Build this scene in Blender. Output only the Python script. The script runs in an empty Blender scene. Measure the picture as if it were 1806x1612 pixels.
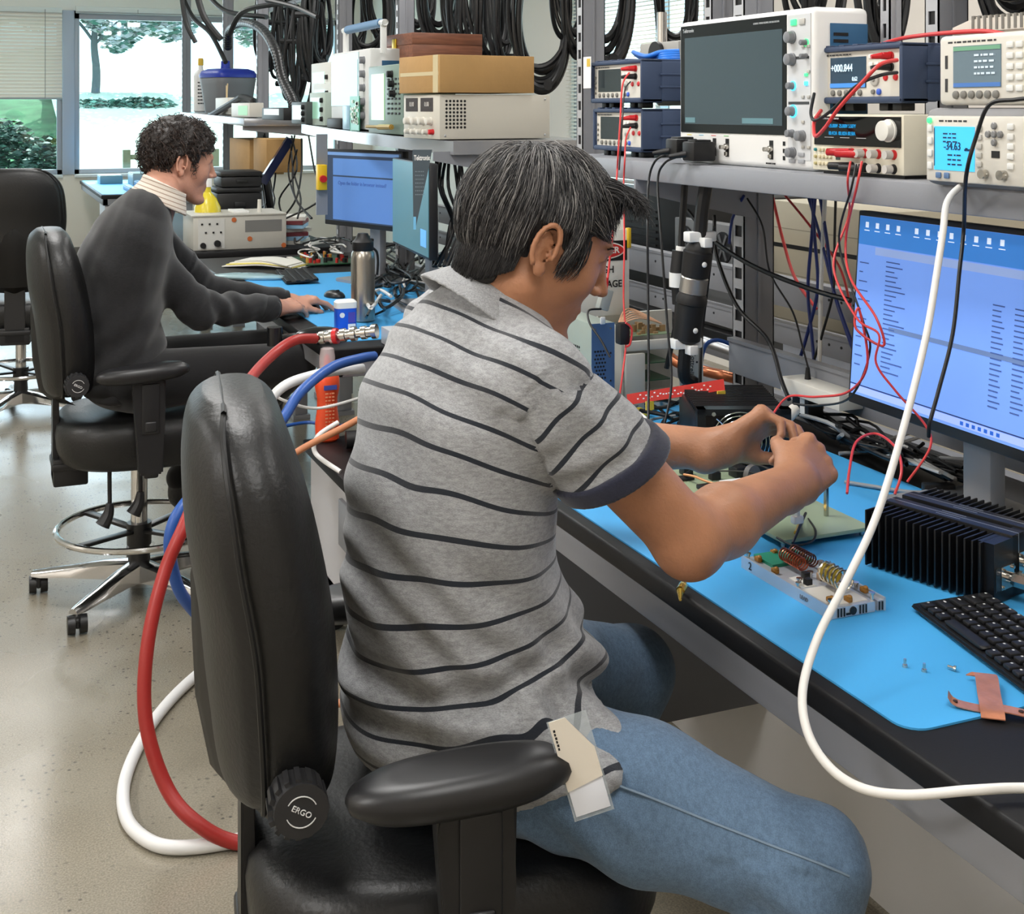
import bpy, bmesh, math, random
import numpy as np
from mathutils import Vector, Matrix, noise
random.seed(7); RNG = np.random.default_rng(7)
SC = bpy.context.scene
COL = SC.collection
PI = math.pi
# ---------------------------------------------------------------- camera
# bench direction is +Y, into the bench is +X, up is +Z; the phone is held level at 1.45 m
H = 1.45; F = 2280.0; CX = 903.0; HY = 192.0
TAN = 946.0/2280.0; YAW = math.atan(TAN); SN = math.sin(YAW); CS = math.cos(YAW)
cam = bpy.data.cameras.new('camera'); camo = bpy.data.objects.new('camera', cam); COL.objects.link(camo)
cam.sensor_fit = 'HORIZONTAL'; cam.sensor_width = 36.0; cam.lens = F/1806.0*36.0
cam.shift_y = -(806.0-HY)/1806.0; cam.clip_start = 0.05; cam.clip_end = 200
camo.location = (0, 0, H); camo.rotation_euler = (PI/2, 0, -YAW)
SC.camera = camo
# ---------------------------------------------------------------- view
SC.view_settings.view_transform = 'Standard'; SC.view_settings.look = 'None'
SC.view_settings.gamma = 1.0; SC.view_settings.use_curve_mapping = False
SC.view_settings.exposure = 0.12
SC.cycles.max_bounces = 7; SC.cycles.diffuse_bounces = 4; SC.cycles.glossy_bounces = 3
SC.cycles.transparent_max_bounces = 12; SC.cycles.transmission_bounces = 6
SC.cycles.caustics_reflective = False; SC.cycles.caustics_refractive = False
SC.cycles.sample_clamp_indirect = 6.0
try:
    SC.cycles.use_denoising = True
except Exception: pass
# ---------------------------------------------------------------- daylight outside
w = bpy.data.worlds.new('World'); SC.world = w; w.use_nodes = True
bg = w.node_tree.nodes['Background']; bg.inputs[0].default_value = (0.66, 0.86, 1.0, 1); bg.inputs[1].default_value = 3.4
sun = bpy.data.lights.new('sun', 'SUN'); sun.energy = 9.0; sun.angle = 0.01; sun.color = (1, 0.97, 0.9)
suno = bpy.data.objects.new('sun', sun); COL.objects.link(suno); suno.location = (0, 20, 12)
suno.rotation_euler = (math.radians(38), 0, math.radians(150))
def area(name, loc, sx, sy, e, col=(1, 1, 1), rot=(0, 0, 0)):
    l = bpy.data.lights.new(name, 'AREA'); l.shape = 'RECTANGLE'; l.size = sx; l.size_y = sy; l.energy = e; l.color = col
    o = bpy.data.objects.new(name, l); COL.objects.link(o); o.location = loc; o.rotation_euler = rot
    return o
CEIL = 2.95
LAMPS = [(0.35, 0.3, 18), (0.35, 2.6, 24), (0.35, 5.0, 22), (0.35, 7.6, 16), (0.35, 10.2, 12), (2.35, 1.6, 20), (2.35, 4.2, 20), (2.35, 7.0, 18), (-2.3, 1.0, 44), (-2.3, 4.2, 30)]
for k, (x, y, e) in enumerate(LAMPS):
    area('ceiling_lamp', (x, y, CEIL-0.09), 0.5, 1.15, e*1.5, (1.0, 0.985, 0.96))
# daylight coming in through the far window opening
area('window_daylight', (-0.3, 13.05, 1.65), 3.4, 1.6, 60, (0.72, 0.88, 1.0), (math.radians(-90), 0, 0))

# ---------------------------------------------------------------- pixels of the photograph -> places in the room
def P(x, y, d):
    u = (x-CX)/F*d; h = (y-HY)/F*d
    return Vector((u*CS+d*SN, d*CS-u*SN, H-h))
def PX(x, y, X): return P(x, y, F*X/(CS*(x-CX+F*TAN)))
def PZ(x, y, Z): return P(x, y, F*(H-Z)/(y-HY))
def PY(x, y, Y): return P(x, y, Y/(CS-(x-CX)/F*SN))
# ---------------------------------------------------------------- materials
def lin(c):
    return tuple(((v/255.0)/12.92 if v/255.0 <= 0.04045 else ((v/255.0+0.055)/1.055)**2.4) for v in c)
MATS = {}
def mat(name, rgb=(128, 128, 128), rough=0.5, metal=0.0, bump=0.0, bscale=60.0, var=0.0, vscale=8.0, emit=0.0, sss=0.0, spec=0.5, coat=0.0, aniso=None, alpha=1.0, trans=0.0):
    if name in MATS: return MATS[name]
    m = bpy.data.materials.new(name); m.use_nodes = True
    nt = m.node_tree; b = nt.nodes['Principled BSDF']; c = lin(rgb)
    b.inputs['Base Color'].default_value = (*c, 1); b.inputs['Roughness'].default_value = rough
    b.inputs['Metallic'].default_value = metal; b.inputs['Specular IOR Level'].default_value = spec
    b.inputs['Coat Weight'].default_value = coat
    if alpha < 1: b.inputs['Alpha'].default_value = alpha
    if trans: b.inputs['Transmission Weight'].default_value = trans
    if emit:
        b.inputs['Emission Color'].default_value = (*c, 1); b.inputs['Emission Strength'].default_value = emit
    if sss:
        b.inputs['Subsurface Weight'].default_value = sss; b.inputs['Subsurface Radius'].default_value = (0.012, 0.005, 0.003)
        b.inputs['Subsurface Scale'].default_value = 1.0
    tc = nt.nodes.new('ShaderNodeTexCoord')
    mp = None
    if aniso:
        mp = nt.nodes.new('ShaderNodeMapping'); mp.inputs['Scale'].default_value = aniso
        nt.links.new(tc.outputs['Object'], mp.inputs['Vector'])
    src = mp.outputs['Vector'] if mp else tc.outputs['Object']
    if var:
        n = nt.nodes.new('ShaderNodeTexNoise'); n.inputs['Scale'].default_value = vscale; n.inputs['Detail'].default_value = 5
        nt.links.new(src, n.inputs['Vector'])
        mx = nt.nodes.new('ShaderNodeMix'); mx.data_type = 'RGBA'
        mx.inputs[6].default_value = (*[v*(1-var) for v in c], 1); mx.inputs[7].default_value = (*[min(1, v*(1+var)) for v in c], 1)
        mr = nt.nodes.new('ShaderNodeMapRange'); mr.inputs[1].default_value = 0.3; mr.inputs[2].default_value = 0.7
        nt.links.new(n.outputs['Fac'], mr.inputs[0]); nt.links.new(mr.outputs[0], mx.inputs[0]); nt.links.new(mx.outputs[2], b.inputs['Base Color'])
    if bump:
        n = nt.nodes.new('ShaderNodeTexNoise'); n.inputs['Scale'].default_value = bscale; n.inputs['Detail'].default_value = 4
        nt.links.new(src, n.inputs['Vector'])
        bp = nt.nodes.new('ShaderNodeBump'); bp.inputs['Strength'].default_value = bump; bp.inputs['Distance'].default_value = 0.01
        nt.links.new(n.outputs['Fac'], bp.inputs['Height']); nt.links.new(bp.outputs['Normal'], b.inputs['Normal'])
    MATS[name] = m
    return m
BLACKP = lambda: mat('black plastic', (22, 22, 24), 0.45)
LEATHER = lambda: mat('black leatherette', (13, 13, 14), 0.44, bump=0.10, bscale=140, spec=0.5)
STEEL = lambda: mat('grey painted steel', (140, 142, 148), 0.45, bump=0.02, bscale=200)
STEELD = lambda: mat('dark grey painted steel', (78, 80, 84), 0.5)
CHROME = lambda: mat('polished chrome', (225, 225, 225), 0.12, 1.0)
ALU = lambda: mat('machined aluminium', (196, 200, 204), 0.34, 0.9, var=0.12, vscale=30)
CREAM = lambda: mat('warm white plastic', (222, 219, 210), 0.5)
WHITEP = lambda: mat('white plastic', (236, 236, 234), 0.42)
# ---------------------------------------------------------------- mesh building
class B:
    def __init__(s): s.bm = bmesh.new()
    def _m(s, vs, m):
        if m:
            fs = set()
            for v in vs:
                for f in v.link_faces: fs.add(f)
            for f in fs: f.material_index = m
    def box(s, x0, x1, y0, y1, z0, z1, bev=0, seg=2, m=0, M=None):
        r = bmesh.ops.create_cube(s.bm, size=1.0); vs = r['verts']
        for v in vs: v.co = Vector(((x0+x1)/2+v.co.x*(x1-x0), (y0+y1)/2+v.co.y*(y1-y0), (z0+z1)/2+v.co.z*(z1-z0)))
        if bev:
            es = list({e for v in vs for e in v.link_edges})
            bev = min(bev, 0.49*min(abs(x1-x0), abs(y1-y0), abs(z1-z0)))
            r = bmesh.ops.bevel(s.bm, geom=es, offset=bev, segments=seg, affect='EDGES', profile=0.5)
            vs = list({v for f in r['faces'] for v in f.verts} | {v for v in vs if v.is_valid})
        s._m(vs, m)
        if M is not None:
            for v in vs: v.co = M @ v.co
        return s
    def cyl(s, p0, p1, r0, r1=None, n=20, m=0, cap=True):
        p0 = Vector(p0); p1 = Vector(p1); r1 = r0 if r1 is None else r1
        q = (p1-p0).to_track_quat('Z', 'Y').to_matrix()
        a = []; b = []
        for k in range(n):
            t = 2*PI*k/n; o = q @ Vector((math.cos(t), math.sin(t), 0))
            a.append(s.bm.verts.new(p0+o*r0)); b.append(s.bm.verts.new(p1+o*r1))
        fs = []
        for k in range(n):
            fs.append(s.bm.faces.new((a[k], a[(k+1) % n], b[(k+1) % n], b[k])))
        if cap:
            fs.append(s.bm.faces.new(a[::-1])); fs.append(s.bm.faces.new(b))
        for f in fs: f.material_index = m
        return s
    def lathe(s, pts, c=(0, 0, 0), ax=(0, 0, 1), n=28, m=0):
        q = Vector(ax).to_track_quat('Z', 'Y').to_matrix(); c = Vector(c); rings = []
        for r, z in pts:
            rings.append([s.bm.verts.new(c+q @ Vector((r*math.cos(2*PI*k/n), r*math.sin(2*PI*k/n), z))) for k in range(n)])
        for i in range(len(rings)-1):
            A = rings[i]; Bq = rings[i+1]
            for k in range(n):
                f = s.bm.faces.new((A[k], A[(k+1) % n], Bq[(k+1) % n], Bq[k])); f.material_index = m
        for R_, rev in ((rings[0], True), (rings[-1], False)):
            f = s.bm.faces.new(R_[::-1] if rev else R_); f.material_index = m
        return s
    def tube(s, pts, r, n=8, m=0, closed=False, smooth=6, cap=True):
        pts = [Vector(p) for p in pts]
        if smooth and len(pts) > 2: pts = catmull(pts, smooth, closed)
        N = len(pts); rings = []; up = None
        for i in range(N):
            if closed: t = pts[(i+1) % N]-pts[i-1]
            else: t = pts[min(i+1, N-1)]-pts[max(i-1, 0)]
            if t.length < 1e-9: t = Vector((0, 0, 1))
            t.normalize()
            if up is None: up = t.orthogonal().normalized()
            up = up-t*up.dot(t)
            up = t.orthogonal().normalized() if up.length < 1e-6 else up.normalized()
            bn = t.cross(up); rr = r(i/(N-1)) if callable(r) else r
            rings.append([s.bm.verts.new(pts[i]+(up*math.cos(2*PI*k/n)+bn*math.sin(2*PI*k/n))*rr) for k in range(n)])
        for i in range(N if closed else N-1):
            A = rings[i]; Bq = rings[(i+1) % N]
            for k in range(n):
                f = s.bm.faces.new((A[k], A[(k+1) % n], Bq[(k+1) % n], Bq[k])); f.material_index = m
        if not closed and cap:
            s.bm.faces.new(rings[0][::-1]).material_index = m; s.bm.faces.new(rings[-1]).material_index = m
        return s
    def prism(s, poly, y0, y1, axis='y', m=0, bev=0):
        def mk(p, t):
            if axis == 'y': return Vector((p[0], t, p[1]))
            if axis == 'x': return Vector((t, p[0], p[1]))
            return Vector((p[0], p[1], t))
        a = [s.bm.verts.new(mk(p, y0)) for p in poly]; b = [s.bm.verts.new(mk(p, y1)) for p in poly]; n = len(poly)
        fs = [s.bm.faces.new(a[::-1]), s.bm.faces.new(b)]
        for k in range(n): fs.append(s.bm.faces.new((a[k], a[(k+1) % n], b[(k+1) % n], b[k])))
        for f in fs: f.material_index = m
        if bev: bmesh.ops.bevel(s.bm, geom=list({e for f in fs for e in f.edges}), offset=bev, segments=2, affect='EDGES')
        return s
    def ell(s, c, r, n=16, m=0, M=None):
        q = bmesh.ops.create_uvsphere(s.bm, u_segments=n, v_segments=max(6, n//2+2), radius=1.0)
        for v in q['verts']:
            v.co = Vector((v.co.x*r[0], v.co.y*r[1], v.co.z*r[2]))
            if M is not None: v.co = M @ v.co
            v.co += Vector(c)
        s._m(q['verts'], m); return s
    def poly(s, pts, m=0):
        f = s.bm.faces.new([s.bm.verts.new(Vector(p)) for p in pts]); f.material_index = m; return s
    def xf(s, M):
        for v in s.bm.verts: v.co = M @ v.co
        return s
    def mesh(s, name, ang=35):
        bmesh.ops.recalc_face_normals(s.bm, faces=s.bm.faces)
        me = bpy.data.meshes.new(name); s.bm.to_mesh(me); s.bm.free()
        me.polygons.foreach_set('use_smooth', [True]*len(me.polygons)); me.set_sharp_from_angle(angle=math.radians(ang)); me.update()
        return me
    def done(s, name, mats, parent=None, loc=None, rot=None, ang=35):
        return link(name, s.mesh(name, ang), mats, parent, loc, rot)
def link(name, me, mats, parent=None, loc=None, rot=None):
    o = bpy.data.objects.new(name, me)
    if not isinstance(mats, (list, tuple)): mats = [mats]
    if not me.materials:
        for m in mats: me.materials.append(m)
    COL.objects.link(o)
    if parent is not None: o.parent = parent
    if loc is not None: o.location = loc
    if rot is not None: o.rotation_euler = rot
    return o
def catmull(pts, k, closed=False):
    out = []; n = len(pts)
    rng = range(n if closed else n-1)
    for i in rng:
        if closed: a, b, c, d = pts[i-1], pts[i], pts[(i+1) % n], pts[(i+2) % n]
        else: a, b, c, d = pts[max(i-1, 0)], pts[i], pts[i+1], pts[min(i+2, n-1)]
        for j in range(k):
            t = j/k
            out.append(0.5*((2*b)+(c-a)*t+(2*a-5*b+4*c-d)*t*t+(3*b-a-3*c+d)*t*t*t))
    if not closed: out.append(pts[-1])
    return out
def tag(o, label, cat, group=None, kind=None):
    o['label'] = label; o['category'] = cat
    if group: o['group'] = group
    if kind: o['kind'] = kind
    return o
def thing(name, label, cat, loc=(0, 0, 0), rz=0, group=None):
    o = bpy.data.objects.new(name, None); COL.objects.link(o); o.empty_display_size = 0.05
    o.location = loc; o.rotation_euler = (0, 0, rz)
    return tag(o, label, cat, group)
def struct(o): o['kind'] = 'structure'; return o
def copy_tree(o, parent=None):
    c = o.copy(); COL.objects.link(c); c.parent = parent
    for ch in list(o.children): copy_tree(ch, c)
    return c
def text_mesh(s, size, depth=0.0006, align='CENTER', bold=0.0):
    cu = bpy.data.curves.new('lettering', 'FONT'); cu.body = s; cu.size = size; cu.extrude = depth; cu.align_x = align; cu.align_y = 'CENTER'; cu.resolution_u = 3
    cu.offset = bold
    o = bpy.data.objects.new('lettering', cu); COL.objects.link(o)
    dg = bpy.context.evaluated_depsgraph_get(); me = bpy.data.meshes.new_from_object(o.evaluated_get(dg))
    bpy.data.objects.remove(o); me.name = 'lettering'; me.materials.clear(); return me
def text_on(parent, s, size, x, y, z, m, name='lettering', align='CENTER', stretch=1.0, M=None, bold=0.0):
    """lettering on a face that looks towards local -y"""
    me = text_mesh(s, size, align=align, bold=bold)
    R = Matrix.Translation((x, y, z)) @ (M if M is not None else Matrix.Identity(4)) @ Matrix.Rotation(PI/2, 4, 'X') @ Matrix.Diagonal((stretch, 1, 1, 1))
    me.transform(R); return link(name, me, m, parent)
# ---------------------------------------------------------------- smooth bodies from distance fields
def smin(a, b, k):
    h = np.clip(0.5+0.5*(b-a)/k, 0, 1); return b*(1-h)+a*h-k*h*(1-h)
def smax(a, b, k): return -smin(-a, -b, k)
def rc(Q, a, b, ra, rb):
    a = np.asarray(a, np.float32); b = np.asarray(b, np.float32); ba = b-a
    t = np.clip(((Q-a)@ba)/max(1e-9, float(ba@ba)), 0, 1)
    return np.linalg.norm(Q-a-t[:, None]*ba, axis=1)-(ra+(rb-ra)*t)
def el(Q, c, r, R=None):
    q = Q-np.asarray(c, np.float32)
    if R is not None: q = q@R
    r = np.asarray(r, np.float32); k0 = np.linalg.norm(q/r, axis=1); k1 = np.linalg.norm(q/(r*r), axis=1)
    return k0*(k0-1)/np.maximum(k1, 1e-6)
def loft(Q, pts, U, ru, rv, k=0.02):
    """chain of flattened cones: ru along the unit vector U, rv across it"""
    U = np.asarray(U, np.float32); out = None
    for i in range(len(pts)-1):
        a = np.asarray(pts[i], np.float32); b = np.asarray(pts[i+1], np.float32); ba = b-a
        t = np.clip(((Q-a)@ba)/float(ba@ba), 0, 1)
        q = Q-a-t[:, None]*ba; u = q@U; w2 = np.maximum((q*q).sum(1)-u*u, 0)
        Ru = ru[i]+(ru[i+1]-ru[i])*t; Rv = rv[i]+(rv[i+1]-rv[i])*t
        e = np.sqrt((u/Ru)**2+w2/(Rv*Rv)); d = (e-1)*np.minimum(Ru, Rv)
        out = d if out is None else smin(out, d, k)
    return out
def field_mesh(fn, lo, hi, res, name='body'):
    lo = np.array(lo, float); hi = np.array(hi, float)
    n = np.ceil((hi-lo)/res).astype(int)+1
    ax = [lo[i]+np.arange(n[i])*res for i in range(3)]
    V = np.empty(n, np.float32)
    yy, zz = np.meshgrid(ax[1], ax[2], indexing='ij'); yz = np.stack([yy.ravel(), zz.ravel()], 1)
    step = max(1, int(400000/len(yz)))
    for i in range(0, n[0], step):
        xs = ax[0][i:i+step]
        Q = np.concatenate([np.repeat(xs, len(yz))[:, None], np.tile(yz, (len(xs), 1))], 1).astype(np.float32)
        V[i:i+step] = fn(Q).reshape(len(xs), n[1], n[2])
    ins = V < 0
    acc = np.zeros((n[0]-1, n[1]-1, n[2]-1, 3), np.float32); cnt = np.zeros((n[0]-1, n[1]-1, n[2]-1), np.float32)
    C = lambda A, dx, dy, dz: A[dx:n[0]-1+dx, dy:n[1]-1+dy, dz:n[2]-1+dz]
    for a in range(3):
        o1, o2 = [k for k in range(3) if k != a]
        for p in (0, 1):
            for q in (0, 1):
                d0 = [0, 0, 0]; d0[o1] = p; d0[o2] = q; d1 = list(d0); d1[a] = 1
                v0 = C(V, *d0); v1 = C(V, *d1); cr = (v0 < 0) != (v1 < 0)
                t = np.where(cr, v0/np.where(cr, v0-v1, 1), 0)
                pos = np.zeros(acc.shape, np.float32); pos[..., a] = t; pos[..., o1] = p; pos[..., o2] = q
                acc += pos*cr[..., None]; cnt += cr
    act = cnt > 0; idx = -np.ones(act.shape, np.int64); idx[act] = np.arange(act.sum())
    cells = np.argwhere(act); verts = lo+(cells+acc[act]/cnt[act][:, None])*res
    faces = []
    for a in range(3):
        o1, o2 = [(1, 2), (2, 0), (0, 1)][a]
        s0 = [slice(None)]*3; s1 = [slice(None)]*3; s0[a] = slice(0, n[a]-1); s1[a] = slice(1, n[a])
        A = ins[tuple(s0)]; Bq = ins[tuple(s1)]; cr = A != Bq
        e = np.argwhere(cr); m = (e[:, o1] > 0) & (e[:, o2] > 0) & (e[:, o1] < n[o1]-1) & (e[:, o2] < n[o2]-1); e = e[m]
        flip = A[tuple(e.T)]
        def g(d1, d2):
            c = e.copy(); c[:, o1] -= d1; c[:, o2] -= d2; return idx[tuple(c.T)]
        q = np.stack([g(1, 1), g(0, 1), g(0, 0), g(1, 0)], 1); q[~flip] = q[~flip][:, ::-1]
        faces.append(q)
    Fq = np.concatenate(faces)
    me = bpy.data.meshes.new(name)
    me.vertices.add(len(verts)); me.vertices.foreach_set('co', verts.astype(np.float32).ravel())
    me.loops.add(len(Fq)*4); me.loops.foreach_set('vertex_index', Fq.astype(np.int32).ravel())
    me.polygons.add(len(Fq)); me.polygons.foreach_set('loop_start', (np.arange(len(Fq))*4).astype(np.int32))
    me.polygons.foreach_set('use_smooth', np.ones(len(Fq), bool))
    me.update(calc_edges=True); me.validate()
    return me
def verts_of(me):
    a = np.empty(len(me.vertices)*3, np.float32); me.vertices.foreach_get('co', a); return a.reshape(-1, 3)
def set_verts(me, a): me.vertices.foreach_set('co', a.astype(np.float32).ravel()); me.update()
def normals_of(me):
    a = np.empty(len(me.vertices)*3, np.float32); me.vertices.foreach_get('normal', a); return a.reshape(-1, 3)
def attr(me, name, vals):
    a = me.attributes.new(name, 'FLOAT', 'POINT'); a.data.foreach_set('value', np.asarray(vals, np.float32))
_W = [(RNG.normal(size=3), RNG.uniform(0, 6.28)) for _ in range(40)]
def wob(Q, freq, seed=0, oct=5):
    """cheap smooth noise, about -1..1"""
    s = np.zeros(len(Q)); 
    for k in range(oct):
        d, ph = _W[(seed*7+k*3) % 40]; d2, ph2 = _W[(seed*5+k*11+4) % 40]
        s += np.sin(Q@d*freq*(1+0.35*k)+ph+1.5*np.sin(Q@d2*freq*0.6+ph2))
    return s/oct*1.3
def polytube(B_, pts, r, **k): B_.tube(pts, r, **k); return B_

# ================================================================ THE ROOM
def floor_material():
    m = bpy.data.materials.new('polished concrete'); m.use_nodes = True; nt = m.node_tree; b = nt.nodes['Principled BSDF']; L = nt.links.new
    tc = nt.nodes.new('ShaderNodeTexCoord')
    def noise_(sc, det=6):
        n = nt.nodes.new('ShaderNodeTexNoise'); n.inputs['Scale'].default_value = sc; n.inputs['Detail'].default_value = det; L(tc.outputs['Object'], n.inputs['Vector']); return n
    def ramp(src, a, ca, b_, cb):
        r = nt.nodes.new('ShaderNodeValToRGB'); e = r.color_ramp.elements; e[0].position = a; e[0].color = ca; e[1].position = b_; e[1].color = cb; L(src, r.inputs[0]); return r
    def mixc(f, a, c):
        x = nt.nodes.new('ShaderNodeMix'); x.data_type = 'RGBA'; L(f, x.inputs[0])
        for i, v in ((6, a), (7, c)):
            if isinstance(v, tuple): x.inputs[i].default_value = v
            else: L(v, x.inputs[i])
        return x.outputs[2]
    n1 = noise_(1.1, 4); base = ramp(n1.outputs['Fac'], 0.3, (*lin((132, 125, 110)), 1), 0.72, (*lin((152, 145, 129)), 1))
    n2 = noise_(260, 2); g = ramp(n2.outputs['Fac'], 0.35, (0.72, 0.72, 0.72, 1), 0.65, (1.08, 1.08, 1.08, 1))
    mul = nt.nodes.new('ShaderNodeMix'); mul.data_type = 'RGBA'; mul.blend_type = 'MULTIPLY'; mul.inputs[0].default_value = 1; L(base.outputs[0], mul.inputs[6]); L(g.outputs[0], mul.inputs[7])
    v = nt.nodes.new('ShaderNodeTexVoronoi'); v.inputs['Scale'].default_value = 62; L(tc.outputs['Object'], v.inputs['Vector'])
    n3 = noise_(1.6, 3); chips = ramp(v.outputs['Distance'], 0.10, (1, 1, 1, 1), 0.32, (0, 0, 0, 1))
    wn = nt.nodes.new('ShaderNodeSeparateColor'); L(v.outputs['Color'], wn.inputs[0])
    sel = ramp(wn.outputs[0], 0.50, (0, 0, 0, 1), 0.6, (1, 1, 1, 1)); area_ = ramp(n3.outputs['Fac'], 0.44, (0.16, 0.16, 0.16, 1), 0.54, (1, 1, 1, 1))
    m1 = nt.nodes.new('ShaderNodeMath'); m1.operation = 'MULTIPLY'; L(chips.outputs[0], m1.inputs[0]); L(sel.outputs[0], m1.inputs[1])
    m2 = nt.nodes.new('ShaderNodeMath'); m2.operation = 'MULTIPLY'; L(m1.outputs[0], m2.inputs[0]); L(area_.outputs[0], m2.inputs[1])
    c2 = mixc(m2.outputs[0], mul.outputs[2], (*lin((74, 72, 66)), 1)); L(c2, b.inputs['Base Color'])
    rr = ramp(noise_(2.0, 2).outputs['Fac'], 0.3, (0.16, 0.16, 0.16, 1), 0.7, (0.36, 0.36, 0.36, 1)); L(rr.outputs[0], b.inputs['Roughness'])
    bp = nt.nodes.new('ShaderNodeBump'); bp.inputs['Strength'].default_value = 0.10; bp.inputs['Distance'].default_value = 0.002; L(n2.outputs['Fac'], bp.inputs['Height']); L(bp.outputs[0], b.inputs['Normal'])
    b.inputs['Specular IOR Level'].default_value = 0.6
    return m
X0, X1, Y0, Y1 = -3.4, 3.9, -1.6, 13.3
struct(B().box(X0-0.1, X1+0.1, Y0-0.1, Y1+0.1, -0.12, 0).done('floor', floor_material()))
WALL = mat('warm off-white wall paint', (238, 230, 220), 0.7, bump=0.03, bscale=150)
struct(B().box(X0-0.1, X1+0.1, Y0-0.1, Y1+0.1, CEIL, CEIL+0.1).done('ceiling', mat('white ceiling tile', (232, 232, 228), 0.8)))
struct(B().box(X0-0.1, X0, Y0, Y1, 0, CEIL).done('wall_left', WALL))
struct(B().box(X0-0.1, X1+0.1, Y0-0.1, Y0, 0, CEIL).done('wall_near', WALL))
WT, WB = 2.41, 0.81
xa, xb, xc = 0.78, 0.89, 3.55
wf = B()
for (a, b_, c, d) in ((X0-0.1, X1+0.1, 0, WB), (X0-0.1, X1+0.1, WT, CEIL), (X0-0.1, -1.5, WB, WT), (xc, X1+0.1, WB, WT)): wf.box(a, b_, Y1, Y1+0.15, c, d)
struct(wf.done('wall_far', WALL))
struct(B().box(X0, X1, Y1-0.012, Y1, 0, 0.1).done('baseboard_far', mat('grey vinyl base', (120, 116, 110), 0.6)))
FRAME = mat('anodised window frame', (168, 170, 176), 0.4, 0.2)
GLASS = bpy.data.materials.new('clear window glass'); GLASS.use_nodes = True
_nt = GLASS.node_tree; _nt.nodes.clear()
_o = _nt.nodes.new('ShaderNodeOutputMaterial'); _mx = _nt.nodes.new('ShaderNodeMixShader'); _t = _nt.nodes.new('ShaderNodeBsdfTransparent'); _g = _nt.nodes.new('ShaderNodeBsdfGlossy')
_t.inputs[0].default_value = (0.86, 0.97, 0.97, 1); _g.inputs['Roughness'].default_value = 0.02; _mx.inputs[0].default_value = 0.06
_nt.links.new(_t.outputs[0], _mx.inputs[1]); _nt.links.new(_g.outputs[0], _mx.inputs[2]); _nt.links.new(_mx.outputs[0], _o.inputs[0])
def window(name, a, b_, y, fr=0.05):
    f = B()
    for q in ((a, b_, WB, WB+fr), (a, b_, WT-fr*1.6, WT), (a, a+fr, WB, WT), (b_-fr, b_, WB, WT)): f.box(q[0], q[1], y+0.02, y+0.09, q[2], q[3], bev=0.004)
    o = struct(f.done(name, FRAME)); B().box(a+fr, b_-fr, y+0.05, y+0.056, WB+fr, WT-fr*1.6).done('pane', GLASS, o)
    B().box(a, b_, y-0.05, y+0.03, WB-0.03, WB+0.001, bev=0.005).done('sill', mat('white sill', (225, 225, 222), 0.4), o)
    return o
window('window_1', -1.5, xa, Y1); window('window_2', xb, xc, Y1)
struct(B().box(xa, xb, Y1-0.02, Y1+0.1, WB, WT, bev=0.004).done('trim_1', mat('mullion paint', (176, 180, 190), 0.45)))
SLAT = mat('aluminium blind slat', (238, 228, 216), 0.42, 0.15)
def blind(label, a, b_, y, top, bot, pitch=0.034, loc=None, rz=0, tilt=28, name='venetian_blind', sm=None):
    t = thing(name, label, 'blind', (0, 0, 0)); n = int((top-bot)/pitch); s = B()
    R = Matrix.Rotation(math.radians(tilt), 4, 'X')
    for k in range(n):
        z = bot+0.02+k*pitch
        for h0, h1, dt in ((-.021, 0, -22), (0, .021, 22)): s.box(a, b_, h0, h1, -0.0006, 0.0006, M=Matrix.Translation((0, y, z)) @ R @ Matrix.Rotation(math.radians(dt), 4, 'X'))
    s.done('slats', sm or SLAT, t)
    B().box(a, b_, y-0.02, y+0.02, top-0.03, top+0.02, bev=0.003).done('head_rail', CREAM(), t)
    B().box(a, b_, y-0.014, y+0.014, bot-0.008, bot+0.014, bev=0.004).done('bottom_rail', mat('bottom rail', (168, 166, 162), 0.4), t)
    for f in (0.22, 0.62, 0.93): B().cyl((a+(b_-a)*f, y-0.024, bot), (a+(b_-a)*f, y-0.024, top), 0.0025, n=6).done('cord', mat('blind cord', (130, 126, 120), 0.8), t)
    if rz: t.rotation_euler = (0, 0, rz)
    if loc: t.location = loc
    return t
blind('lowered venetian blind covering most of the window behind the empty chair', -1.45, xa-0.005, Y1-0.045, WT, 1.55, tilt=60)
blind('raised venetian blind bunched above the wide bright window', xb+0.01, xc, Y1-0.045, WT+0.02, WT-0.02, pitch=0.006, tilt=0)
# right wall with one window seen between the hanging coils
wr = B(); wy0, wy1 = 5.9, 8.3
for q in ((Y0, wy0, 0, CEIL), (wy1, Y1, 0, CEIL), (wy0, wy1, 0, 0.9), (wy0, wy1, 2.5, CEIL)): wr.box(X1, X1+0.15, q[0], q[1], q[2], q[3])
struct(wr.done('wall_right', WALL))
f = B()
for q in ((wy0, wy1, 0.9, 0.96), (wy0, wy1, 2.42, 2.5), (wy0, wy0+0.06, 0.9, 2.5), (wy1-0.06, wy1, 0.9, 2.5), (7.05, 7.11, 0.9, 2.5)): f.box(X1+0.02, X1+0.09, q[0], q[1], q[2], q[3])
wo = struct(f.done('window_3', FRAME)); B().box(X1+0.05, X1+0.056, wy0, wy1, 0.96, 2.42).done('pane', GLASS, wo)
blind('open venetian blind on the side window behind the hanging black coils', 0, wy1-wy0, 0, 2.48, 0.98, pitch=0.026, tilt=12, loc=(X1-0.03, wy1, 0), rz=-PI/2)

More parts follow.
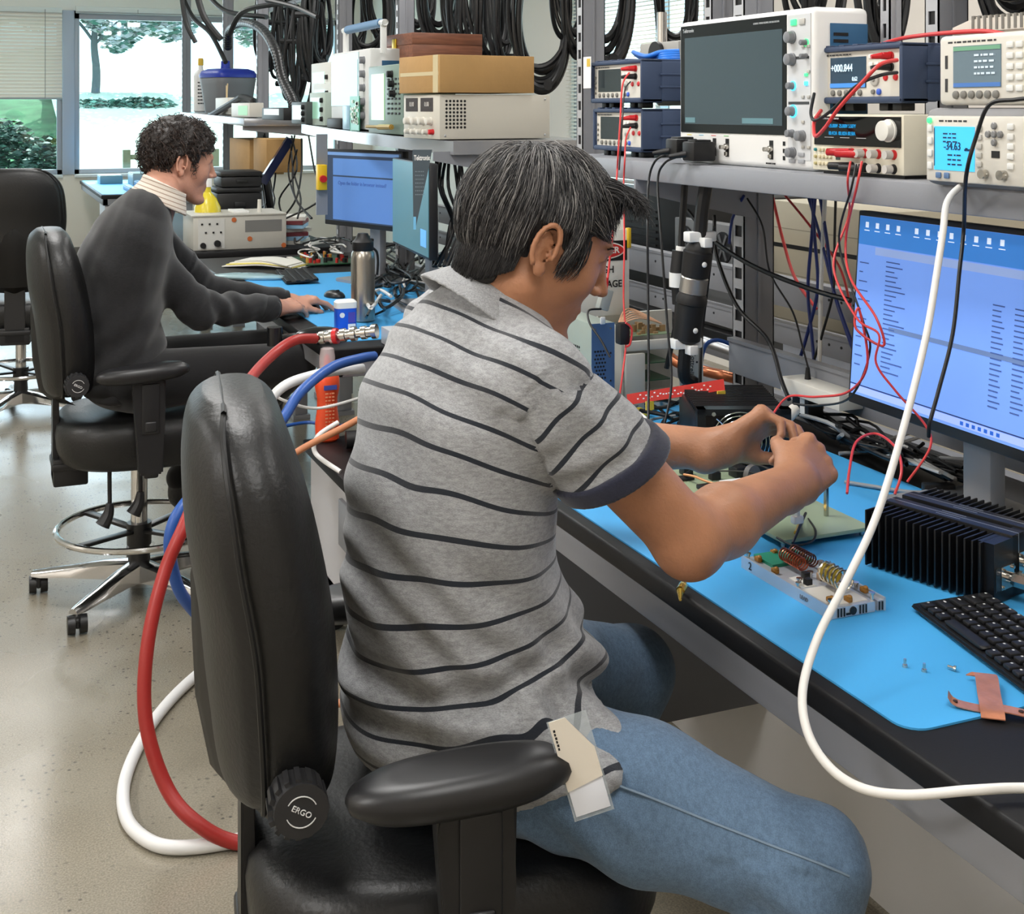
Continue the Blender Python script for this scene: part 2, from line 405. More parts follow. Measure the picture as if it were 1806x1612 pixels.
# ================================================================ OUTSIDE
def leafy(name, label, cat, c, r, n, size, rgb, parent_trunk=None, seed=1, group=None):
    rnd = random.Random(seed); t = thing(name, label, cat, (c[0], c[1], 0), group=group); b = B()
    for k in range(n):
        while True:
            p = Vector((rnd.uniform(-1, 1), rnd.uniform(-1, 1), rnd.uniform(-1, 1)))
            if 0.35 < p.length < 1: break
        p = Vector((p.x*r[0], p.y*r[1], c[2]+p.z*r[2]))
        R = Matrix.Rotation(rnd.uniform(0, 6.28), 4, 'Z') @ Matrix.Rotation(rnd.uniform(-1.2, 1.2), 4, 'X')
        q = [Matrix.Translation(p) @ R @ Vector(v) for v in ((-size, 0, 0), (-size*.2, -size*.5, size*.12), (size, 0, 0), (-size*.2, size*.5, size*.12))]
        b.poly(q, m=rnd.choice((0, 0, 1)))
    b.done('foliage', [mat('leaf '+name, rgb, 0.6), mat('leaf light '+name, tuple(min(255, int(v*1.5)) for v in rgb), 0.5)], t)
    s = B()
    for k in range(5): s.tube([(0, 0, -0.1), (rnd.uniform(-.3, .3)*r[0], rnd.uniform(-.3, .3)*r[1], c[2]*0.6), (rnd.uniform(-.7, .7)*r[0], rnd.uniform(-.7, .7)*r[1], c[2]+r[2]*.4)], 0.012, n=5)
    s.done('stems', mat('bark', (86, 78, 72), 0.9), t)
    return t
lawn = mat('sunlit pale ground', (205, 212, 196), 0.9, var=0.1, vscale=0.8)
grass = mat('grass', (62, 104, 66), 0.95, var=0.45, vscale=2.2, bump=0.6, bscale=30, aniso=(1, 1, 5))
gz = lambda y: -.1+1.85*max(0, min(1, (y-15)/10))**1.2+(.05*(y-25) if y > 25 else 0)
pb = B(); gv = [[pb.bm.verts.new((x_, y_, gz(y_))) for y_ in (13.5, 15, 16.5, 18, 20, 22, 24, 25, 30, 60)] for x_ in (1.25, 8, 20, 45)]
for i in range(3):
    for j in range(9): pb.bm.faces.new((gv[i][j], gv[i+1][j], gv[i+1][j+1], gv[i][j+1]))
tag(pb.done('plaza_ground', lawn), 'pale sunlit ground outside the wide window', 'ground', kind='structure')
gb = B(); NX, NY = 30, 24; g = [[gb.bm.verts.new((-8.6+i*(10.0+.045*j*.8)/29, 16.4+j*0.8, -0.1+0.30*j*0.8*0.55+0.12*math.sin(i*.8+j))) for j in range(NY)] for i in range(NX)]
for i in range(NX-1):
    for j in range(NY-1): gb.bm.faces.new((g[i][j], g[i+1][j], g[i+1][j+1], g[i][j+1]))
tag(gb.done('grass_bank', grass), 'green grass bank rising outside behind the lowered blind', 'grass', kind='stuff')
def outp(x, y, Y): return PY(x, y, Y)
for k, (x, y, Y, rx, rz_, n) in enumerate(((12, 268, 15.8, 0.36, 0.38, 1300), (88, 283, 15.0, 0.25, 0.26, 800))):
    p = outp(x, y, Y); leafy('shrub', ('dark leafy shrub outside the glass below the lowered blind, the taller one', 'dark leafy shrub outside the glass below the lowered blind, the lower one')[k], 'shrub', (p.x, p.y, p.z), (rx, 0.4, rz_), n, 0.05, (38, 62, 50), seed=k+3)
for k, (x, y) in enumerate(((172, 196), (252, 192))):
    p = outp(x, y, 24); leafy('hedge_bush', ('low rounded hedge bush outside, by the foot of the tree', 'low rounded hedge bush outside, between the tree and the shelf')[k], 'bush', (p.x, p.y, p.z), (0.62, 0.4, 0.22), 900, 0.07, (66, 96, 84), seed=k+8)
p = outp(168, 190, 25); tr = thing('tree', 'young tree with pinkish white leaf crown outside the wide window', 'tree', (p.x, p.y, 1.65))
B().tube([(0, 0, 0), (0.02, 0, 0.5), (-0.02, 0, 1.0), (0.02, 0, 1.5)], lambda t: 0.085*(1-.4*t), n=10).tube([(0, 0, 1.0), (0.4, 0, 1.4), (0.9, .2, 1.6)], 0.03, n=6).tube([(0, 0, 1.0), (-0.3, 0, 1.4), (-0.6, .2, 1.6)], 0.03, n=6).done('trunk', mat('tree bark', (92, 96, 98), 0.9, bump=.5, bscale=20), tr)
rnd = random.Random(5); b = B()
for k in range(7500):
    q = Vector((rnd.uniform(-1.6, 5.4), rnd.uniform(-.9, .9), 0)); lo_ = 1.22-0.25*math.sin(q.x*2.2)-0.2*math.sin(q.x*5); q.z = lo_+abs(rnd.gauss(0, .55))
    s_ = 0.085; R = Matrix.Rotation(rnd.uniform(0, 6.28), 4, 'Z') @ Matrix.Rotation(rnd.uniform(-1.3, 1.3), 4, 'X')
    b.poly([Matrix.Translation(q) @ R @ Vector(v) for v in ((-s_, 0, 0), (0, -s_*.5, .01), (s_, 0, 0), (0, s_*.5, .01))], m=rnd.choice((0, 1)))
b.done('crown', [mat('crown leaf green', (70, 110, 96), 0.6), mat('crown leaf pale', (190, 186, 190), 0.6)], tr)
p = outp(222, 252, 19); wbn = thing('wooden_rail', 'low wooden rail of two bars standing outside on the pale ground', 'rail', (p.x, p.y, -0.25))
B().box(-.04, .06, -.05, .05, 0, 1.12).done('post', mat('weathered wood', (88, 82, 60), 0.85), wbn); B().box(1.2, 1.3, -.05, .05, 0, 1.12).done('post', mat('weathered wood'), wbn)
B().box(.06, 1.2, -.03, .03, .62, .69).done('bar', mat('weathered wood'), wbn); B().box(.06, 1.2, -.03, .03, .98, 1.05).done('bar', mat('weathered wood'), wbn)

# ================================================================ BENCHES
BT = 0.76; XB = 0.927
TOP = mat('black laminate worktop', (20, 20, 22), 0.5, bump=0.015, bscale=300, spec=.3)
def bench(label, y0, y1, xback=1.69):
    t = thing('workbench', label, 'workbench', ((XB+xback)/2, (y0+y1)/2, 0)); cx, cy = (XB+xback)/2, (y0+y1)/2
    B().box(XB-cx, xback-cx, y0-cy, y1-cy, BT-0.032, BT, bev=0.006, seg=3).done('worktop', TOP, t)
    a = B().box(XB+0.014-cx, XB+0.054-cx, y0+.01-cy, y1-.01-cy, BT-0.085, BT-0.032, bev=.003).box(xback-.06-cx, xback-.02-cx, y0+.01-cy, y1-.01-cy, BT-.085, BT-.032, bev=.003)
    for yy in (y0+.01, y1-.05): a.box(XB+.014-cx, xback-.02-cx, yy-cy, yy+.04-cy, BT-.085, BT-.032, bev=.003)
    a.done('frame', STEEL(), t)
    for sx, sy in ((XB+.45, y0+.03), (XB+.45, y1-.09), (xback-.1, y0+.03), (xback-.1, y1-.09)):
        B().box(sx-cx, sx+.06-cx, sy-cy, sy+.06-cy, 0.02, BT-.085, bev=.004).box(sx-.01-cx, sx+.07-cx, sy-.01-cy, sy+.07-cy, 0, 0.02).done('leg', STEEL(), t)
    return t
NB = bench('near workbench with black top where the man in the striped shirt works', 0.3, 2.80)
cxx, cyy = (XB+1.69)/2, 1.55
B().box(1.50-cxx, 1.515-cxx, 0.4-cyy, 2.70-cyy, 0.02, 0.675).done('modesty_panel', mat('grey panel paint', (222, 221, 220), 0.38, var=0.05, vscale=3), NB)
bench('middle workbench with black top, keyboard and steel flask on it', 3.62, 6.05)
bench('far workbench with black top holding the black case stack', 6.32, 8.75)
lb = bench('bench by the window with blue mat and white drawers', 10.8, 13.1)
B().box(XB+.03-1.3085, XB+.5-1.3085, 10.83-11.95, 11.3-11.95, 0.1, 0.67, bev=.004).done('drawer_unit', mat('pale grey cabinet', (196, 196, 200), 0.45), lb)
for k in range(3):
    B().box(XB+.05-1.3085, XB+.48-1.3085, 10.815-11.95, 10.83-11.95, 0.13+k*.18, 0.29+k*.18, bev=.003).done('drawer', mat('pale grey cabinet'), lb)
# pedestal cabinet hanging under the near bench
pc = thing('pedestal_cabinet', 'dark grey pedestal cabinet under the near bench beside his far knee', 'cabinet', (1.24, 2.45, 0.237))
B().box(-.27, .25, -.21, .21, 0, .43, bev=.003).done('body', mat('dark grey cabinet paint', (98, 99, 102), 0.4), pc)
for k in range(2): B().box(-.285, -.27, -.2, .2, .01+.215*k, .21+.215*k, bev=.003).done('drawer', mat('dark grey cabinet paint'), pc)
# anti-static mats
MATB = mat('blue anti-static rubber', (72, 170, 232), 0.5, bump=0.02, bscale=500)
def rounded(x0, x1, y0, y1, r, n=6):
    o = []
    for cx_, cy_, a in ((x1-r, y0+r, -90), (x1-r, y1-r, 0), (x0+r, y1-r, 90), (x0+r, y0+r, 180)):
        for k in range(n+1):
            t = math.radians(a+90*k/n); o.append((cx_+r*math.cos(t), cy_+r*math.sin(t)))
    return o
def bmat(label, x0, x1, y0, y1, r=.03):
    c = ((x0+x1)/2, (y0+y1)/2)
    o = B().prism([(a-c[0], b_-c[1]) for a, b_ in rounded(x0, x1, y0, y1, r)], 0, 0.0025, 'z').done('bench_mat', MATB); o.location = (*c, BT+.0002); tag(o, label, 'bench mat')
bmat('blue anti-static mat on the near bench under the filter module', 0.951, 1.58, 1.148, 2.74)
bmat('blue anti-static mat on the middle bench under the keyboard', 1.0, 1.58, 3.72, 5.3)
bmat('blue mat on the small bench by the window', 0.94, 1.66, 10.84, 13.0)

# ================================================================ RACKS
def post(label, px, X, zt=2.9, zb=0.0, wx=0.075, wy=0.04, y=None, m=None, group=None):
    d = F*X/(CS*(px-CX+F*TAN)); Y = (d-X*SN)/CS if y is None else y
    t = thing('rack_upright', label, 'rack post', (X, Y, zb), group=group)
    hz = zt-zb; t_ = 0.003
    B().box(0, wx, -wy/2, -wy/2+t_, 0, hz).box(0, wx, wy/2-t_, wy/2, 0, hz).box(wx-t_, wx, -wy/2, wy/2, 0, hz).box(wx*.45, wx*.52, -wy/2-.004, -wy/2, 0, hz).done('channel', m or STEEL(), t)
    s = B(); s.box(0, t_, -wy/2, -wy/2+.010, 0, hz).box(0, t_, wy/2-.010, wy/2, 0, hz); n = int(hz/0.0508)
    for k in range(n+1): s.box(0, t_, -wy/2+.01, wy/2-.01, k*.0508, min(hz, k*.0508+.024))
    s.done('slotted_face', m or mat('galvanised light steel', (196, 197, 200), 0.4, .2), t)
    B().box(.004, .006, -wy/2+.004, wy/2-.004, 0, hz).done('slot_shade', BLACKP(), t)  # black sheet stands in for the shade inside the slots
    return t
post('grey slotted rack post rising beside the black power connector', 1302, 1.70, wy=.05, wx=.085)
post('grey slotted rack post behind the stacked blue meters', 1022, 1.66)
post('grey rack post behind the wooden box', 700, 1.7)
post('grey rack post behind the small handled oscilloscope', 595, 1.7)
post('grey rack post nearer the blue-lidded tank hose', 453, 1.7)
post('grey rack post behind the blue-lidded tank', 393, 1.7)
post('thin grey rack post at the window end of the shelves', 321, 1.7)
post('grey rack post above the display edge of the large oscilloscope', 1248, 1.8, zb=1.34)
post('grey rack post behind the vented white device', 1643, 1.76, zb=1.34)
post('light grey rack post in front of the oscilloscope side vents', 1496, 1.585, zb=1.56, wx=.03, wy=.03, y=1.985, m=mat('light steel', (172, 174, 178), 0.4))
def rail(name, label, X, y0, y1, z0, z1, tx=0.03, m=None, holes=False):
    t = B().box(-tx/2, tx/2, -(y1-y0)/2, (y1-y0)/2, 0, z1-z0, bev=.002).box(-tx/2-.004, tx/2, -(y1-y0)/2, (y1-y0)/2, z1-z0-.005, z1-z0+.003)
    if holes:
        k = y0+.1
        while k < y1-.1: t.cyl((-tx/2-.002, k-(y0+y1)/2, (z1-z0)*.6), (-tx/2+.001, k-(y0+y1)/2, (z1-z0)*.6), .0035, n=8, m=1); k += .05 if int(k*10) % 3 else .2
    o = t.done(name, [m or STEEL(), BLACKP()]); o.location = (X, (y0+y1)/2, z0); return tag(o, label, 'rail')
rail('rear_rail', 'wide grey rail along the back edge of the near bench', 1.672, 0.3, 2.655, .822, .902, .02)
rail('cross_rail', 'upper grey perforated cross rail behind the near rack', 2.0, 0.9, 6.5, .923, .999, holes=True)
rail('cross_rail', 'lower grey cross rail behind the near rack', 2.0, 0.9, 6.5, .824, .878, holes=True)
rail('cross_rail', 'grey cross rail low behind the near bench', 2.06, 0.9, 6.5, .60, .66)
def gusset(label, Y, x0=1.38, x1=1.70, z0=1.262, z1=1.19, zt=1.29):
    o = B().prism([(0, zt-z1), (x1-x0, zt-z1), (x1-x0, 0), (0, z0-z1)], -.004, .004).done('shelf_bracket', STEEL()); o.location = (x0, Y, z1); tag(o, label, 'bracket')
gusset('grey triangular bracket under the near shelf beside the warning sign', 2.60)
gusset('grey triangular bracket under the middle shelf end behind his head', 4.0, zt=1.31, z0=1.28, z1=1.22)
gusset('grey triangular bracket under the far shelf above the black cases', 7.26, x1=2.0, zt=1.355, z0=1.33, z1=1.27)
def shelf(label, y0, y1, z, x0=1.38, x1=1.95, th=.044, tilt=0, curved=False, m=None, zt=None):
    L_ = y1-y0; b = B()
    if curved:
        pts = [(x1-x0, -L_/2), (x1-x0, L_/2), (.06, L_/2)]+[(0.06*(2*k/12-1)**2, L_/2-L_*k/12) for k in range(13)]
        b.prism(pts, -th, 0, 'z')
    else: b.box(0, x1-x0, -L_/2, L_/2, -th, 0, bev=.003)
    o = b.done('shelf', m or STEEL()); o.location = (x0, (y0+y1)/2, z); o.rotation_euler = (tilt, 0, 0); tag(o, label, 'shelf'); return o
SH = 1.45-.0844*1.38
shelf('grey steel shelf above the near bench carrying the large oscilloscope', 0.3, 3.02, SH)
shelf('grey steel shelf above the middle bench carrying the cardboard box', 3.97, 6.10, 1.3615, tilt=.0165, curved=True, m=mat('satin steel shelf', (176, 178, 182), 0.22, .6))
shelf('grey steel shelf at the window end carrying the blue-lidded tank', 7.22, 9.7, 1.412, x1=2.1, tilt=.012, m=mat('satin steel shelf'))

# ================================================================ CHAIRS
def sup(th, a, b, n):
    c, s = math.cos(th), math.sin(th); return a*math.copysign(abs(c)**(2/n), c), b*math.copysign(abs(s)**(2/n), s)
def make_chair():
    """drafting chair, faces +x, origin on the floor under its column"""
    t = thing('office_chair', 'x', 'office chair'); LE = LEATHER(); BP = BLACKP()
    # backrest: (z, back x, front x, half width)
    prof = [(.625, -.225, -.150, .10), (.640, -.238, -.135, .155), (.68, -.246, -.130, .19), (.765, -.255, -.130, .212), (.87, -.264, -.137, .224), (.975, -.279, -.154, .222), (1.05, -.284, -.170, .212),
            (1.10, -.284, -.184, .190), (1.14, -.278, -.196, .150), (1.162, -.262, -.212, .09)]
    b = B(); rings = []; NS = 48
    prof = [((z-.7)*(.40/.462)+.7 if z > .7 else z, (a+b)/2-.025-(b-a)/2*1.14, (a+b)/2-.010+(b-a)/2*1.14, h) for z, a, b, h in prof]
    pr = catmull([Vector((p[1], p[2], p[3])) for p in prof], 4); pz = catmull([Vector((p[0], 0, 0)) for p in prof], 4)
    for q, zz in zip(pr, pz):
        xc = (q.x+q.y)/2; hx = (q.y-q.x)/2; R = []
        for k in range(NS):
            th = 2*PI*k/NS; x, y = sup(th, hx, q.z, 2.5)
            wgt = 1.0-0.03*math.exp(-((x+hx*.45)/(.006))**2)     # piping groove
            R.append(b.bm.verts.new((xc+x*1.0+0.55*y*y*(.45 if x > 0 else .5), y*wgt, zz.x)))
        rings.append(R)
    for i in range(len(rings)-1):
        for k in range(NS): b.bm.faces.new((rings[i][k], rings[i][(k+1) % NS], rings[i+1][(k+1) % NS], rings[i+1][k]))
    b.bm.faces.new(rings[0][::-1]); b.bm.faces.new(rings[-1]); back = b.done('backrest', LE, t, ang=60)
    # piping seam round the back third
    pts = []
    for i in list(range(1, len(pr)-1)): q = pr[i]; pts.append(((q.x+q.y)/2-(q.y-q.x)/2*.42+.55*q.z*q.z*.47, -q.z*.985, pz[i].x))
    for i in reversed(range(1, len(pr)-1)): q = pr[i]; pts.append(((q.x+q.y)/2-(q.y-q.x)/2*.42+.55*q.z*q.z*.47, q.z*.985, pz[i].x))
    B().tube(pts, .0035, n=6, smooth=2).done('piping', mat('black piping', (10, 10, 11), .5), back)
    # hard shell low on the back
    s = B(); rs = []
    for zz, xb, hw in ((.60, -.250, .10), (.63, -.282, .15), (.72, -.300, .17), (.80, -.304, .17), (.87, -.306, .15), (.90, -.300, .10)):
        rs.append([s.bm.verts.new((xb+.02*(1-math.cos(a))-(.0 if abs(a) < 1.5 else 0)+.03*abs(a), hw*a/1.5, zz)) for a in np.linspace(-1.5, 1.5, 13)])
    for i in range(5):
        for k in range(12): s.bm.faces.new((rs[i][k], rs[i][k+1], rs[i+1][k+1], rs[i+1][k]))
    bmesh.ops.solidify(s.bm, geom=list(s.bm.faces), thickness=.008); s.done('back_shell', mat('grey-black shell', (52, 50, 48), .45), t)
    for sy in (-1, 1):
        if sy < 0:
            k_ = B().cyl((-.175, -.195, .70), (-.172, -.236, .70), .031, .030, n=32)
            for j in range(16): a = 2*PI*j/16; k_.box(-.003, .003, -.232, -.203, .0, .0335, M=Matrix.Translation((-.175, 0, .70)) @ Matrix.Rotation(a, 4, 'Y'))
            k_.xf(Matrix.Translation((-.018, 0, -.018))); kn = k_.done('tilt_knob', mat('knob rubber', (38, 38, 40), .5), t)
            kb = B()
            for a0, a1 in ((.4, 2.6), (3.5, 5.8)): kb.tube([(-.190+.017*math.cos(a), -.2372, .682+.017*math.sin(a)) for a in np.linspace(a0, a1, 12)], .0007, n=4, smooth=0)
            kb.done('printed_arrows', mat('white print', (225, 225, 225), .6), kn)
            text_on(kn, 'ERGO', .009, -.190, -.2374, .682, mat('white print'), 'printed_word', M=Matrix.Rotation(.5, 4, 'Y'))
        # arm: slotted tapered post, then pad
        y0, y1 = (.262, .292) if sy > 0 else (-.292, -.262)
        a = B().prism([(-.050, .695), (.040, .695), (.038, .60), (.032, .43), (-.034, .43), (-.050, .66)], y0, y1, 'y', bev=.005)
        a.box(-.026, .022, min(y0, y1)-.004 if sy < 0 else y1-.001, y0+.001 if sy < 0 else max(y0, y1)+.004, .545, .685, bev=.012, seg=3)
        ar = a.done('armrest_post', BP, t)
        yo = min(y0, y1)-.008 if sy < 0 else max(y0, y1)
        B().box(-.018, .014, yo, yo+.009, .552, .580, bev=.012, seg=3).done('height_button', mat('button grey', (30, 30, 32), .4), ar)
        B().box(-.020, .020, y0 if sy < 0 else y0-.06, y1+.06 if sy < 0 else y1, .42, .45, bev=.006).done('armrest_bracket', BP, t)
        p = B(); M = []
        for zz, sc in ((-.020, .55), (-.017, .82), (-.008, .97), (.0, 1), (.008, .97), (.016, .84), (.019, .6)):
            M.append([p.bm.verts.new((-.02+sup(2*PI*k/40, .128*sc+.0, .047*sc, 2.3)[0], (y0+y1)/2+sup(2*PI*k/40, .128*sc, .047*sc, 2.3)[1], .713+zz*1.15+.006*math.cos(2*PI*k/40))) for k in range(40)])
        for i in range(6):
            for k in range(40): p.bm.faces.new((M[i][k], M[i][(k+1) % 40], M[i+1][(k+1) % 40], M[i+1][k]))
        p.bm.faces.new(M[0][::-1]); p.bm.faces.new(M[-1]); p.done('armrest_pad', mat('armrest urethane', (26, 26, 28), .4), t, ang=60)
    # seat
    p = B(); M = []
    for zz, sc in ((.425, .88), (.438, .95), (.470, .99), (.51, 1.0), (.535, .985), (.548, .93), (.555, .82), (.557, .6), (.553, .3)):
        R = []
        for k in range(56):
            x, y = sup(2*PI*k/56, .262*sc, .235*sc, 3.0); fr = max(0, x)/.245
            R.append(p.bm.verts.new((.02+x, y, zz-.022*fr**3*(1 if zz > .5 else .2)+.012*(abs(y)/.235)**2*(1 if zz > .54 else 0))))
        M.append(R)
    for i in range(8):
        for k in range(56): p.bm.faces.new((M[i][k], M[i][(k+1) % 56], M[i+1][(k+1) % 56], M[i+1][k]))
    p.bm.faces.new(M[0][::-1]); p.bm.faces.new(M[-1]); p.done('seat', LE, t, ang=60)
    B().prism([(-.27, .62), (-.26, .62), (-.255, .45), (-.12, .43), (.12, .43), (.12, .46), (-.12, .46), (-.20, .462), (-.236, .62)][::-1] if False else [(-.246, .66), (-.230, .66), (-.226, .46), (-.226, .385), (-.246, .37)], -.045, .045, 'y', bev=.003).box(-.25, .10, -.07, .07, .405, .428, bev=.006).box(-.246, -.15, -.065, .065, .36, .44, bev=.006).box(.10, .17, -.1, .1, .41, .428, bev=.006).done('tilt_mechanism', BP, t)
    for px_, py_, zb in ((-.10, -.16, .27), (-.015, -.15, .29)):
        B().cyl((px_, py_, .43), (px_, py_-.01, zb+.05), .006, n=10).tube([(px_, py_-.01, zb+.06), (px_-.004, py_-.012, zb+.03), (px_-.02, py_-.014, zb)], lambda q: .010+.012*q, n=10).cyl((px_, py_, .432), (px_, 0, .44), .008, n=8).done('lever', BP, t)
    B().cyl((0, 0, .20), (0, 0, .40), .024, n=24).cyl((0, 0, .13), (0, 0, .21), .0255, n=24).cyl((0, 0, .38), (0, 0, .43), .016, n=20).done('gas_column', CHROME(), t)
    B().cyl((0, 0, .075), (0, 0, .15), .034, .030, n=24).done('hub_sleeve', mat('hub black', (14, 15, 18), .35), t)
    rg = B(); rg.tube([(.235*math.cos(a), .235*math.sin(a), .205) for a in np.linspace(0, 2*PI, 49)[:-1]], .0095, n=10, closed=True, smooth=0); fr = rg.done('foot_ring', CHROME(), t)
    sp = B()
    for k in range(4):
        a = PI/5+k*PI/2; sp.box(.02, .23, -.014, .014, -.004, .006, bev=.003, M=Matrix.Rotation(a, 4, 'Z') @ Matrix.Translation((0, 0, .19)) @ Matrix.Rotation(-.06, 4, 'Y'))
    sp.cyl((0, 0, .15), (0, 0, .215), .036, n=24).done('ring_spokes', mat('hub black'), fr)
    base = B()
    for k in range(5):
        a = 2*PI*k/5+math.radians(14); M_ = Matrix.Rotation(a, 4, 'Z'); rs = []
        for x, hw, zt, zb in ((.02, .030, .105, .045), (.10, .027, .100, .052), (.20, .023, .086, .054), (.29, .020, .074, .054), (.318, .014, .070, .056)):
            rs.append([base.bm.verts.new(M_ @ Vector(v)) for v in ((x, -hw, zb), (x, -hw*.9, zt-.008), (x, -hw*.4, zt), (x, hw*.4, zt), (x, hw*.9, zt-.008), (x, hw, zb))])
        for i in range(4):
            for j in range(6): base.bm.faces.new((rs[i][j], rs[i][(j+1) % 6], rs[i+1][(j+1) % 6], rs[i+1][j]))
        base.bm.faces.new(rs[0][::-1]); base.bm.faces.new(rs[-1])
    base.done('star_base', mat('polished aluminium', (205, 205, 205), .18, 1.0), t, ang=50)
    cm = None
    for k in range(5):
        a = 2*PI*k/5+math.radians(14)
        if cm is None:
            c = B().cyl((0, 0, .028), (0, 0, .056), .006, n=10)
            for s_ in (-1, 1): c.cyl((.012, s_*.006, .027), (.012, s_*.026, .027), .0265, .025, n=24)
            c.box(-.016, .034, -.006, .006, .02, .056, bev=.004).ell((.012, 0, .042), (.026, .012, .014)); cm = c.mesh('caster')
        o = link('caster', cm, mat('caster black', (20, 20, 21), .4), t, (.300*math.cos(a), .300*math.sin(a), 0), (0, 0, a+1.3+k*1.9))
    return t
CH = make_chair(); CH['label'] = 'black leatherette office chair in the foreground under the man in the striped shirt'
CH.location = (.55, 1.60, 0); CH.rotation_euler = (0, 0, math.radians(-8)); CH['group'] = 'black office chairs'
c2 = copy_tree(CH); c2.location = (.452, 4.0, 0); c2.rotation_euler = (0, 0, 0); c2['label'] = 'black office chair with chrome foot ring under the man in the dark sweater'; c2['group'] = 'black office chairs'
c3 = copy_tree(CH); c3.location = (.20, 6.62, 0); c3.rotation_euler = (0, 0, math.radians(82)); c3['label'] = 'empty black office chair seen from behind in front of the window wall'
for c_ in c3.children:
    if c_.name.startswith('backrest'): c_.location.z += .075

# ================================================================ PEOPLE
def skin_mat(name, rgb):
    m = mat(name, rgb, 0.5, bump=0.10, bscale=220, var=0.10, vscale=26, sss=0.06); return m
def rot3(yaw, pitch, roll=0):
    """columns = forward, left, up of a frame turned by yaw, nodding down by pitch"""
    R = Matrix.Rotation(yaw, 3, 'Z') @ Matrix.Rotation(pitch, 3, 'Y') @ Matrix.Rotation(roll, 3, 'X'); return np.array(R, np.float32)
def head_field(q, hairline=True):
    d = el(q, (-.012, 0, .022), (.098, .077, .090))
    d = smin(d, el(q, (.034, 0, -.020), (.058, .062, .080)), .03)
    d = smin(d, el(q, (.020, 0, -.062), (.060, .054, .050)), .025)
    for s in (-1, 1):
        d = smin(d, rc(q, (.0, s*.052, -.066), (.062, s*.020, -.108), .020, .016), .022)
        d = smin(d, el(q, (.056, s*.034, -.030), (.028, .024, .026)), .02)
    d = smin(d, el(q, (.078, 0, -.110), (.021, .023, .017)), .018)
    d = smin(d, rc(q, (.084, -.026, .023), (.084, .026, .023), .010, .010), .014)
    for s in (-1, 1): d = smax(d, -el(q, (.098, s*.032, .006), (.014, .018, .010)), .010)
    for s in (-1, 1): d = smin(d, rc(q, (.084, s*.022, .0115), (.080, s*.042, .0095), .0055, .005), .004)
    d = smin(d, rc(q, (.089, 0, .012), (.107, 0, -.024), .0075, .0095), .010)
    d = smin(d, el(q, (.111, 0, -.029), (.0105, .009, .0085)), .006)
    for s in (-1, 1): d = smin(d, el(q, (.099, s*.0125, -.033), (.0095, .0075, .0065)), .005)
    d = smin(d, el(q, (.066, 0, -.074), (.024, .034, .034)), .014)
    d = smin(d, el(q, (.0885, 0, -.066), (.0075, .022, .0052)), .006)
    d = smin(d, el(q, (.0868, 0, -.077), (.0075, .019, .0055)), .006)
    d = smax(d, -rc(q, (.0965, -.018, -.0715), (.0965, .018, -.0715), .0012, .0012), .003)
    d = smax(d, -rc(q, (.098, -.015, -.092), (.098, .015, -.092), .005, .005), .010)
    return d
def ear_field(q, s):
    """outer ear on side s"""
    c = (-.006, s*.079, -.012); pts = []
    for a in np.linspace(-.5, 4.3, 11):
        pts.append((c[0]+.016*math.cos(a)-.003, c[1]+s*(.010+.005*math.sin(a*.5)), c[2]+.029*math.sin(a)+.004))
    d = None
    for i in range(len(pts)-1):
        e = rc(q, pts[i], pts[i+1], .0042, .0042); d = e if d is None else np.minimum(d, e)
    d = smin(d, el(q, (c[0]-.006, c[1]+s*.003, c[2]), (.014, .0045, .025)), .005)
    d = smin(d, el(q, (c[0]+.004, c[1]+s*.006, c[2]-.027), (.009, .005, .010)), .005)
    d = smin(d, rc(q, (c[0]-.008, c[1]+s*.006, c[2]+.013), (c[0]-.004, c[1]+s*.007, c[2]-.014), .0032, .0032), .003)
    d = smin(d, el(q, (c[0]+.011, c[1]+s*.004, c[2]-.008), (.004, .004, .006)), .003)
    d = smax(d, -el(q, (c[0]+.003, c[1]+s*.011, c[2]-.006), (.0075, .006, .011)), .003)
    return d
def hand_field(Q, W, R, side, fing, thumb, k=.006, palm=1.0):
    """W wrist point; R columns = along the hand, towards the thumb, back of the hand. fing: 4 x (curl angles mcp, pip, dip, spread)"""
    q = (Q-np.asarray(W, np.float32))@R
    d = None
    base = [(.088, .026), (.092, .006), (.087, -.014), (.079, -.031)]
    for (bx, by) in base:
        e = rc(q, (.012, by*.62, 0), (bx, by, .001), .0165, .0125); d = e if d is None else smin(d, e, .012)
    d = smin(d, rc(q, (-.03, 0, 0), (.012, 0, 0), .026, .024), .02)
    d = smin(d, rc(q, (.022, .022, -.008), (.05, .034, -.010), .017, .014), .014)
    ln = [(.041, .025, .021), (.045, .029, .022), (.041, .027, .021), (.033, .020, .019)]; rr = [.0096, .0098, .0092, .0082]
    for f in range(4):
        bx, by = base[f]; c1, c2, c3, sp = fing[f]; p = np.array((bx, by, .001)); a = 0; fd = el(q, p+np.array((0, 0, .0035)), (.0125, .0098, .0125))
        for j, (L_, cu) in enumerate(zip(ln[f], (c1, c2, c3))):
            a += cu; dr = np.array((math.cos(a)*math.cos(sp), math.cos(a)*math.sin(sp), -math.sin(a))); p2 = p+dr*L_
            fd = smin(fd, rc(q, p, p2, rr[f]-j*.0008, rr[f]-(j+1)*.0009), .002); p = p2
        d = smin(d, fd, .005)
    tp = [np.array(t_) for t_ in thumb]; td = rc(q, tp[0], tp[1], .0145, .0118)
    td = smin(td, rc(q, tp[1], tp[2], .0112, .0098), .004); td = smin(td, rc(q, tp[2], tp[3], .0100, .0082), .003)
    return smin(d, td, .008)
def frame_from(along, backdir):
    a = np.array(along, float); a /= np.linalg.norm(a); b = np.array(backdir, float); b -= a*(a@b); b /= np.linalg.norm(b)
    t = np.cross(b, a)       # a x t = b  (right-handed a,t,b)
    return a, t, b
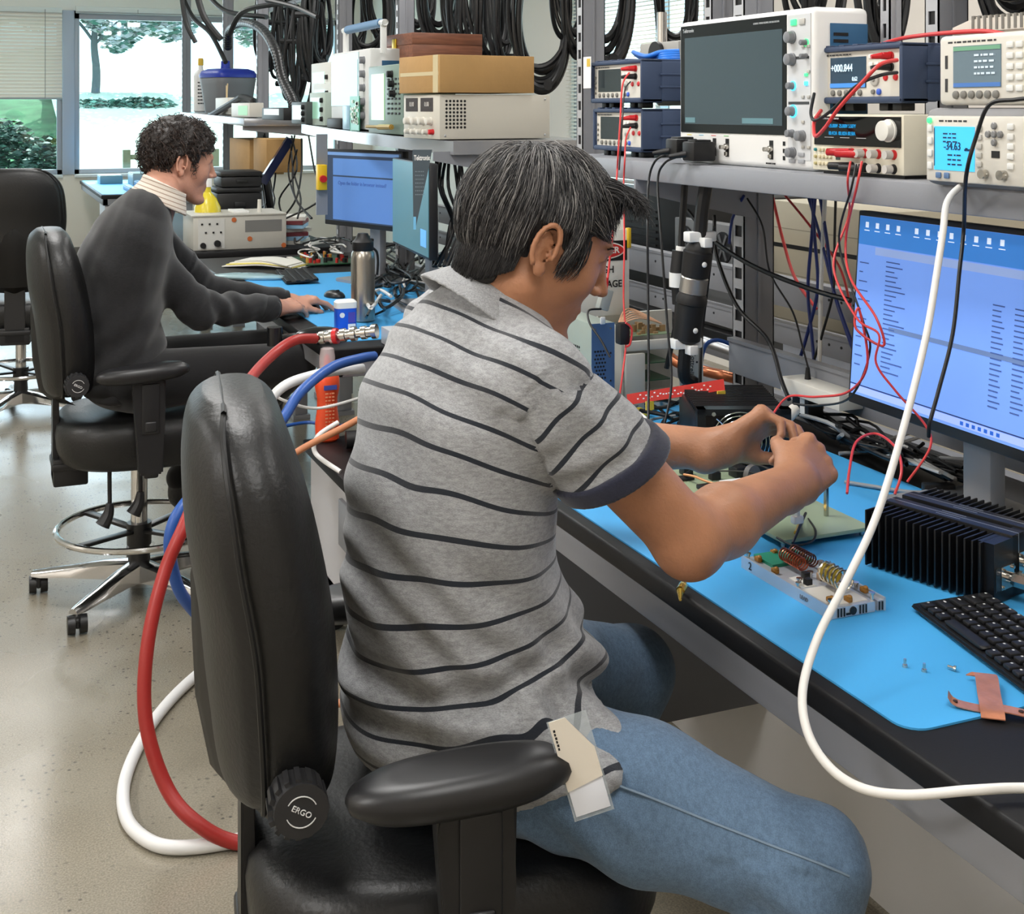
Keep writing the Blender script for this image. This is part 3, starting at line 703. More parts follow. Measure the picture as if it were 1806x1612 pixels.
def strands(name, head_c, R, n, seed, root_ok, flow, length, lift, rad, mats, parent, scal=(.098, .077, .090), cen=(-.012, 0, .022), root=(0, 0, 0), curl=0.0, pal=None, keep=None):
    """hair as thin tubes running over the scalp"""
    rnd = random.Random(seed); b = B(); allow = keep or (lambda p: True); cen = np.array(cen); sc_ = np.array(scal); R = np.array(R); made = 0; hc = np.array(head_c)-np.array(root)
    while made < n:
        v = np.array([rnd.gauss(0, 1) for _ in range(3)]); v /= np.linalg.norm(v)
        p = cen+v*sc_
        if not root_ok(p): continue
        made += 1; L_ = length(p)*rnd.uniform(.7, 1.2); steps = 7; pts = []; lf = lift*rnd.uniform(.5, 1.3); ph = rnd.uniform(0, 6.28); jit = np.array([rnd.gauss(0, .09) for _ in range(3)])
        for j in range(steps):
            v = (p-cen)/sc_; r = np.linalg.norm(v); nrm = v/sc_; nrm /= np.linalg.norm(nrm); surf = cen+v/r*sc_
            h = lf*(0.35+0.65*min(1, j/3.0))
            if j > 1 and not allow(surf): break
            pts.append(surf+nrm*h+(np.array([math.cos(ph+j*2.1), math.sin(ph+j*2.1), math.cos(ph*2+j*2.1)])*curl if curl else 0))
            f = flow(p, nrm)+jit; f = f-nrm*(f@nrm); f /= max(1e-6, np.linalg.norm(f)); p = surf+f*L_/steps
        m = pal(rnd, pts[0]) if pal else 0
        if len(pts) < 3: continue
        b.tube([hc+R@q_ for q_ in pts], lambda t, r_=rad*rnd.uniform(.8, 1.25): r_*(1-.75*t*t), n=4, m=m, smooth=0, cap=False)
    return b.done(name, mats, parent, ang=180)
def add_eye(parent, c, R, p, s, root, iris=(50, 34, 24)):
    for side in (-1, 1):
        w = np.array(c)+R@np.array((.0710, side*.032, .005))-root
        b = B().ell(w, (.0118,)*3, n=20); o = b.done('eye', mat('eye white', (196, 184, 176), .3), parent)
        f = R@np.array((1, 0, -.45)); f /= np.linalg.norm(f)
        B().ell(tuple(np.array(w)+f*.0085), (.0052,)*3, n=14).done('iris', mat('dark iris', iris, .2), o)
def cloth_mat(name, rgb, rough=.85, weave=600, stripe=None, heather=.22, srgb=(36, 40, 48), aniso=None, sheen=.3):
    m = bpy.data.materials.new(name); m.use_nodes = True; nt = m.node_tree; b = nt.nodes['Principled BSDF']; L = nt.links.new; c = lin(rgb)
    b.inputs['Roughness'].default_value = rough; b.inputs['Specular IOR Level'].default_value = .2; b.inputs['Sheen Weight'].default_value = sheen; b.inputs['Sheen Roughness'].default_value = .5
    tc = nt.nodes.new('ShaderNodeTexCoord'); mp = nt.nodes.new('ShaderNodeMapping'); mp.inputs['Scale'].default_value = aniso or (1, 1, 2.5); L(tc.outputs['Object'], mp.inputs[0])
    n = nt.nodes.new('ShaderNodeTexNoise'); n.inputs['Scale'].default_value = weave; n.inputs['Detail'].default_value = 2; L(mp.outputs[0], n.inputs['Vector'])
    n2 = nt.nodes.new('ShaderNodeTexNoise'); n2.inputs['Scale'].default_value = weave*.22; n2.inputs['Detail'].default_value = 4; L(mp.outputs[0], n2.inputs['Vector'])
    ad = nt.nodes.new('ShaderNodeMath'); ad.operation = 'ADD'; L(n.outputs['Fac'], ad.inputs[0]); L(n2.outputs['Fac'], ad.inputs[1])
    mr = nt.nodes.new('ShaderNodeMapRange'); mr.inputs[1].default_value = .75; mr.inputs[2].default_value = 1.25; L(ad.outputs[0], mr.inputs[0])
    mx = nt.nodes.new('ShaderNodeMix'); mx.data_type = 'RGBA'; mx.inputs[6].default_value = (*[v*(1-heather) for v in c], 1); mx.inputs[7].default_value = (*[min(1, v*(1+heather)) for v in c], 1); L(mr.outputs[0], mx.inputs[0])
    out = mx.outputs[2]
    if stripe:
        at = nt.nodes.new('ShaderNodeAttribute'); at.attribute_name = 'run'
        dv = nt.nodes.new('ShaderNodeMath'); dv.operation = 'DIVIDE'; dv.inputs[1].default_value = stripe[0]; L(at.outputs['Fac'], dv.inputs[0])
        fr = nt.nodes.new('ShaderNodeMath'); fr.operation = 'FRACT'; L(dv.outputs[0], fr.inputs[0])
        lt = nt.nodes.new('ShaderNodeMath'); lt.operation = 'LESS_THAN'; lt.inputs[1].default_value = stripe[1]; L(fr.outputs[0], lt.inputs[0])
        m2 = nt.nodes.new('ShaderNodeMix'); m2.data_type = 'RGBA'; L(lt.outputs[0], m2.inputs[0]); L(out, m2.inputs[6]); m2.inputs[7].default_value = (*lin(srgb), 1); out = m2.outputs[2]
    L(out, b.inputs['Base Color'])
    bp = nt.nodes.new('ShaderNodeBump'); bp.inputs['Strength'].default_value = .25; bp.inputs['Distance'].default_value = .002; L(n.outputs['Fac'], bp.inputs['Height']); L(bp.outputs[0], b.inputs['Normal'])
    return m
def along(Q, pts):
    """arc length along a polyline of the nearest point, and the distance to it"""
    best = np.full(len(Q), 1e9, np.float32); out = np.zeros(len(Q), np.float32); acc = 0
    for i in range(len(pts)-1):
        a = np.array(pts[i], np.float32); b = np.array(pts[i+1], np.float32); ba = b-a; L_ = float(np.linalg.norm(ba))
        t = ((Q-a)@ba)/(L_*L_); tc_ = np.clip(t, -9 if i == 0 else 0, 9 if i == len(pts)-2 else 1)
        tt = np.clip(t, 0, 1); dd = np.linalg.norm(Q-a-tt[:, None]*ba, axis=1); m = dd < best; best[m] = dd[m]; out[m] = (acc+tc_*L_)[m]; acc += L_
    return out, best
def folds(me, fn):
    v = verts_of(me); n = normals_of(me); set_verts(me, v+n*fn(v)[:, None])

# ---------------------------------------------------------------- the man in the striped polo
root = np.array((.55, 1.60, 0.0))
man = thing('person', 'person in grey polo shirt with dark stripes and jeans leaning over the near bench', 'person', root)
SK = skin_mat('warm tan skin', (172, 120, 88))
def V3(v): return np.array(v, np.float32)
SHR = V3(P(950, 668, 1.60)); ELR = V3(P(1214, 950, 1.64)); WRR = V3(P(1402, 852, 1.84))
SHL = V3((.655, 1.80, 1.125)); ELL = V3((.88, 1.93, .90)); WRL = V3(P(1272, 790, 2.05))
HC = V3(P(951, 417, 1.74)); HR = rot3(math.radians(-11), math.radians(27))
SP = [V3((.622, 1.61, .59)), V3((.612, 1.61, .70)), V3((.580, 1.61, .82)), V3((.578, 1.612, .94)), V3((.594, 1.617, 1.04)), V3((.614, 1.62, 1.11)), V3((.632, 1.62, 1.165))]
NB_ = V3((.650, 1.62, 1.20)); yaw = math.radians(4); U = V3((-math.sin(yaw), math.cos(yaw), 0))
Rr = np.stack(frame_from(V3(P(1450, 792, 1.93))-WRR, V3(P(1470, 880, 1.60))-WRR), 1).astype(np.float32)
Rl = np.stack(frame_from(V3(P(1348, 745, 2.07))-WRL, V3(P(1285, 640, 2.15))-WRL), 1).astype(np.float32)
fr_ = [(.95, 1.15, .5, .04), (1.1, 1.3, .7, .0), (1.15, 1.4, .8, -.03), (1.2, 1.4, .8, -.06)]
thr = [(.025, .024, -.008), (.055, .044, -.022), (.084, .046, -.040), (.104, .034, -.056)]
fl_ = [(.75, .55, .3, .05), (.9, .75, .5, .02), (1.0, 1.0, .6, -.02), (1.1, 1.1, .6, -.05)]
thl = [(.025, .024, -.008), (.052, .046, -.024), (.080, .050, -.044), (.106, .042, -.062)]
# left hand: mirror the thumb side
Rl_m = Rl.copy()
def man_body(Q):
    qh = (Q-HC)@HR
    d = head_field(qh); d = smin(d, ear_field(qh, -1), .004); d = smin(d, ear_field(qh, 1), .004)
    nk = HC+HR@V3((-.020, 0, -.060)); d = smin(d, rc(Q, nk, NB_, .053, .060), .03)
    d = smin(d, rc(Q, NB_, SP[5], .062, .09), .03)
    return d
def arm_field(Q, sh, elb, wr):
    d = rc(Q, sh, elb, .050, .043); mid = elb+(wr-elb)*.30
    d = smin(d, rc(Q, elb, mid, .043, .045), .02); d = smin(d, rc(Q, mid, wr, .044, .029), .02)
    d = smin(d, el(Q, elb+V3((.0, -.004, -.012)), (.036, .034, .034)), .02); return d
def bodyfull(Q):
    d = man_body(Q)
    d = np.minimum(d, smin(arm_field(Q, SHR, ELR, WRR), hand_field(Q, WRR, Rr, -1, fr_, thr), .015))
    d = np.minimum(d, smin(arm_field(Q, SHL, ELL, WRL), hand_field(Q, WRL, Rl_m, 1, fl_, thl), .015))
    d = smin(d, rc(Q, SHR, SHL, .05, .05), .03); d = smin(d, rc(Q, SP[1], SP[5], .08, .08), .02)
    return d
def make_skin(fn, boxes, root, name):
    """head, arms and trunk meshed at fine resolution and kept in one mesh"""
    lo = np.min([b[0] for b in boxes], 0); hi = np.max([b[1] for b in boxes], 0)
    me = field_mesh(fn, lo, hi, .0036, name); return me
me = field_mesh(bodyfull, (.44, 1.36, .56), (1.26, 2.02, 1.47), .0040, 'body')
v = verts_of(me); set_verts(me, v-root.astype(np.float32)); link('body', me, SK, man)
add_eye(man, HC, HR, None, None, root)
# eyebrows
b = B()
for s in (-1, 1):
    for k in range(60):
        t = k/59; y = s*(.014+.032*t); p0 = V3((.0945-.015*t*t, y, .024+.005*math.sin(t*3))); p1 = p0+V3((-.001, s*.008, -.001+.003*(1-t)))
        p0[2] += random.uniform(-.002, .002); b.tube([HC+HR@p0-root, HC+HR@p1-root], .0006, n=3, smooth=0, cap=False)
b.done('eyebrows', mat('dark brow hair', (30, 26, 25), .7), man, ang=180)
# hair: cap plus strands
def hair_ok(p):
    x, y, z = p; line = .052-.0*abs(y)          # front hair line
    if z > .064: return x < .078
    if z > .024: return x < .056-abs(y)*.05
    if z > -.01: return x < -.034 or (.018 < x < .046)
    return x < -.034-(-.01-z)*.2 and z > -.052
def cap_field(Q):
    q = (Q-HC)@HR; d = el(q, (-.014, 0, .026), (.107, .083, .095)); d = smin(d, el(q, (.036, 0, .072), (.052, .052, .028)), .02)
    x, y, z = q[:, 0], q[:, 1], q[:, 2]; n = wob(q, 70, 3)*.0022
    front = np.where(z > .064, .080+(z-.064)*.6, np.where(z > -.012, .056-np.abs(y)*.02, -.026+(z+.012)*.25))
    side = (np.abs(y) > .055) & (z < .03); front = np.where(side & (z > -.050) & (z < .03), np.where(z > -.002, .050, .012), front)
    cut = x-front; ear = el(q-np.array((0, 0, 0), np.float32), (-.002, -.082, -.018), (.020, .030, .034)); ear2 = el(q, (-.002, .082, -.018), (.020, .030, .034))
    side_burn = el(q, (.030, -.072, -.022), (.012, .02, .028)); d0 = smax(smax(d+n, cut, .008), -z-.072-.25*x, .01)
    d0 = smax(d0, -ear, .004); d0 = smax(d0, -ear2, .004)
    d1 = smax(el(q, (-.012, 0, .022), (.101, .080, .093)), side_burn, .004); d2 = smax(rc(q, (-.024, 0, -.02), (-.018, 0, -.12), .0640, .0600)+n*.4, -(z+.100-.6*np.maximum(0, x+.070)), .006); d2 = smax(d2, x+.040, .006); return np.minimum(np.minimum(d0, d1), d2)
me = field_mesh(cap_field, HC-.16, HC+.17, .0032, 'hair'); 
v = verts_of(me); q = (v-HC)@HR
set_verts(me, v-root.astype(np.float32)); HB = mat('black hair mass', (24, 23, 24), .55, bump=.5, bscale=130, aniso=(1, 1, .3)); hair = link('hair', me, HB, man)
b = B(); rnd = random.Random(17)
for k in range(2600):
    th = rnd.uniform(math.radians(95), math.radians(265)); e_ = abs(th-PI)/math.radians(85); zt_ = rnd.uniform(-.060, -.012); zb_ = zt_-rnd.uniform(.030, .045); lim = -.106+.055*e_*e_; pts = []
    for j in range(5):
        z = max(zt_+(zb_-zt_)*j/4, lim+rnd.uniform(-.004, .004)); r_ = .0625+.012*math.sin(max(0, min(1, (z+.10)/.09))*PI/2)+rnd.uniform(-.001, .0015)
        pts.append(HC+HR@V3((-.022+r_*1.02*math.cos(th)+.10*min(0, z+.06)*-.2, r_*1.02*math.sin(th), z))-root)
    b.tube(pts, lambda t: .0006*(1-.6*t), n=3, m=0 if rnd.random() > .07 else 2, smooth=0, cap=False)
nape_bm = b
crown = V3((-.060, .008, .100))
def flow_m(p, n):
    f = V3(p)-crown; f = f/max(.02, np.linalg.norm(f)); 
    g = V3((0, 0, -1.0)) if p[0] < .03 or p[2] < .03 else V3((1.1, -.55, .1)); return f*(1.0 if p[2] > .04 else .3)+g*(.55 if p[2] > .05 else 1.2)
def palm(rnd, p):
    g = .34 if p[0] < .03 else .12
    if p[2] < -.02 and p[0] < 0: g = .07
    g += .35*math.exp(-((p[0]+.055)/.03)**2-((p[1])/.03)**2) if p[2] > .08 else 0
    return 1 if rnd.random() < g*.40 else (2 if rnd.random() < g*1.3 else 0)
def keep_m(p):
    x, y, z = p
    if z > .062: return True
    if z > .03: return x < .068
    if -.030 < x < .016: return z > .018
    if x >= .016: return x < .050 and z > -.034
    return z > -.072+.25*(x+.03)
HM = [mat('black hair strand', (30, 29, 31), .38), mat('silver hair strand', (150, 147, 144), .4), mat('grey hair strand', (84, 82, 82), .4)]
strands('hair_strands', HC, HR, 11000, 11, hair_ok, flow_m, lambda p: .062 if p[0] < .04 else .070, .0150, .00048, HM, hair, root=root, pal=palm, keep=keep_m)
nape_bm.done('nape_hair', HM, hair, ang=180)
# forelock sweeping over the forehead
b = B(); rnd = random.Random(3)
for k in range(1500):
    y0 = rnd.uniform(-.050, .045); p = V3((.045+rnd.uniform(-.02, .02), y0, .100-.9*y0*y0*6+rnd.uniform(-.006, .008)))
    pts = [p, p+V3((.022, -.006, .006)), p+V3((.036, -.010, .006)), p+V3((.046+rnd.uniform(-.014, .010), -.014+rnd.uniform(-.012, .008), -.002+rnd.uniform(-.012, .008)))]
    b.tube([HC+HR@t_-root for t_ in pts], lambda t: .00085*(1-.7*t), n=4, m=0 if rnd.random() > .1 else 2, smooth=3, cap=False)
b.done('forelock', HM, hair, ang=180)
# jeans
HPR = V3((.60, 1.50, .650)); HPL = V3((.60, 1.72, .650)); KNR = V3(P(1426, 1530, 1.50)); KNL = V3(P(1112, 1185, 2.05)); ANR = KNR+V3((-.06, .02, -.47)); ANL = KNL+V3((-.14, .04, -.44))
def jeans_f(Q):
    d = el(Q, (.600, 1.61, .650), (.128, .158, .095))
    for h, k_, a in ((HPR, KNR, ANR), (HPL, KNL, ANL)):
        m_ = h+(k_-h)*.5+V3((0, 0, .006)); d = smin(d, rc(Q, h, m_, .088, .082), .03); d = smin(d, rc(Q, m_, k_, .082, .066), .03); c_ = k_+(a-k_)*.35+V3((-.01, 0, 0)); d = smin(d, rc(Q, k_, c_, .066, .066), .02); d = smin(d, rc(Q, c_, a, .064, .056), .02)
    return d
# shirt
SLE = CUTP_ = SHR+(ELR-SHR)*.50; SLEL = SHL+(ELL-SHL)*.50
ru = [.168, .166, .160, .168, .180, .150, .088]; rv = [.168, .160, .132, .122, .114, .095, .070]
def torso_f(Q): return loft(Q, SP, U, ru, rv, .03)
CUTN = V3((.52, .0, -.854)); CUTP = V3(P(1047, 850, 1.6))
def sleeve_f(Q, sh, elb, end):
    if sh is SHR:
        ax = (elb-sh)/np.linalg.norm(elb-sh); d = rc(Q, sh+V3((-.01, 0, -.010)), elb, .066, .070); return smax(d, (Q-CUTP)@CUTN, .004)
    ax = (elb-sh)/np.linalg.norm(elb-sh); L_ = float((end-sh)@ax); d = rc(Q, sh+V3((-.01, 0, -.008)), end+ax*.02, .073, .076); return smax(d, (Q-sh)@ax-L_, .004)
def shirt_f(Q):
    d = torso_f(Q); a = sleeve_f(Q, SHR, ELR, SLE); b_ = sleeve_f(Q, SHL, ELL, SLEL)
    d = smin(d, rc(Q, SHR, SHL, .056, .056), .045); d = smin(d, a, .022); d = smin(d, b_, .022)
    j_ = jeans_f(Q)-.013+.50*np.clip(Q[:, 0]-.665, 0, 1); d = smin(d, j_, .03); hem = .620+.36*np.clip(Q[:, 0]-.54, 0, .25)
    return smax(d, hem-Q[:, 2], .006)
def soft_run(Q):
    pts = np.array(catmull([Vector(p) for p in SP], 4), np.float32); L_ = np.concatenate([[0], np.cumsum(np.linalg.norm(np.diff(pts, axis=0), axis=1))])
    tg = np.gradient(pts, axis=0); tg /= np.linalg.norm(tg, axis=1)[:, None]; num = 0; den = 0
    for p, t, l in zip(pts, tg, L_):
        q = Q-p; w_ = np.exp(-(np.linalg.norm(q, axis=1)/.075)**2*1.0); num = num+w_*(l+q@t); den = den+w_
    return num/np.maximum(den, 1e-9), None
me = field_mesh(shirt_f, (.38, 1.30, .60), (1.00, 2.05, 1.30), .0046, 'shirt')
v = verts_of(me); sp_run, _ = soft_run(v); ar_run, _ = along(v, [SHR, ELR]); al_run, _ = along(v, [SHL, ELL])
ds = sleeve_f(v, SHR, ELR, SLE); dl = sleeve_f(v, SHL, ELL, SLEL); dt = smin(torso_f(v), rc(v, SHR, SHL, .062, .062), .03)
isr = (ds < dt-.004) & (ar_run > .0); isl = (dl < dt-.004) & (al_run > .0)
run = np.where(isr, ar_run*1.0+.017-(v[:, 1]-SHR[1])*.25, np.where(isl, al_run+.02, sp_run+(v[:, 1]-1.62)*.06+(v[:, 0]-.58)*.26*np.clip((v[:, 2]-.80)/.28, 0, 1)))
xx = v[:, 0]; zz = v[:, 2]
amp = .0045+.006*np.clip((.95-zz)/.25, 0, 1)
diag = np.sin((xx*1.2+zz*1.0)*58+2.2*np.sin(zz*17+xx*9)+1.3*wob(v, 9, 2))
low = np.sin(zz*95+2.6*np.sin(xx*20+v[:, 1]*11)+wob(v, 14, 5)*1.5)*np.exp(-((zz-.720)/.060)**2)*.0100
sl = np.where(isr | isl, .0028*np.sin(ar_run*90+np.sin(v[:, 2]*40)*2), 0)
seam = -.004*np.exp(-(((ds-dt)+.004)/.004)**2)*(ar_run > -.02)
disp = amp*.5*diag+low+sl+wob(v, 22, 4)*.0022+seam
run = run-disp*0.3+.003*wob(v, 16, 8)
attr(me, 'run', run+.5)
n = normals_of(me); set_verts(me, v+n*disp[:, None]-root.astype(np.float32))
SHM = cloth_mat('grey heather pique with dark stripes', (150, 151, 153), stripe=(.0432, .135), heather=.26, weave=420, aniso=(1, 1, 3), srgb=(34, 38, 46))
shirt = link('polo_shirt', me, SHM, man)
ax = (ELR-SHR)/np.linalg.norm(ELR-SHR)
def cuff_f(Q, sh, elb, end):
    ax = (elb-sh)/np.linalg.norm(elb-sh); L_ = float((end-sh)@ax); r_ = rc(Q, sh+V3((-.01, 0, -.010)) if sh is SHR else sh, elb, .0735, .0770) if sh is SHR else rc(Q, sh, elb+ax*.1, .080, .0775); t = (Q-sh)@ax-L_
    if sh is SHR: t = (Q-CUTP)@CUTN
    return smax(smax(r_, -(r_+.014), .003), np.abs(t+.004)-.0135, .004)
for (a, b_, c) in ((SHR, ELR, SLE), (SHL, ELL, SLEL)):
    m_ = field_mesh(lambda Q: cuff_f(Q, a, b_, c), c-.13, c+.13, .0035, 'sleeve_cuff'); set_verts(m_, verts_of(m_)-root.astype(np.float32)); link('sleeve_cuff', m_, cloth_mat('navy ribbed cuff', (40, 42, 58), weave=900), shirt)
# collar: a band round the neck that stands at the nape
nkc = V3((.645, 1.62, 1.192)); nax = V3((.54, 0, .84)); nax /= np.linalg.norm(nax)
def collar_f(Q):
    q = Q-nkc; t = q@nax; rad = q-t[:, None]*nax; r = np.linalg.norm(rad, axis=1); fx = q[:, 0]
    rr = .064+.95*np.clip(.016-t, 0, .06); sh_ = np.abs(r-rr)-.0045; return smax(sh_, np.abs(t-.004+fx*.12)-.038, .006)
m_ = field_mesh(collar_f, nkc-.14, nkc+.14, .0035, 'collar'); set_verts(m_, verts_of(m_)-root.astype(np.float32)); cl = cloth_mat('grey ribbed collar', (150, 151, 153), weave=700, heather=.3, aniso=(3, 3, 1)); link('collar', m_, cl, shirt)
# jeans mesh
me = field_mesh(jeans_f, (.38, 1.08, .10), (1.10, 1.95, .80), .0062, 'jeans'); v = verts_of(me); n = normals_of(me)
tr_, _ = along(v, [HPR, KNR]); crease = np.sin(tr_*70+3*np.sin(v[:, 2]*30+v[:, 1]*12))*np.exp(-((tr_-.36)/.08)**2)*.006*(v[:, 2] < KNR[2]+.03)
hipf = np.sin((v[:, 0]+v[:, 2])*90+2*np.sin(v[:, 1]*20))*np.exp(-((v[:, 0]-.66)/.07)**2)*.003
set_verts(me, v+n*(crease+hipf+wob(v, 26, 6)*.0022)[:, None]-root.astype(np.float32))
DEN = cloth_mat('faded blue denim', (98, 122, 148), weave=600, heather=.20, sheen=.15, aniso=(1.4, 1, 1)); jeans = link('jeans', me, DEN, man)
# outer seam of the near leg
def on_field(fn, p, dr, r0=0.0, r1=.2):
    ts = np.linspace(r0, r1, 200); Q = np.array([p+dr*t for t in ts], np.float32); f = fn(Q); i = int(np.argmax(f > 0)); return p+dr*ts[i]
def seam_line(h, k_, off, out):
    pts = []
    for t in np.linspace(.12, 1.02, 16):
        c = h+(k_-h)*t; dr = V3(off); dr /= np.linalg.norm(dr); pts.append(on_field(jeans_f, c, dr)+dr*.0012-root)
    return pts
B().tube(seam_line(HPR, KNR, (0, -.92, .40), 1), .0016, n=5, smooth=2).done('outer_seam', mat('denim seam thread', (120, 140, 160), .8), jeans)
for k_, a in ((KNR, ANR), (KNL, ANL)):
    m_ = field_mesh(lambda Q: smax(smin(rc(Q, a+V3((-.02, 0, -.05)), a+V3((.14, -.0, -.075)), .042, .036), rc(Q, a, a+V3((0, 0, -.05)), .04, .042), .02), (a[2]-.115)-Q[:, 2], .004), a+V3((-.1, -.1, -.15)), a+V3((.24, .1, .08)), .005, 'shoe'); set_verts(m_, verts_of(m_)-root.astype(np.float32)); link('shoe', m_, mat('dark shoe leather', (34, 30, 30), .5), man)
# badge hanging from his belt
bg_ = thing('id_badge', 'white and cream plastic badge hanging at the hip of the striped shirt', 'badge', P(1022, 1345, 1.43)); bg_.rotation_euler = (math.radians(-4), math.radians(-16), math.radians(-18))
B().box(-.020, .020, -.0006, .0006, -.055, .005, bev=.0005).done('white_card', mat('white card', (236, 240, 250), .4), bg_)
B().box(-.023, .023, .001, .0016, -.060, .052, bev=.0005).done('clear_holder', mat('clear vinyl', (200, 210, 215), .15, alpha=.35), bg_)
c_ = B().prism([(-.021, .052), (-.002, .052), (.021, .012), (.021, -.020), (-.021, -.026)], -.0022, -.0008, 'y').done('cream_card', mat('cream card', (226, 218, 204), .5), bg_)
for k in range(6): B().box(-.0185, -.0165+.0004*(k % 2), -.0024, -.0021, .020+.004*k, .0228+.004*k).done('printed_mark', mat('black print', (25, 25, 25), .6), c_)

# ---------------------------------------------------------------- the man in the dark sweater
root1 = np.array((.464, 4.0, 0.0)); man1 = thing('person', 'person in charcoal sweater with curly dark hair working at the middle bench', 'person', root1)
SK1 = skin_mat('light skin', (198, 146, 124))
S1R = V3(P(232, 428, 3.88)); E1R = V3(P(350, 545, 3.95)); W1R = V3(P(486, 543, 4.18)); S1L = V3((.47, 4.20, 1.09)); E1L = V3((.70, 4.28, .85)); W1L = V3((.97, 4.30, .80))
H1 = V3(P(318, 282, 4.0)); H1R = rot3(math.radians(2), math.radians(12))
SP1 = [V3((.42, 4.0, .60)), V3((.40, 4.0, .72)), V3((.385, 4.0, .86)), V3((.40, 4.0, .98)), V3((.435, 4.0, 1.07)), V3((.465, 4.0, 1.14))]; NB1 = V3((.50, 4.0, 1.185))
R1 = np.stack(frame_from(V3(P(560, 533, 4.34))-W1R, V3((0, -.35, 1))), 1).astype(np.float32)
R1l = np.stack(frame_from((1, .1, 0), (0, 0, 1)), 1).astype(np.float32)
f1 = [(.30, .35, .2, .08), (.35, .4, .2, .02), (.4, .5, .3, -.04), (.45, .55, .3, -.1)]; th1 = [(.025, .024, -.008), (.050, .044, -.016), (.078, .052, -.026), (.100, .050, -.034)]
def mirror_y(R): M_ = R.copy(); M_[:, 1] *= -1; return M_
def body1(Q):
    qh = (Q-H1)@H1R; d = head_field(qh); d = smin(d, ear_field(qh, -1), .004); d = smin(d, ear_field(qh, 1), .004)
    nk = H1+H1R@V3((-.035, 0, -.06)); d = smin(d, rc(Q, nk, NB1, .052, .060), .03); d = smin(d, rc(Q, NB1, SP1[1], .06, .09), .03)
    for a, b_, c, R_ in ((S1R, E1R, W1R, R1), (S1L, E1L, W1L, mirror_y(R1l))):
        d = smin(d, rc(Q, a, b_, .045, .038), .03); d = np.minimum(d, smin(rc(Q, b_, c, .038, .027), hand_field(Q, c, R_, -1, f1, th1), .015))
    return d
me = field_mesh(body1, (.26, 3.80, .55), (1.26, 4.50, 1.46), .0052, 'body'); set_verts(me, verts_of(me)-root1.astype(np.float32)); link('body', me, SK1, man1)
add_eye(man1, H1, H1R, None, None, root1)
def cap1(Q):
    q = (Q-H1)@H1R; d = el(q, (-.016, 0, .034), (.116, .094, .100)); x, y, z = q[:, 0], q[:, 1], q[:, 2]
    d += wob(q, 95, 3)*.007+wob(q, 190, 6)*.004; front = np.where(z > .04, .092, np.where(z > -.0, .046, -.022+.3*z)); d = smax(d, x-front, .012); d = smax(d, -z-.062-.3*x, .012)
    return smax(smax(d, -el(q, (-.0, -.085, -.018), (.022, .03, .034)), .004), -el(q, (-.0, .085, -.018), (.022, .03, .034)), .004)
me = field_mesh(cap1, H1-.17, H1+.17, .0045, 'hair'); set_verts(me, verts_of(me)-root1.astype(np.float32)); h1 = link('hair', me, mat('dark brown hair', (34, 27, 24), .5, bump=.5, bscale=150), man1)
strands('curls', H1, H1R, 1500, 5, lambda p: hair_ok(p), lambda p, n: V3((.3, 0, -.8)), lambda p: .04, .024, .0013, [mat('dark brown curl', (40, 30, 26), .4), mat('brown curl light', (66, 50, 42), .4)], h1, root=root1, keep=lambda p: keep_m(p) and (p[0] < .03 or p[2] > .02), curl=.007, pal=lambda r_, p: 1 if r_.random() < .25 else 0)
U1 = V3((0, 1, 0))
def sweat(Q):
    d = loft(Q, SP1, U1, [.165, .165, .168, .178, .180, .13], [.130, .125, .125, .125, .110, .08], .03); d = smin(d, rc(Q, S1R+V3((0, 0, -.012)), S1L, .056, .056), .05)
    for a, b_, c in ((S1R, E1R, W1R), (S1L, E1L, W1L)):
        d = smin(d, rc(Q, a, b_, .064, .056), .045); ax_ = (c-b_)/np.linalg.norm(c-b_); d = smin(d, smax(rc(Q, b_, c, .056, .041), (Q-c)@ax_+.012, .006), .02)
    return smax(d, .60-Q[:, 2], .006)
me = field_mesh(sweat, (.18, 3.72, .58), (1.06, 4.42, 1.28), .0065, 'sweater'); v = verts_of(me); n = normals_of(me)
ra, _ = along(v, [S1R, E1R, W1R]); near_el = np.exp(-((ra-.34)/.09)**2)
set_verts(me, v+n*(.005*np.sin(ra*75+2*np.sin(v[:, 2]*30))*near_el+.004*np.sin((v[:, 2]-v[:, 0])*60+2*wob(v, 8, 1))*np.clip((1.0-v[:, 2])/.2, 0, 1)+wob(v, 24, 2)*.0025)[:, None]-root1.astype(np.float32))
sw = link('sweater', me, cloth_mat('charcoal wool', (33, 33, 35), weave=500, heather=.25), man1)
for c, e in ((W1R, E1R), (W1L, E1L)):
    ax_ = (c-e)/np.linalg.norm(c-e); p0 = c-ax_*.075-root1; p1 = c-ax_*.006-root1; bq = B(); bq.tube([p0, p0+ax_*.03, p1], lambda t: .0425-.003*t, n=28, smooth=3); bq.done('cuff', cloth_mat('charcoal ribbed cuff', (26, 26, 28), weave=900), sw)
nc1 = V3((.515, 4.0, 1.192)); nx1 = V3((.38, 0, .92)); nx1 /= np.linalg.norm(nx1)
def col1(Q):
    q = Q-nc1; t = q@nx1; r = np.linalg.norm(q-t[:, None]*nx1, axis=1); rr = .066+.45*np.clip(.02-t, 0, .06); return smax(np.abs(r-rr)-.005, np.abs(t-.004+q[:, 0]*.1)-.032, .006)
m_ = field_mesh(col1, nc1-.14, nc1+.14, .004, 'shirt_collar'); v = verts_of(m_); attr(m_, 'run', (v-nc1)@nx1+.5); set_verts(m_, v-root1.astype(np.float32))
link('shirt_collar', m_, cloth_mat('cream striped cotton', (214, 204, 192), weave=900, heather=.05, stripe=(.012, .25), srgb=(160, 140, 124)), man1)
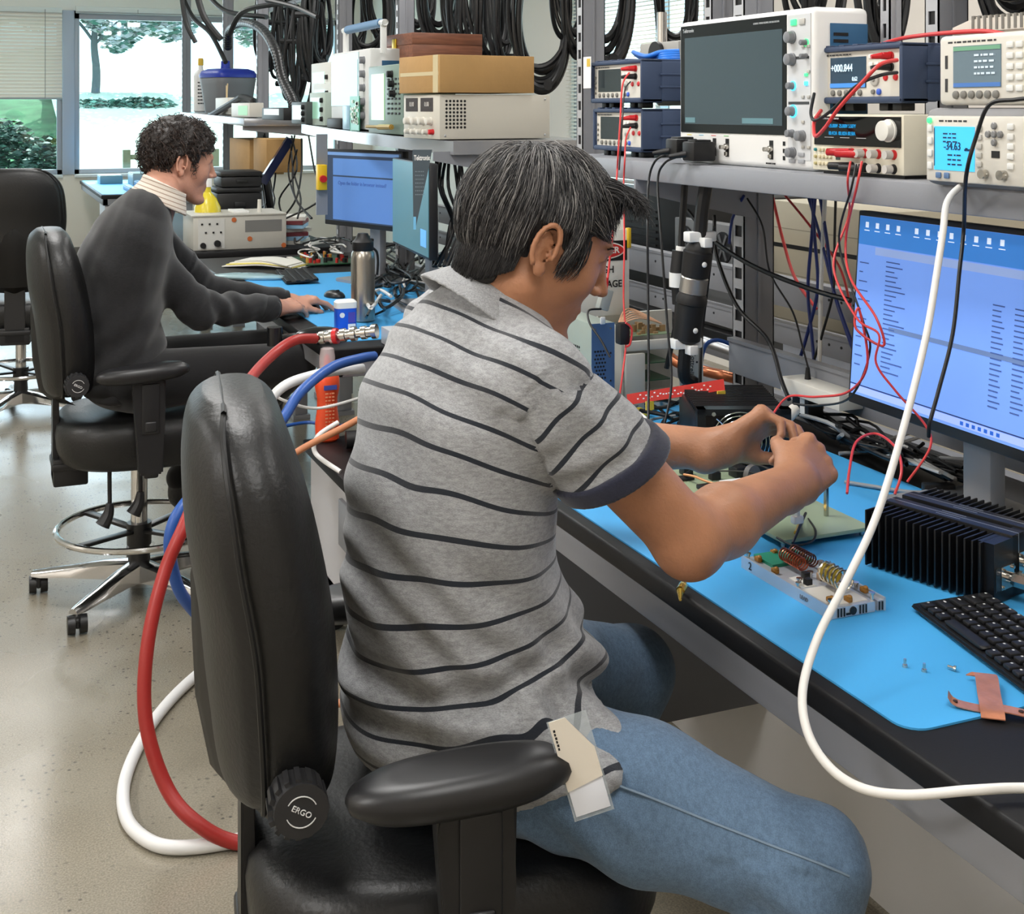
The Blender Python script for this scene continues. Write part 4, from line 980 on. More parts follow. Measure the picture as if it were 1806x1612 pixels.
K1R = V3(P(520, 640, 4.05)); K1L = K1R+V3((.0, .28, .0)); h1r = V3((.45, 3.90, .655)); h1l = V3((.45, 4.1, .655)); A1R = K1R+V3((-.38, -.03, -.32)); A1L = K1L+V3((-.05, .1, -.42))
A1R = V3(P(322, 842, 4.05)); 
def trou(Q):
    d = el(Q, (.42, 4.0, .655), (.14, .18, .10))
    for h, k_, a in ((h1r, K1R, A1R), (h1l, K1L, A1L)): d = smin(d, rc(Q, h, k_, .090, .064), .03); d = smin(d, rc(Q, k_, a, .062, .050), .02)
    return d
lo = np.min([h1r, K1R, A1R, A1L], 0)-.22; hi = np.max([h1l, K1L, A1L, h1r], 0)+.22
m_ = field_mesh(trou, lo, hi, .008, 'trousers'); set_verts(m_, verts_of(m_)-root1.astype(np.float32)); link('trousers', m_, cloth_mat('black cotton trousers', (20, 20, 22), weave=500), man1)
for a in (A1R, A1L):
    dx = V3((-.02, -.0, -.09)) if a is A1R else V3((.1, 0, -.03))
    m_ = field_mesh(lambda Q: smin(rc(Q, a+V3((.01, 0, -.03)), a+V3((.05, 0, -.06))+dx*.6, .044, .036), rc(Q, a, a+V3((0, 0, -.05)), .04, .045), .02), a-.2, a+.2, .007, 'shoe'); set_verts(m_, verts_of(m_)-root1.astype(np.float32)); link('shoe', m_, mat('black shoe', (20, 20, 21), .5, bump=.3, bscale=80), man1)

# ================================================================ INSTRUMENTS ON THE SHELVES
def Yof(px, X): d = F*X/(CS*(px-CX+F*TAN)); return (d-X*SN)/CS
PANEL = lambda: mat('warm white panel', (216, 212, 202), .45)
DARKG = lambda: mat('dark screen glass', (40, 50, 54), .08, spec=.7)
def inst(name, label, cat, pl, pr, X, Z, group=None, rz=0):
    ya, yb = Yof(pl, X), Yof(pr, X); t = thing(name, label, cat, (X, (ya+yb)/2, Z), -PI/2+rz, group); return t, ya-yb
def knob(p, x, z, r, dep=.012, m=None, name='knob', y=0.0, ring=None):
    b = B().lathe([(r*1.0, 0), (r, -dep*.2), (r*.9, -dep*.25), (r*.86, -dep), (r*.7, -dep-.001)], (0, 0, 0), (0, 1, 0), n=22)
    o = b.done(name, m or mat('grey knob', (120, 122, 126), .4), p, (x, y, z), None)
    if ring: B().lathe([(r*1.22, 0), (r*1.22, -.002), (r*1.0, -.002)], (0, 0, 0), (0, 1, 0), n=22).done('lit_ring', ring, o)
    return o
_BM = {}
def btn(p, x, z, w, h, m=None, y=0.0, name='button', round_=False):
    k = (round(w, 4), round(h, 4), round_)
    if k not in _BM: _BM[k] = (B().lathe([(w/2, 0), (w/2, -.003), (w*.36, -.004)], (0, 0, 0), (0, 1, 0), n=16) if round_ else B().box(-w/2, w/2, -.003, 0, -h/2, h/2, bev=min(w, h)*.25)).mesh(name)
    me = _BM[k]; m = m or mat('light grey key', (186, 184, 178), .45); o = bpy.data.objects.new(name, me)
    if not me.materials: me.materials.append(m)
    COL.objects.link(o); o.parent = p; o.location = (x, y, z)
    if me.materials[0] != m: o.material_slots[0].link = 'OBJECT'; o.material_slots[0].material = m
    return o
def slab(p, name, x0, x1, z0, z1, m, y=-.001, th=.002, bev=0): return B().box(x0, x1, y, y+th, z0, z1, bev=bev).done(name, m, p)
def plug(p, x, z, m, ln=.035, r=.0062, name='banana_plug'):
    return B().cyl((x, 0, z), (x, -.004, z), r*1.25, n=14).cyl((x, -.004, z), (x-.004, -ln*.5, z), r*1.1, r, n=14).cyl((x-.004, -ln*.5, z), (x-.010, -ln, z-.002), r*.95, r*.6, n=14).done(name, m, p)
REDP = mat('red plastic', (200, 30, 36), .35); BLK = mat('black rubber', (16, 16, 18), .5)
BOOT = mat('blue-grey rubber bumper', (48, 64, 92), .6)
def lines(p, name, m, rows, x0, z0, w, h, dz, y=-.0022, rnd_=None, M=None):
    """rows of tiny dashes standing for small print"""
    rn = rnd_ or random.Random(2); b = B()
    for k in range(rows):
        x = x0
        while x < x0+w:
            l = rn.uniform(.003, .010); b.box(x, min(x+l, x0+w), y, y+.0004, z0-k*dz, z0-k*dz+h); x += l+rn.uniform(.002, .004)
    return b.done(name, m, p)
def make_dmm(label, pl, pr, X, Z, lit=None, lead=None, rz=0):
    t, w = inst('bench_multimeter', label, 'multimeter', pl, pr, X, Z, 'blue bumpered bench multimeters', rz); h = .104; a, c = -w/2, w/2; D = .27
    B().box(a+.006, c-.006, .006, D-.01, .008, h-.006).done('case', mat('meter case', (150, 152, 156), .5), t)
    b = B()
    for q in ((a, c, 0, .012), (a, c, h-.010, h)): b.box(q[0], q[1], -.008, .05, q[2], q[3], bev=.004)
    for q in ((a, a+.010), (c-.010, c)): b.box(q[0], q[1], -.008, .05, 0, h, bev=.004)
    b.box(c-.006, c+.002, .045, D, 0.004, h-.004, bev=.006).box(a, a+.006, .045, D, .004, h-.004, bev=.006).box(a, c, .045, D, h-.006, h, bev=.002)
    for k in range(2): b.box(c+.001, c+.004, .04+.0, .11, .035+.03*k, .040+.03*k, bev=.002)
    for k in range(5): b.box(a+.02+k*.04, a+.035+k*.04, -.004, .03, h-.002, h+.003, bev=.001)
    b.done('bumper', BOOT, t)
    for k in (-.35, -.2, .2, .35): B().box(w*k-.012, w*k+.012, .01, .04, -.013, .002, bev=.002).done('foot', BLK, t)
    fp = slab(t, 'front_panel', a+.010, c-.010, .012, h-.010, PANEL(), y=.0, th=.006)
    sc_ = slab(fp, 'screen', a+.032, a+w*.56, .028, h-.020, DARKG() if not lit else mat('lit meter screen', (44, 66, 84), .1, emit=.25))
    if lit:
        text_on(sc_, lit, .0195, a+.036, -.003, .064, mat('screen digits', (205, 228, 240), .5, emit=.5), 'reading', 'LEFT', .86)
        text_on(sc_, '0.62', .011, a+w*.44, -.003, .044, mat('screen digits'), 'reading', 'CENTER', .8)
        slab(sc_, 'softkey_bar', a+.033, a+w*.555, .029, .037, mat('screen blue', (60, 120, 190), .3, emit=.8), y=-.0028, th=.001)
    lines(fp, 'brand_print', mat('dark print', (50, 50, 52), .6), 1, a+.018, h-.0165, .075, .0026, .004)
    for k in range(5): btn(fp, a+.040+k*(w*.56-.045)/4.6, .0195, .011, .011, mat('round grey key', (120, 118, 112), .4), round_=True)
    for k in range(4): btn(fp, a+.018, .025+.013*k, .006, .006, mat('round grey key'), round_=True)
    nx = a+w*.66
    knob(fp, nx, .042, .0125, .003, mat('nav pad', (190, 188, 182), .4), 'nav_pad'); knob(fp, nx, .042, .005, .005, mat('nav centre', (150, 148, 144), .4), 'nav_key')
    btn(fp, nx+.012, .0205, .011, .011, mat('blue key', (56, 96, 200), .35), round_=True); btn(fp, nx-.004, .0205, .009, .009, mat('round grey key'), round_=True)
    for k in range(2):
        for j in range(2): btn(fp, nx-.010+.016*j, .083-.014*k, .011, .008, mat('white key', (230, 230, 226), .4))
    for jx in (.78, .89): knob(fp, a+w*jx, .045, .0062, .002, REDP, 'input_jack')
    plug(fp, a+w*.84, .082, REDP); plug(fp, a+w*.84, .063, BLK)
    return t
make_dmm('upper of two blue-bumpered meters stacked beside the hanging hose coils', 1046, 1137, 1.46, SH+.118+.013)
make_dmm('lower of two blue-bumpered meters stacked beside the hanging hose coils', 1050, 1138, 1.46, SH+.013)
make_dmm('blue-bumpered meter with lit reading on top of the triple power supply', 1447, 1598, 1.46, SH+.108+.018, lit='+000.844')
# big oscilloscope
t, w = inst('oscilloscope', 'large white oscilloscope with dark screen on the near shelf', 'oscilloscope', 1197, 1436, 1.43, SH); h = .306; a, c = -w/2, w/2
B().box(a, c, .0, .125, 0, h, bev=.012, seg=3).done('body', WHITEP(), t)
gl = slab(t, 'display_glass', a+.012, a+w*.825, .066, h-.010, mat('black display glass', (24, 28, 30), .12, spec=.35), y=-.0015, th=.003)
slab(gl, 'screen', a+.030, a+w*.80, .084, h-.036, mat('idle scope screen', (66, 80, 86), .22, spec=.3, emit=.10), y=-.0022, th=.001)
text_on(gl, 'Tektronix', .0115, a+.045, -.002, h-.021, mat('silver print', (190, 194, 196), .4), 'brand_print', 'CENTER')
text_on(gl, '6 SERIES  MIXED SIGNAL OSCILLOSCOPE', .005, a+w*.69, -.002, h-.021, mat('silver print'), 'model_print', 'CENTER')
sb = B(); sb.box(a+.034, a+.075, -.0030, -.0024, .087, .098).box(a+w*.52, a+w*.74, -.0030, -.0024, .087, .098); sb.done('screen_bar', mat('screen teal', (96, 132, 140), .3, emit=.12), gl)
cp = slab(t, 'control_panel', a+w*.835, c-.010, .02, h-.012, mat('control panel grey', (206, 208, 210), .45))
for k in (.125, .210): B().box(a+w*.84, c-.014, -.0018, -.001, k, k+.005).done('divider', mat('dark divider', (60, 62, 64), .4), cp)
CY = mat('cyan lit ring', (60, 190, 235), .3, emit=2.5); GR = mat('green lit key', (60, 210, 120), .3, emit=1.6)
for (fx, z, r, rg) in ((.865, .252, .0125, None), (.865, .210, .0125, None), (.87, .160, .0075, CY), (.87, .112, .010, CY), (.865, .070, .008, None), (.93, .066, .011, None), (.87, .034, .0105, None), (.955, .240, .006, GR), (.955, .215, .005, None)):
    knob(cp, a+w*fx, z, r, .014, ring=rg, y=-.001)
rn = random.Random(9)
for k in range(2): btn(cp, a+w*(.875+.055*k), h-.026, .018, .012, GR if k == 0 else None, y=-.001)
for k in range(5):
    for j in range(2):
        if rn.random() < .8: btn(cp, a+w*(.935+.035*j), .045+k*.047, .009, .006, mat('light grey key'), y=-.001)
btn(cp, a+w*.955, .164, .010, .008, CY, y=-.001); btn(cp, a+w*.955, .180, .010, .006, GR, y=-.001)
def bnc(p, x, z, k=1.0, name='input_connector'):
    return B().cyl((x, -.001, z), (x, -.006, z), .0085*k, n=18).cyl((x, -.006, z), (x, -.018, z), .0055*k, n=18).cyl((x-.007*k, -.012, z), (x+.007*k, -.012, z), .0012, n=6).done(name, mat('nickel connector', (190, 186, 178), .25, .9), p)
for fx in (.30, .40, .72):
    s_ = slab(t, 'connector_recess', a+w*fx-.006, a+w*fx+.007, .018, .055, BLK, y=-.0008, th=.002); bnc(s_, a+w*fx, .038, .8); B().box(a+w*fx-.004, a+w*fx+.004, -.006, -.001, .02, .028, bev=.001).done('latch', mat('nickel connector'), s_)
for k in range(3): slab(t, 'usb_port', a+w*.80, a+w*.815, .018+.014*k, .026+.014*k, BLK, y=-.0008)
for k in range(4): btn(t, a+w*(.865+.06*(k % 2)), .012+.013*(k//2)+.006, .019, .008, mat('grey key', (160, 162, 166), .4), y=-.001)
for k, cc in enumerate(((220, 200, 60), (80, 170, 210), (210, 70, 70), (90, 180, 90))): slab(t, 'channel_mark', a+w*(.075+.10*k), a+w*(.075+.10*k)+.018, .060, .0612, mat('channel mark %d' % k, cc, .5), y=-.0008)
vp = slab(t, 'side_vent', 0, 0, 0, 0, BLK) if False else B().box(c-.0005, c+.0015, .035, .12, .10, h-.03, bev=.004).done('side_vent', mat('blue vent plate', (40, 92, 132), .5), t)
b = B()
for k in range(12): b.box(c+.0012, c+.0022, .042, .075, .115+.0125*k, .121+.0125*k)
b.done('slots', BLK, vp)
text_on(t, 'HIGH RES 12-BIT', .0045, a+w*.72, -.0012, .010, mat('dark print'), 'small_print')
# black probe heads in the scope's left inputs
for k, (x, y_) in enumerate(((1196, 262), (1226, 268))):
    p = PX(x, y_+14, 1.385); q = thing('probe_head', ('black probe head plugged into the oscilloscope, the farther one', 'black probe head plugged into the oscilloscope, the nearer one')[k], 'probe', (1.425, p.y, p.z), -PI/2, 'probe heads')
    B().box(-.024, .024, -.058, -.004, -.002, .038, bev=.004).box(-.015, .015, -.05, -.01, .036, .042, bev=.002).done('shell', BLK, q)
    B().cyl((-.010, -.055, .012), (-.03, -.085, .006), .0075, .0045, n=12).done('strain_relief', BLK, q)
# triple power supply
t, w = inst('power_supply', 'cream triple power supply with black display and white knob', 'power supply', 1433, 1594, 1.41, SH); h = .107; a, c = -w/2, w/2
CRM = mat('cream enamel', (226, 220, 200), .45)
B().box(a, c, 0, .28, .006, h, bev=.003).done('case', CRM, t); B().box(a+.02, c-.01, .01, .26, 0, .006).done('foot', BLK, t)
bz = slab(t, 'display_bezel', a+.008, c-.006, .052, h-.004, mat('glossy black bezel', (10, 11, 12), .12), y=-.002, th=.003)
DG = mat('blue vfd digits', (20, 120, 170), .4, emit=.9)
for k, s_ in enumerate(('+25.000V -25.000V 5.507V', ' 00.412A  00.102A 00.50A')): text_on(bz, s_, .0092, a+.050, -.0024, .086-.013*k, DG, 'reading', 'LEFT', .78)
for k in range(3): slab(bz, 'bracket_print', a+.04+.045*k, a+.066+.045*k, .0655, .0662, mat('white print'), y=-.0028, th=.001)
text_on(bz, 'TRIPLE OUTPUT DC POWER SUPPLY', .0038, a+.05, -.0024, h-.008, mat('white print'), 'small_print')
knob(bz, c-.034, .080, .0195, .016, mat('white ribbed knob', (236, 234, 226), .4), y=-.002)
for r_ in range(3):
    for k in range(4): btn(t, a+.024+k*.0105, .018+r_*.0125, .007, .007, mat('cream key', (212, 202, 172), .45), round_=True)
    btn(t, a+.011, .018+r_*.0125, .006, .006, mat('teal key', (40, 140, 150), .4) if r_ == 2 else mat('olive key', (190, 180, 130), .5), round_=True); slab(t, 'label_plate', a+.070, a+.082, .014+r_*.0125, .021+r_*.0125, mat('dark label', (50, 64, 60), .5))
for jx in (.46, .60, .74, .90):
    for jz, mm in ((.040, REDP), (.016, BLK)):
        o = knob(t, a+w*jx, jz, .0085, .006, mm, 'binding_post'); B().cyl((a+w*jx, -.006, jz), (a+w*jx, -.020, jz), .0072, n=16).done('post_cap', mat('clear grey cap', (200, 196, 190), .3), t)
for jx, jz, mm in ((.38, .041, REDP), (.48, .039, REDP), (.40, .017, BLK), (.52, .015, BLK)):
    B().cyl((a+w*jx+.03, -.012, jz), (a+w*jx-.010, -.030, jz), .0075, .0065, n=14).done('banana_plug', mm, t)
# function generator and power meter at the frame's right
t, w = inst('function_generator', 'cream generator with grey screen and keypad on top of the blue display meter', 'generator', 1667, 1900, 1.37, SH+.122); h = .105; a, c = -w/2, w/2
B().box(a, c, .004, .25, .0, h-.004, bev=.012, seg=3).done('case', mat('warm grey case', (196, 192, 184), .5), t)
fp = B().box(a-.004, c, -.010, .008, .0, h, bev=.008, seg=3).done('front_panel', PANEL(), t)
sc_ = slab(fp, 'screen', a+.030, a+.128, .026, .088, mat('grey lcd', (104, 122, 132), .2, emit=.18), y=-.011)
slab(sc_, 'status_bar', a+.031, a+.127, .027, .033, mat('screen blue dim', (70, 110, 170), .3, emit=.4), y=-.0118, th=.001); slab(sc_, 'title_bar', a+.031, a+.127, .081, .087, mat('screen green dim', (110, 160, 130), .3, emit=.2), y=-.0118, th=.001)
lines(sc_, 'menu_text', mat('pale text', (200, 214, 225), .5, emit=.3), 4, a+.075, .072, .042, .003, .009, y=-.0122)
lines(fp, 'brand_print', mat('dark print'), 1, a+.018, h-.012, .10, .0026, .004, y=-.0105)
for k in range(6): btn(fp, a+.036+k*.0165, .0155, .012, .012, mat('round grey key'), y=-.010, round_=True)
for r_ in range(5):
    for k in range(3): btn(fp, a+.146+k*.018, .086-r_*.0155, .013, .009, mat('white key'), y=-.010)
for k in range(2): slab(fp, 'side_slot', a+.012, a+.017, .02+k*.035, .04+k*.035, mat('dark print'), y=-.0108)
B().cyl((a-.004, .05, .055), (a-.020, .05, .055), .030, .027, n=28).done('handle_pivot', mat('warm grey case'), t)
t, w = inst('power_meter', 'grey-rimmed meter with bright blue display at the shelf edge', 'power meter', 1640, 1900, 1.36, SH); h = .118; a, c = -w/2, w/2
B().box(a-.012, c, -.002, .26, .0, h, bev=.014, seg=3).done('rubber_case', mat('grey rubber case', (136, 136, 138), .6), t)
fp = B().box(a, c-.004, -.008, .01, .006, h-.012, bev=.004).done('front_panel', PANEL(), t)
sc_ = slab(fp, 'screen', a+.020, a+.106, .024, .090, mat('bright blue lcd', (60, 172, 232), .25, emit=.75), y=-.009)
text_on(sc_, '-34.63', .017, a+.060, -.0095, .060, mat('lcd ink', (16, 50, 84), .6), 'reading', stretch=.85); text_on(sc_, 'dBm', .007, a+.092, -.0095, .056, mat('lcd ink'), 'unit')
lines(sc_, 'small_print', mat('lcd ink'), 3, a+.04, .078, .03, .0022, .006, y=-.0096); lines(sc_, 'menu_text', mat('lcd ink'), 3, a+.05, .046, .03, .0024, .007, y=-.0096)
slab(sc_, 'left_frame', a+.0205, a+.0215, .03, .088, mat('lcd ink'), y=-.0098, th=.001)
for k in range(4): btn(fp, a+.011, .03+k*.019, .010, .011, mat('white key'), y=-.008)
btn(fp, a+.010, .099, .009, .007, GR, y=-.008, round_=True)
for k in range(5): btn(fp, a+.116, .036+k*.013, .011, .009, mat('light grey key'), y=-.008)
for dx, dz in ((0, .012), (0, -.012), (.012, 0), (-.012, 0), (0, 0)): btn(fp, a+.146+dx, .080+dz, .010, .010, mat('nav grey', (130, 130, 130), .4), y=-.008, round_=True)
for k in range(5): btn(fp, a+.178, .035+k*.014, .012, .009, mat('white key'), y=-.008)
for k in range(2): btn(fp, a+.030+k*.018, .016, .011, .009, mat('steel blue key', (90, 120, 160), .4), y=-.008)
slab(fp, 'badge_plate', a+.140, a+.156, .046, .056, BLK, y=-.0088); bnc(fp, a+.128, .022, 1.25, 'sensor_socket'); bnc(fp, a+.165, .022, 1.3, 'output_socket')
lines(fp, 'brand_print', mat('dark print'), 1, a+.03, .097, .06, .0026, .004, y=-.0085)
# vented white device lying on top of the meter, with meters behind
STACKED = ('cardboard_box', 'wooden_box')
def shz(y): return 1.3615+(y-5.035)*math.sin(.0165)
def pbox(name, label, cat, pl, pr, yt, yb, X, depth, m, group=None, bev=.004, Z=None, rz=0, part='case'):
    ya, yb_ = Yof(pl, X), Yof(pr, X); dl = F*X/(CS*(pl-CX+F*TAN)); z0 = H-(yb-HY)/F*dl if Z is None else Z; h = (yb-yt)/F*dl; w = ya-yb_; ym = (ya+yb_)/2
    if Z is None and z0 > 1.25:
        zt_ = z0+h; z0 = (SH if ym < 3.1 else shz(ym)+.0015 if ym < 6.3 else 1.412+(ym-8.46)*math.sin(.012)+.002) if yb > 0 and name not in STACKED else z0; h = zt_-z0
    elif Z is None and X > 2.1: zt_ = z0+h; z0 = .7605; h = zt_-z0
    t = thing(name, label, cat, (X, (ya+yb_)/2, z0), -PI/2+rz, group); B().box(-w/2, w/2, 0, depth, 0, h, bev=bev).done(part, m, t); return t, w, h
t = thing('vented_device', 'white slatted plastic device lying above the meter with lit reading', 'device', (1.62, 1.62, SH+.243), -PI/2+.1)
B().prism([(-.16, 0), (.16, 0), (.15, .028), (-.10, .030), (-.16, .012)], -.05, .10, 'y', bev=.004).done('case', PANEL(), t)
b = B()
for k in range(20): b.box(-.11+k*.0125, -.105+k*.0125, -.0512, .06, .006, .0305)
b.done('louvres', mat('louvre shade', (120, 118, 112), .6), t)
for k, (z_, lb_) in enumerate(((SH+.125, 'upper'), (SH+.004, 'lower'))):
    t = thing('bench_instrument', lb_+' cream instrument with round pivot tucked behind the large oscilloscope', 'instrument', (1.60, 2.74, z_), -PI/2, 'cream instruments behind')
    B().box(-.16, .10, 0, .26, 0, .108, bev=.006).done('case', mat('warm grey case'), t); B().cyl((.0, -.001, .055), (.0, -.022, .055), .034, .031, n=30).done('pivot_disc', WHITEP(), t)
t, w, h = pbox('grey_meter', 'grey plate meter with chrome post behind the blue cable bundle', 'meter', 1128, 1196, 74, 112, 1.66, .1, mat('grey meter plate', (168, 166, 160), .5), Z=SH+.2335); B().cyl((-.07+.0, .05, h), (-.07, .05, h+.085), .014, n=20).done('chrome_post', CHROME(), t); B().cyl((.0, -.001, h*.45), (.0, -.012, h*.45), .034, n=26).done('round_port', BLK, t)
# ---- middle shelf
t, w, h = pbox('power_supply', 'beige power supply under the cardboard box on the middle shelf', 'power supply', 719, 768, 168, 246, 1.40, .42, mat('beige enamel', (206, 202, 190), .5), bev=.002, rz=.10)
a, c = -w/2, w/2; D = mat('dark red display', (52, 40, 40), .2)
for k in range(2):
    s_ = slab(t, 'display', a+.02+k*w*.42, a+.02+k*w*.42+w*.34, h*.62, h*.93, D); text_on(s_, '0.00', .022, a+.02+k*w*.42+w*.18, -.002, h*.78, mat('pale print', (200, 196, 190), .5), 'reading')
for k in range(4): knob(t, a+.05+k*.06, h*.40, .014, .02, PANEL())
for k in range(5): knob(t, a+.045+k*.05, h*.16, .010, .016, REDP if k == 4 else PANEL(), 'binding_post')
b = B()
for i in range(6):
    for j in range(8): b.cyl((c-.0005, .025+i*.0135, h-.022-j*.0125), (c+.0008, .025+i*.0135, h-.022-j*.0125), .0045, n=8)
b.done('vent_holes', BLK, t)
for q in ((.02, .012), (.40, .012), (.40, h-.015)): B().ell((c+.001, q[0], q[1]), (.002, .004, .004), n=10).done('screw', ALU(), t)
CB = mat('corrugated cardboard', (178, 140, 88), .8, var=.08, vscale=6, bump=.1, bscale=40)
t, w, h = pbox('cardboard_box', 'brown cardboard box lying on the beige power supply', 'box', 713, 766, 102, 165, 1.39, .36, CB, bev=.002, rz=.12, part='carton')
B().box(-w/2-.0008, -w/2+.002, 0, .30, h*.3, h*.72).box(w/2-.05, w/2-.012, -.001, .001, .0, h).box(-w/2+.01, w/2-.01, -.0006, .003, h*.46, h*.56).done('tape', mat('packing tape', (206, 190, 150), .2), t)
WD = mat('dark wood', (122, 76, 56), .45, var=.3, vscale=14, aniso=(6, .6, 6))
t, w, h = pbox('wooden_box', 'dark wooden box with brass latch behind the cardboard box', 'box', 678, 722, 84, 122, 1.55, .30, WD, bev=.002, rz=.08)
B().box(-w/2-.001, w/2+.001, -.002, .30, h, h+.045, bev=.002).done('lid', WD, t); B().box(-w*.1, w*.02, -.008, -.001, h*.75, h+.028, bev=.003).done('latch', mat('brass', (212, 180, 60), .3, .8), t); slab(t, 'paper_label', w/2-.001, w/2+.001, .02, .05, WHITEP(), y=.2, th=.05)
t, w, h = pbox('spectrum_analyzer', 'grey-green analyzer with painted green screen reflection on the middle shelf', 'analyzer', 650, 711, 118, 242, 1.41, .20, mat('grey green case', (120, 140, 130), .35), bev=.004)
a, c = -w/2, w/2; slab(t, 'screen', a+w*.10, a+w*.48, h*.20, h*.88, mat('painted green reflection', (150, 200, 140), .12, emit=.55), y=-.002, th=.003)  # the green reflection on this screen is painted in as a glow
for i in range(4):
    for j in range(8): btn(t, a+w*(.60+.10*i), h*(.30+.07*j), w*.06, h*.028, BLK)
for k in range(3): knob(t, a+w*(.70+.03*k), h*(.86-.14*k), .014, .02, BLK)
B().cyl((a+w*.1, -.02, h*.1), (a+w*.92, -.03, h*.11), .006, n=8).cyl((a+w*.5, -.025, h*.1), (a+w*.9, -.03, h*.11), .010, n=8).done('rf_adapter', mat('brass gold', (196, 160, 84), .3, .8), t)
t, w, h = pbox('oscilloscope', 'small oscilloscope with blue carrying handle on the middle shelf', 'oscilloscope', 584, 652, 95, 233, 1.43, .16, mat('white grey case', (205, 206, 204), .45), bev=.008)
a, c = -w/2, w/2; gl = slab(t, 'display_glass', a+.01, a+w*.74, h*.30, h*.97, mat('painted teal reflection', (118, 160, 156), .12, emit=.22), y=-.002, th=.003); slab(gl, 'screen', a+.02, a+w*.72, h*.32, h*.88, mat('painted teal reflection'), y=-.003, th=.001)  # teal reflection on the glass is put into its colour and glow
for k in range(5): knob(t, a+w*.87, h*(.86-.17*k), .016, .02)
for k in range(6): btn(t, a+w*.80+.03*(k % 2), h*(.12+.03*k), .014, .010)
b = B(); b.tube([(a+.06, .05, h-.01), (a+.06, .05, h+.085), (a+.07, .05, h+.10), (c+.0, .05, h+.10), (c+.02, .05, h+.085), (c+.02, .05, h-.02)], .013, n=10, smooth=3); hd = b.done('handle', mat('white grey case'), t); B().tube([(a+.09, .05, h+.10), (c-.01, .05, h+.10)], .018, n=12).done('grip', mat('blue grip', (84, 122, 158), .5), hd)
slab(t, 'side_vent', c-.001, c+.002, h*.6, h*.85, mat('blue vent plate'), y=.05, th=.08)
small = [('small green-screened meter at the far end of the middle shelf', 514, 540, 180, 221, 1.40, (60, 66, 66), (190, 196, 186)), ('pale tester with open clips behind the black cable plug', 546, 573, 164, 230, 1.43, (170, 186, 176), (150, 200, 176)), ('white and green boxed unit stacked beside the small oscilloscope', 549, 583, 113, 146, 1.48, (214, 216, 210), (120, 210, 170)), ('white boxed unit under the green-marked one on the middle shelf', 552, 583, 148, 164, 1.47, (210, 214, 210), (120, 200, 210))]
for lb_, pl, pr, yt, yb, X, c1, c2_ in small:
    t, w, h = pbox('tester_unit', lb_, 'tester', pl, pr, yt, yb, X, .14, mat('unit case %d' % pl, c1, .5), group='small units on the middle shelf'); slab(t, 'face', -w*.42, w*.2, h*.2, h*.85, mat('unit face %d' % pl, c2_, .2, emit=.25))
    for k in range(3): knob(t, w*.34, h*(.2+.28*k), .012, .012, BLK)
t, w, h = pbox('wall_adapter', 'black plug block in front of the small oscilloscope', 'adapter', 576, 601, 208, 228, 1.40, .05, BLK, bev=.008)
t, w, h = pbox('circuit_board', 'green circuit board standing against the small oscilloscope', 'circuit board', 617, 633, 170, 235, 1.405, .004, mat('green solder mask', (70, 150, 120), .3), bev=0, part='board')
b = B(); rn = random.Random(4)
for k in range(26): x, z = rn.uniform(-w*.4, w*.4), rn.uniform(.02, h-.02); b.box(x, x+.02, -.004, 0, z, z+.012)
b.done('components', mat('pale parts', (200, 214, 200), .4), t)
t, w, h = pbox('clear_case', 'translucent blue plastic case standing beside the small green board', 'case', 604, 616, 186, 234, 1.402, .02, mat('pale blue plastic', (150, 190, 210), .25, alpha=.8), bev=.003)
# ---- window-end shelf
t = thing('vacuum_tank', 'grey tank with blue lid and black hose on the window-end shelf', 'tank', PX(402, 199, 1.62), -PI/2+.35); q = B()
def rbox(bm_, rows, n=40, e=5):
    R = []
    for z, hx, hy in rows:
        R.append([bm_.bm.verts.new((*[v for v in sup(2*PI*k/n, hx, hy, e)], z)) for k in range(n)])
    for i in range(len(R)-1):
        for k in range(n): bm_.bm.faces.new((R[i][k], R[i][(k+1) % n], R[i+1][(k+1) % n], R[i+1][k]))
    bm_.bm.faces.new(R[0][::-1]); bm_.bm.faces.new(R[-1]); return bm_
rbox(B(), [(0, .135, .12), (.01, .14, .125), (.20, .165, .15), (.235, .170, .155), (.245, .165, .15)]).done('tank', mat('grey tank plastic', (120, 122, 126), .5), t, ang=50)
ld = rbox(B(), [(.243, .172, .157), (.26, .175, .16), (.29, .160, .145), (.305, .12, .11), (.308, .05, .05)]).done('lid', mat('royal blue plastic', (38, 60, 170), .4), t, ang=50)
B().cyl((.0, -.02, .30), (0, -.02, .36), .034, .030, n=20).done('hose_port', mat('royal blue plastic'), ld); B().box(-.05, .05, -.128, -.118, .08, .15, bev=.008).done('latch', mat('dark latch', (60, 62, 66), .5), t)
p0 = PX(402, 84, 1.62)
hp = [p0, PX(405, 52, 1.60), PX(430, 40, 1.58), PX(462, 52, 1.56), PX(486, 90, 1.54), PX(498, 140, 1.53), PX(516, 178, 1.52), PX(522, 205, 1.52)]
o = B().tube([v-p0 for v in hp], lambda q_: .027+.0018*math.sin(q_*2*PI*60), n=12, smooth=52).done('vacuum_hose', mat('corrugated black hose', (28, 28, 30), .4)); o.location = p0; tag(o, 'thick corrugated black hose arching from the blue-lidded tank', 'hose')
def bottle(name, label, p, rows, m, capm=None, capz=0, cat='bottle', extra=None):
    t = thing(name, label, cat, p); B().lathe(rows, n=28).done('bottle_body', m, t)
    if capm: r_, z_ = rows[-1]; B().lathe([(r_*1.25, z_-.002), (r_*1.25, z_+capz*.8), (r_, z_+capz)], n=22).done('cap', capm, t)
    return t
t = bottle('spray_bottle', 'white bottle with printed label beside the blue-lidded tank', PX(354, 198, 1.50), [(.04, 0), (.052, .01), (.052, .26), (.04, .29), (.018, .31), (.016, .34)], WHITEP(), mat('yellow cap', (222, 180, 50), .4), .05)
b = B()
